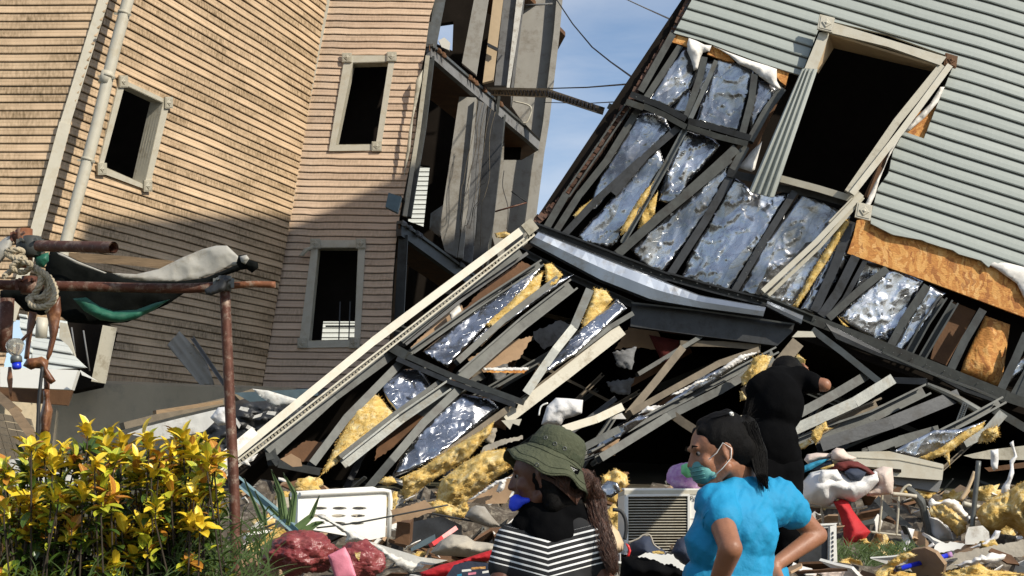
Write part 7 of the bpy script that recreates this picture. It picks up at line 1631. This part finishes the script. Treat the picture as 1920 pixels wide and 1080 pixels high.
for sd in (1, -1):
    bm = bmesh.new(); bmesh.ops.create_uvsphere(bm, u_segments=16, v_segments=10, radius=.0092, matrix=Matrix.Translation(ff(.073, sd * .030, .006))); e_ = obj('eye', bm, M['eye'], W2, smooth=True)
    bm = bmesh.new(); bmesh.ops.create_uvsphere(bm, u_segments=12, v_segments=8, radius=.0062, matrix=Matrix.Translation(ff(.079, sd * .031, .006))); obj('iris', bm, M['hair'], e_, smooth=True)
strands('hair_strands', 90, lambda i: [ff(-.05 + .05 * math.sin(i * 1.7), .085 * (1 if i % 2 else -.6), .02 - .001 * (i % 30)), ff(-.08, .075 * (1 if i % 2 else -.5), -.03 - .002 * (i % 20)), ff(-.10, .04, -.05 - .0012 * (i % 40)), pt_(0) + Vector((rnd.uniform(-.02, .02), -.03, rnd.uniform(-.03, .03))), pt_(1) + Vector((rnd.uniform(-.03, .03), -.035, 0))], .0017, M['hair_b'], W2)
# hat: crown and drooping brim as one turned shape about a tilted axis
HT = thing('sun_hat', 'olive bucket hat with metal eyelets worn by the woman in stripes', 'hat', loc=P(1045, 850, YH))
hx = Vector((.44, .10, .89)).normalized(); hb = P(1040, 856, YH)   # centre of the band
ha = hx.cross(Vector((0, 1, 0))).normalized(); hbv = hx.cross(ha)
def hat_pt(th, r, z, wob=0.):
    z *= .92
    rr = .88 * r * (1 + .04 * math.cos(2 * th)); return hb + ha * rr * math.cos(th) + hbv * rr * math.sin(th) * 1.0 + hx * (z + wob)
bm = bmesh.new(); seg = 64
prof = [(.0, .098), (.045, .096), (.070, .088), (.084, .072), (.091, .050), (.096, .024), (.098, .004), (.101, .0), (.118, -.020), (.134, -.042), (.148, -.062), (.158, -.074)]
rings = []
for r_, z in prof:
    rings.append([bm.verts.new(hat_pt(2 * math.pi * k / seg, max(r_, .001), z, (.010 * math.sin(2 * math.pi * k / seg * 3 + 1) + .006 * math.sin(2 * math.pi * k / seg * 7)) * max(0, (r_ - .1) / .055) + .004 * noise.noise(Vector((k * .3, z * 30, 1))))) for k in range(seg)])
for a_, b_ in zip(rings, rings[1:]):
    for k in range(seg): bm.faces.new((a_[k], a_[(k + 1) % seg], b_[(k + 1) % seg], b_[k])).smooth = True
low = [[bm.verts.new(v.co - hx * .003 - (v.co - hb).normalized() * .002) for v in r__] for r__ in rings[5:]]
for a_, b_ in zip(low, low[1:]):
    for k in range(seg): bm.faces.new((b_[k], b_[(k + 1) % seg], a_[(k + 1) % seg], a_[k])).smooth = True
for k in range(seg): bm.faces.new((rings[-1][k], rings[-1][(k + 1) % seg], low[-1][(k + 1) % seg], low[-1][k]))
obj('crown_and_brim', bm, M['olive'], HT, recalc=False)
bm = bmesh.new(); rr_ = []
for r_, z in ((.0995, .004), (.1005, .006), (.0985, .028), (.0965, .030)): rr_.append([bm.verts.new(hat_pt(2 * math.pi * k / seg, r_, z)) for k in range(seg)])
for a_, b_ in zip(rr_, rr_[1:]):
    for k in range(seg): bm.faces.new((a_[k], a_[(k + 1) % seg], b_[(k + 1) % seg], b_[k]))
obj('hat_band', bm, M['olive_d'], HT)
bm = bmesh.new()
for k in range(10): beam_bm(bm, hat_pt(k * .628 + .2, .1005, .004), hat_pt(k * .628 + .2, .0985, .030), .014, .004, 'box', nref=(hat_pt(k * .628 + .2, .2, .02) - hb))
obj('band_loop', bm, M['olive'], HT)
bm = bmesh.new()
for rad_, z_, dr in ((.112, -.013, 0), (.140, -.051, 0), (.155, -.0705, 0)):
    tube_bm(bm, [hat_pt(2 * math.pi * k / 48, rad_, z_ + .0022, (.010 * math.sin(2 * math.pi * k / 48 * 3 + 1) + .006 * math.sin(2 * math.pi * k / 48 * 7)) * max(0, (rad_ - .1) / .055)) for k in range(49)], .0011, 5)
obj('stitch_line', bm, M['olive_d'], HT)
def hat_hit(px, py, lift=.002):
    """point of the hat surface nearest to the view ray through this pixel"""
    d = (P(px, py, YH) - CAM).normalized(); best = None
    for i in range(len(prof) - 1):
        for t in (0, .25, .5, .75):
            r_ = prof[i][0] + (prof[i + 1][0] - prof[i][0]) * t; z = prof[i][1] + (prof[i + 1][1] - prof[i][1]) * t
            for k in range(160):
                p = hat_pt(2 * math.pi * k / 160, r_, z); v = p - CAM
                e = (v - d * v.dot(d)).length + max(0, v.dot(d) - 4.41) * .05
                if best is None or e < best[0]: best = (e, p)
    return best[1]
for x, y in ((1023, 822), (1041, 832), (1060, 840), (1008, 874)):
    p = hat_hit(x, y); n_ = ((p - (hb + hx * .02)).normalized() + (CAM - p).normalized() * .4).normalized(); a_ = n_.cross(Vector((0, 0, 1))).normalized(); b_ = n_.cross(a_); bm = bmesh.new()
    tube_bm(bm, [p + n_ * .003 + (a_ * math.cos(k * math.pi / 8) + b_ * math.sin(k * math.pi / 8)) * .0052 for k in range(17)], .0016, 6); e_ = obj('eyelet', bm, M['steel_l'], HT, smooth=True)
p = hat_hit(1076, 880); n_ = (CAM - p).normalized(); a_ = (ha * 1.0 - n_ * ha.dot(n_)).normalized(); a_ = a_ if a_.x > 0 else -a_; b_ = n_.cross(a_)
tb_ = slab('label_tab', [p + n_ * .012 + a_ * x + b_ * y for x, y in ((-.017, -.008), (.017, -.008), (.017, .008), (-.017, .008))], n_, .002, M['black'], HT)
bm = bmesh.new()
for k, (x0, y0, x1, y1) in enumerate([(-.011, -.004, -.011, .004), (-.011, -.004, -.007, -.004), (-.011, .004, -.007, .004), (-.007, .004, -.007, 0), (-.004, -.004, -.004, .004), (-.004, .004, 0, .004), (0, -.004, 0, .004), (-.004, -.004, 0, -.004), (.003, -.003, .003, .004), (.003, .003, .010, .003)]):
    beam_bm(bm, p + n_ * .0145 + a_ * x0 + b_ * y0, p + n_ * .0145 + a_ * x1 + b_ * y1 + a_ * .0001, .0012, .0005, 'box', nref=n_)
obj('lettering', bm, M['white_p'], tb_)
setloc(W2, W2.location.copy()); setloc(HT, HT.location.copy())
# ---------------- person in black bending into the gap
YK = 7.2
W3 = thing('person', 'person all in black seen from behind, bending into the wreckage with one elbow out', 'person', loc=(P(1440, 1000, YK).x, YK, gz(1.3, YK)))
hd = P(1478, 712, YK + .50); Fm = frame((.3, .7, -.7), (.1, .6, .7)); fi, ff = face_items(hd, Fm, 1.)
s1_, s2_ = P(1428, 730, YK), P(1495, 716, YK + .08); e2 = P(1546, 722, YK - .02); w2_ = P(1512, 712, YK + .34)
hp1, hp2 = P(1412, 880, YK), P(1468, 880, YK + .05); gr = gz(1.3, YK) + .02
body = fi + [('c', ff(-.03, 0, -.06), .05, P(1465, 725, YK + .2), .05), ('c', s1_, .04, s2_, .04), ('c', P(1455, 745, YK), .07, P(1440, 870, YK), .07), ('c', s2_, .045, e2, .036), ('c', e2, .036, w2_, .025), ('c', s1_, .045, P(1415, 800, YK + .2), .036), ('c', P(1415, 800, YK + .2), .036, P(1430, 760, YK + .4), .025)]
body += hand_items(w2_, Vector((0, 1, .4)), Vector((-1, 0, 0)), 1., .5, 1) + hand_items(P(1430, 760, YK + .4), Vector((0, 1, .3)), Vector((1, 0, 0)), 1., .5, -1)
for h_ in (hp1, hp2):
    kn = Vector((h_.x, h_.y - .02, (h_.z + gr) / 2)); an = Vector((h_.x, h_.y + .03, gr + .06)); body += [('c', h_, .07, kn, .05), ('c', kn, .058, an, .04), ('c', an, .038, an + Vector((.02, .13, -.03)), .03)]
organic('body', body, .008, M['skin'], W3, sm=4)
organic('black_t_shirt', [('c', s1_, .085, s2_, .085), ('e', P(1456, 755, YK), (.14, .12, .16), frame((1, 0, 0))), ('e', P(1448, 830, YK), (.13, .12, .16), frame((1, 0, 0))), ('c', P(1425, 858, YK), .09, P(1470, 852, YK + .02), .09), ('c', s2_, .07, s2_.lerp(e2, .62), .058), ('c', s1_, .07, P(1412, 780, YK + .14), .06), ('c', P(1470, 712, YK + .28), .08, P(1460, 725, YK + .08), .11)], .01, M['black'], W3, sm=6, disp=fold(.012, 8, 3))
organic('trousers', [('c', hp1, .12, hp2, .12)] + [x for h_ in (hp1, hp2) for x in (('c', h_, .11, Vector((h_.x, h_.y - .02, (h_.z + gr) / 2)), .08), ('c', Vector((h_.x, h_.y - .02, (h_.z + gr) / 2)), .08, Vector((h_.x, h_.y + .03, gr + .08)), .06))], .012, M['black'], W3, disp=fold(.01, 9, 3))
organic('hair', [('e', ff(-.03, 0, .02), (.10, .09, .10), Fm), ('c', ff(-.06, 0, 0), .07, ff(-.06, 0, -.07), .05)], .008, M['hair'], W3, sm=4, disp=fold(.005, 30))
setloc(W3, W3.location.copy())
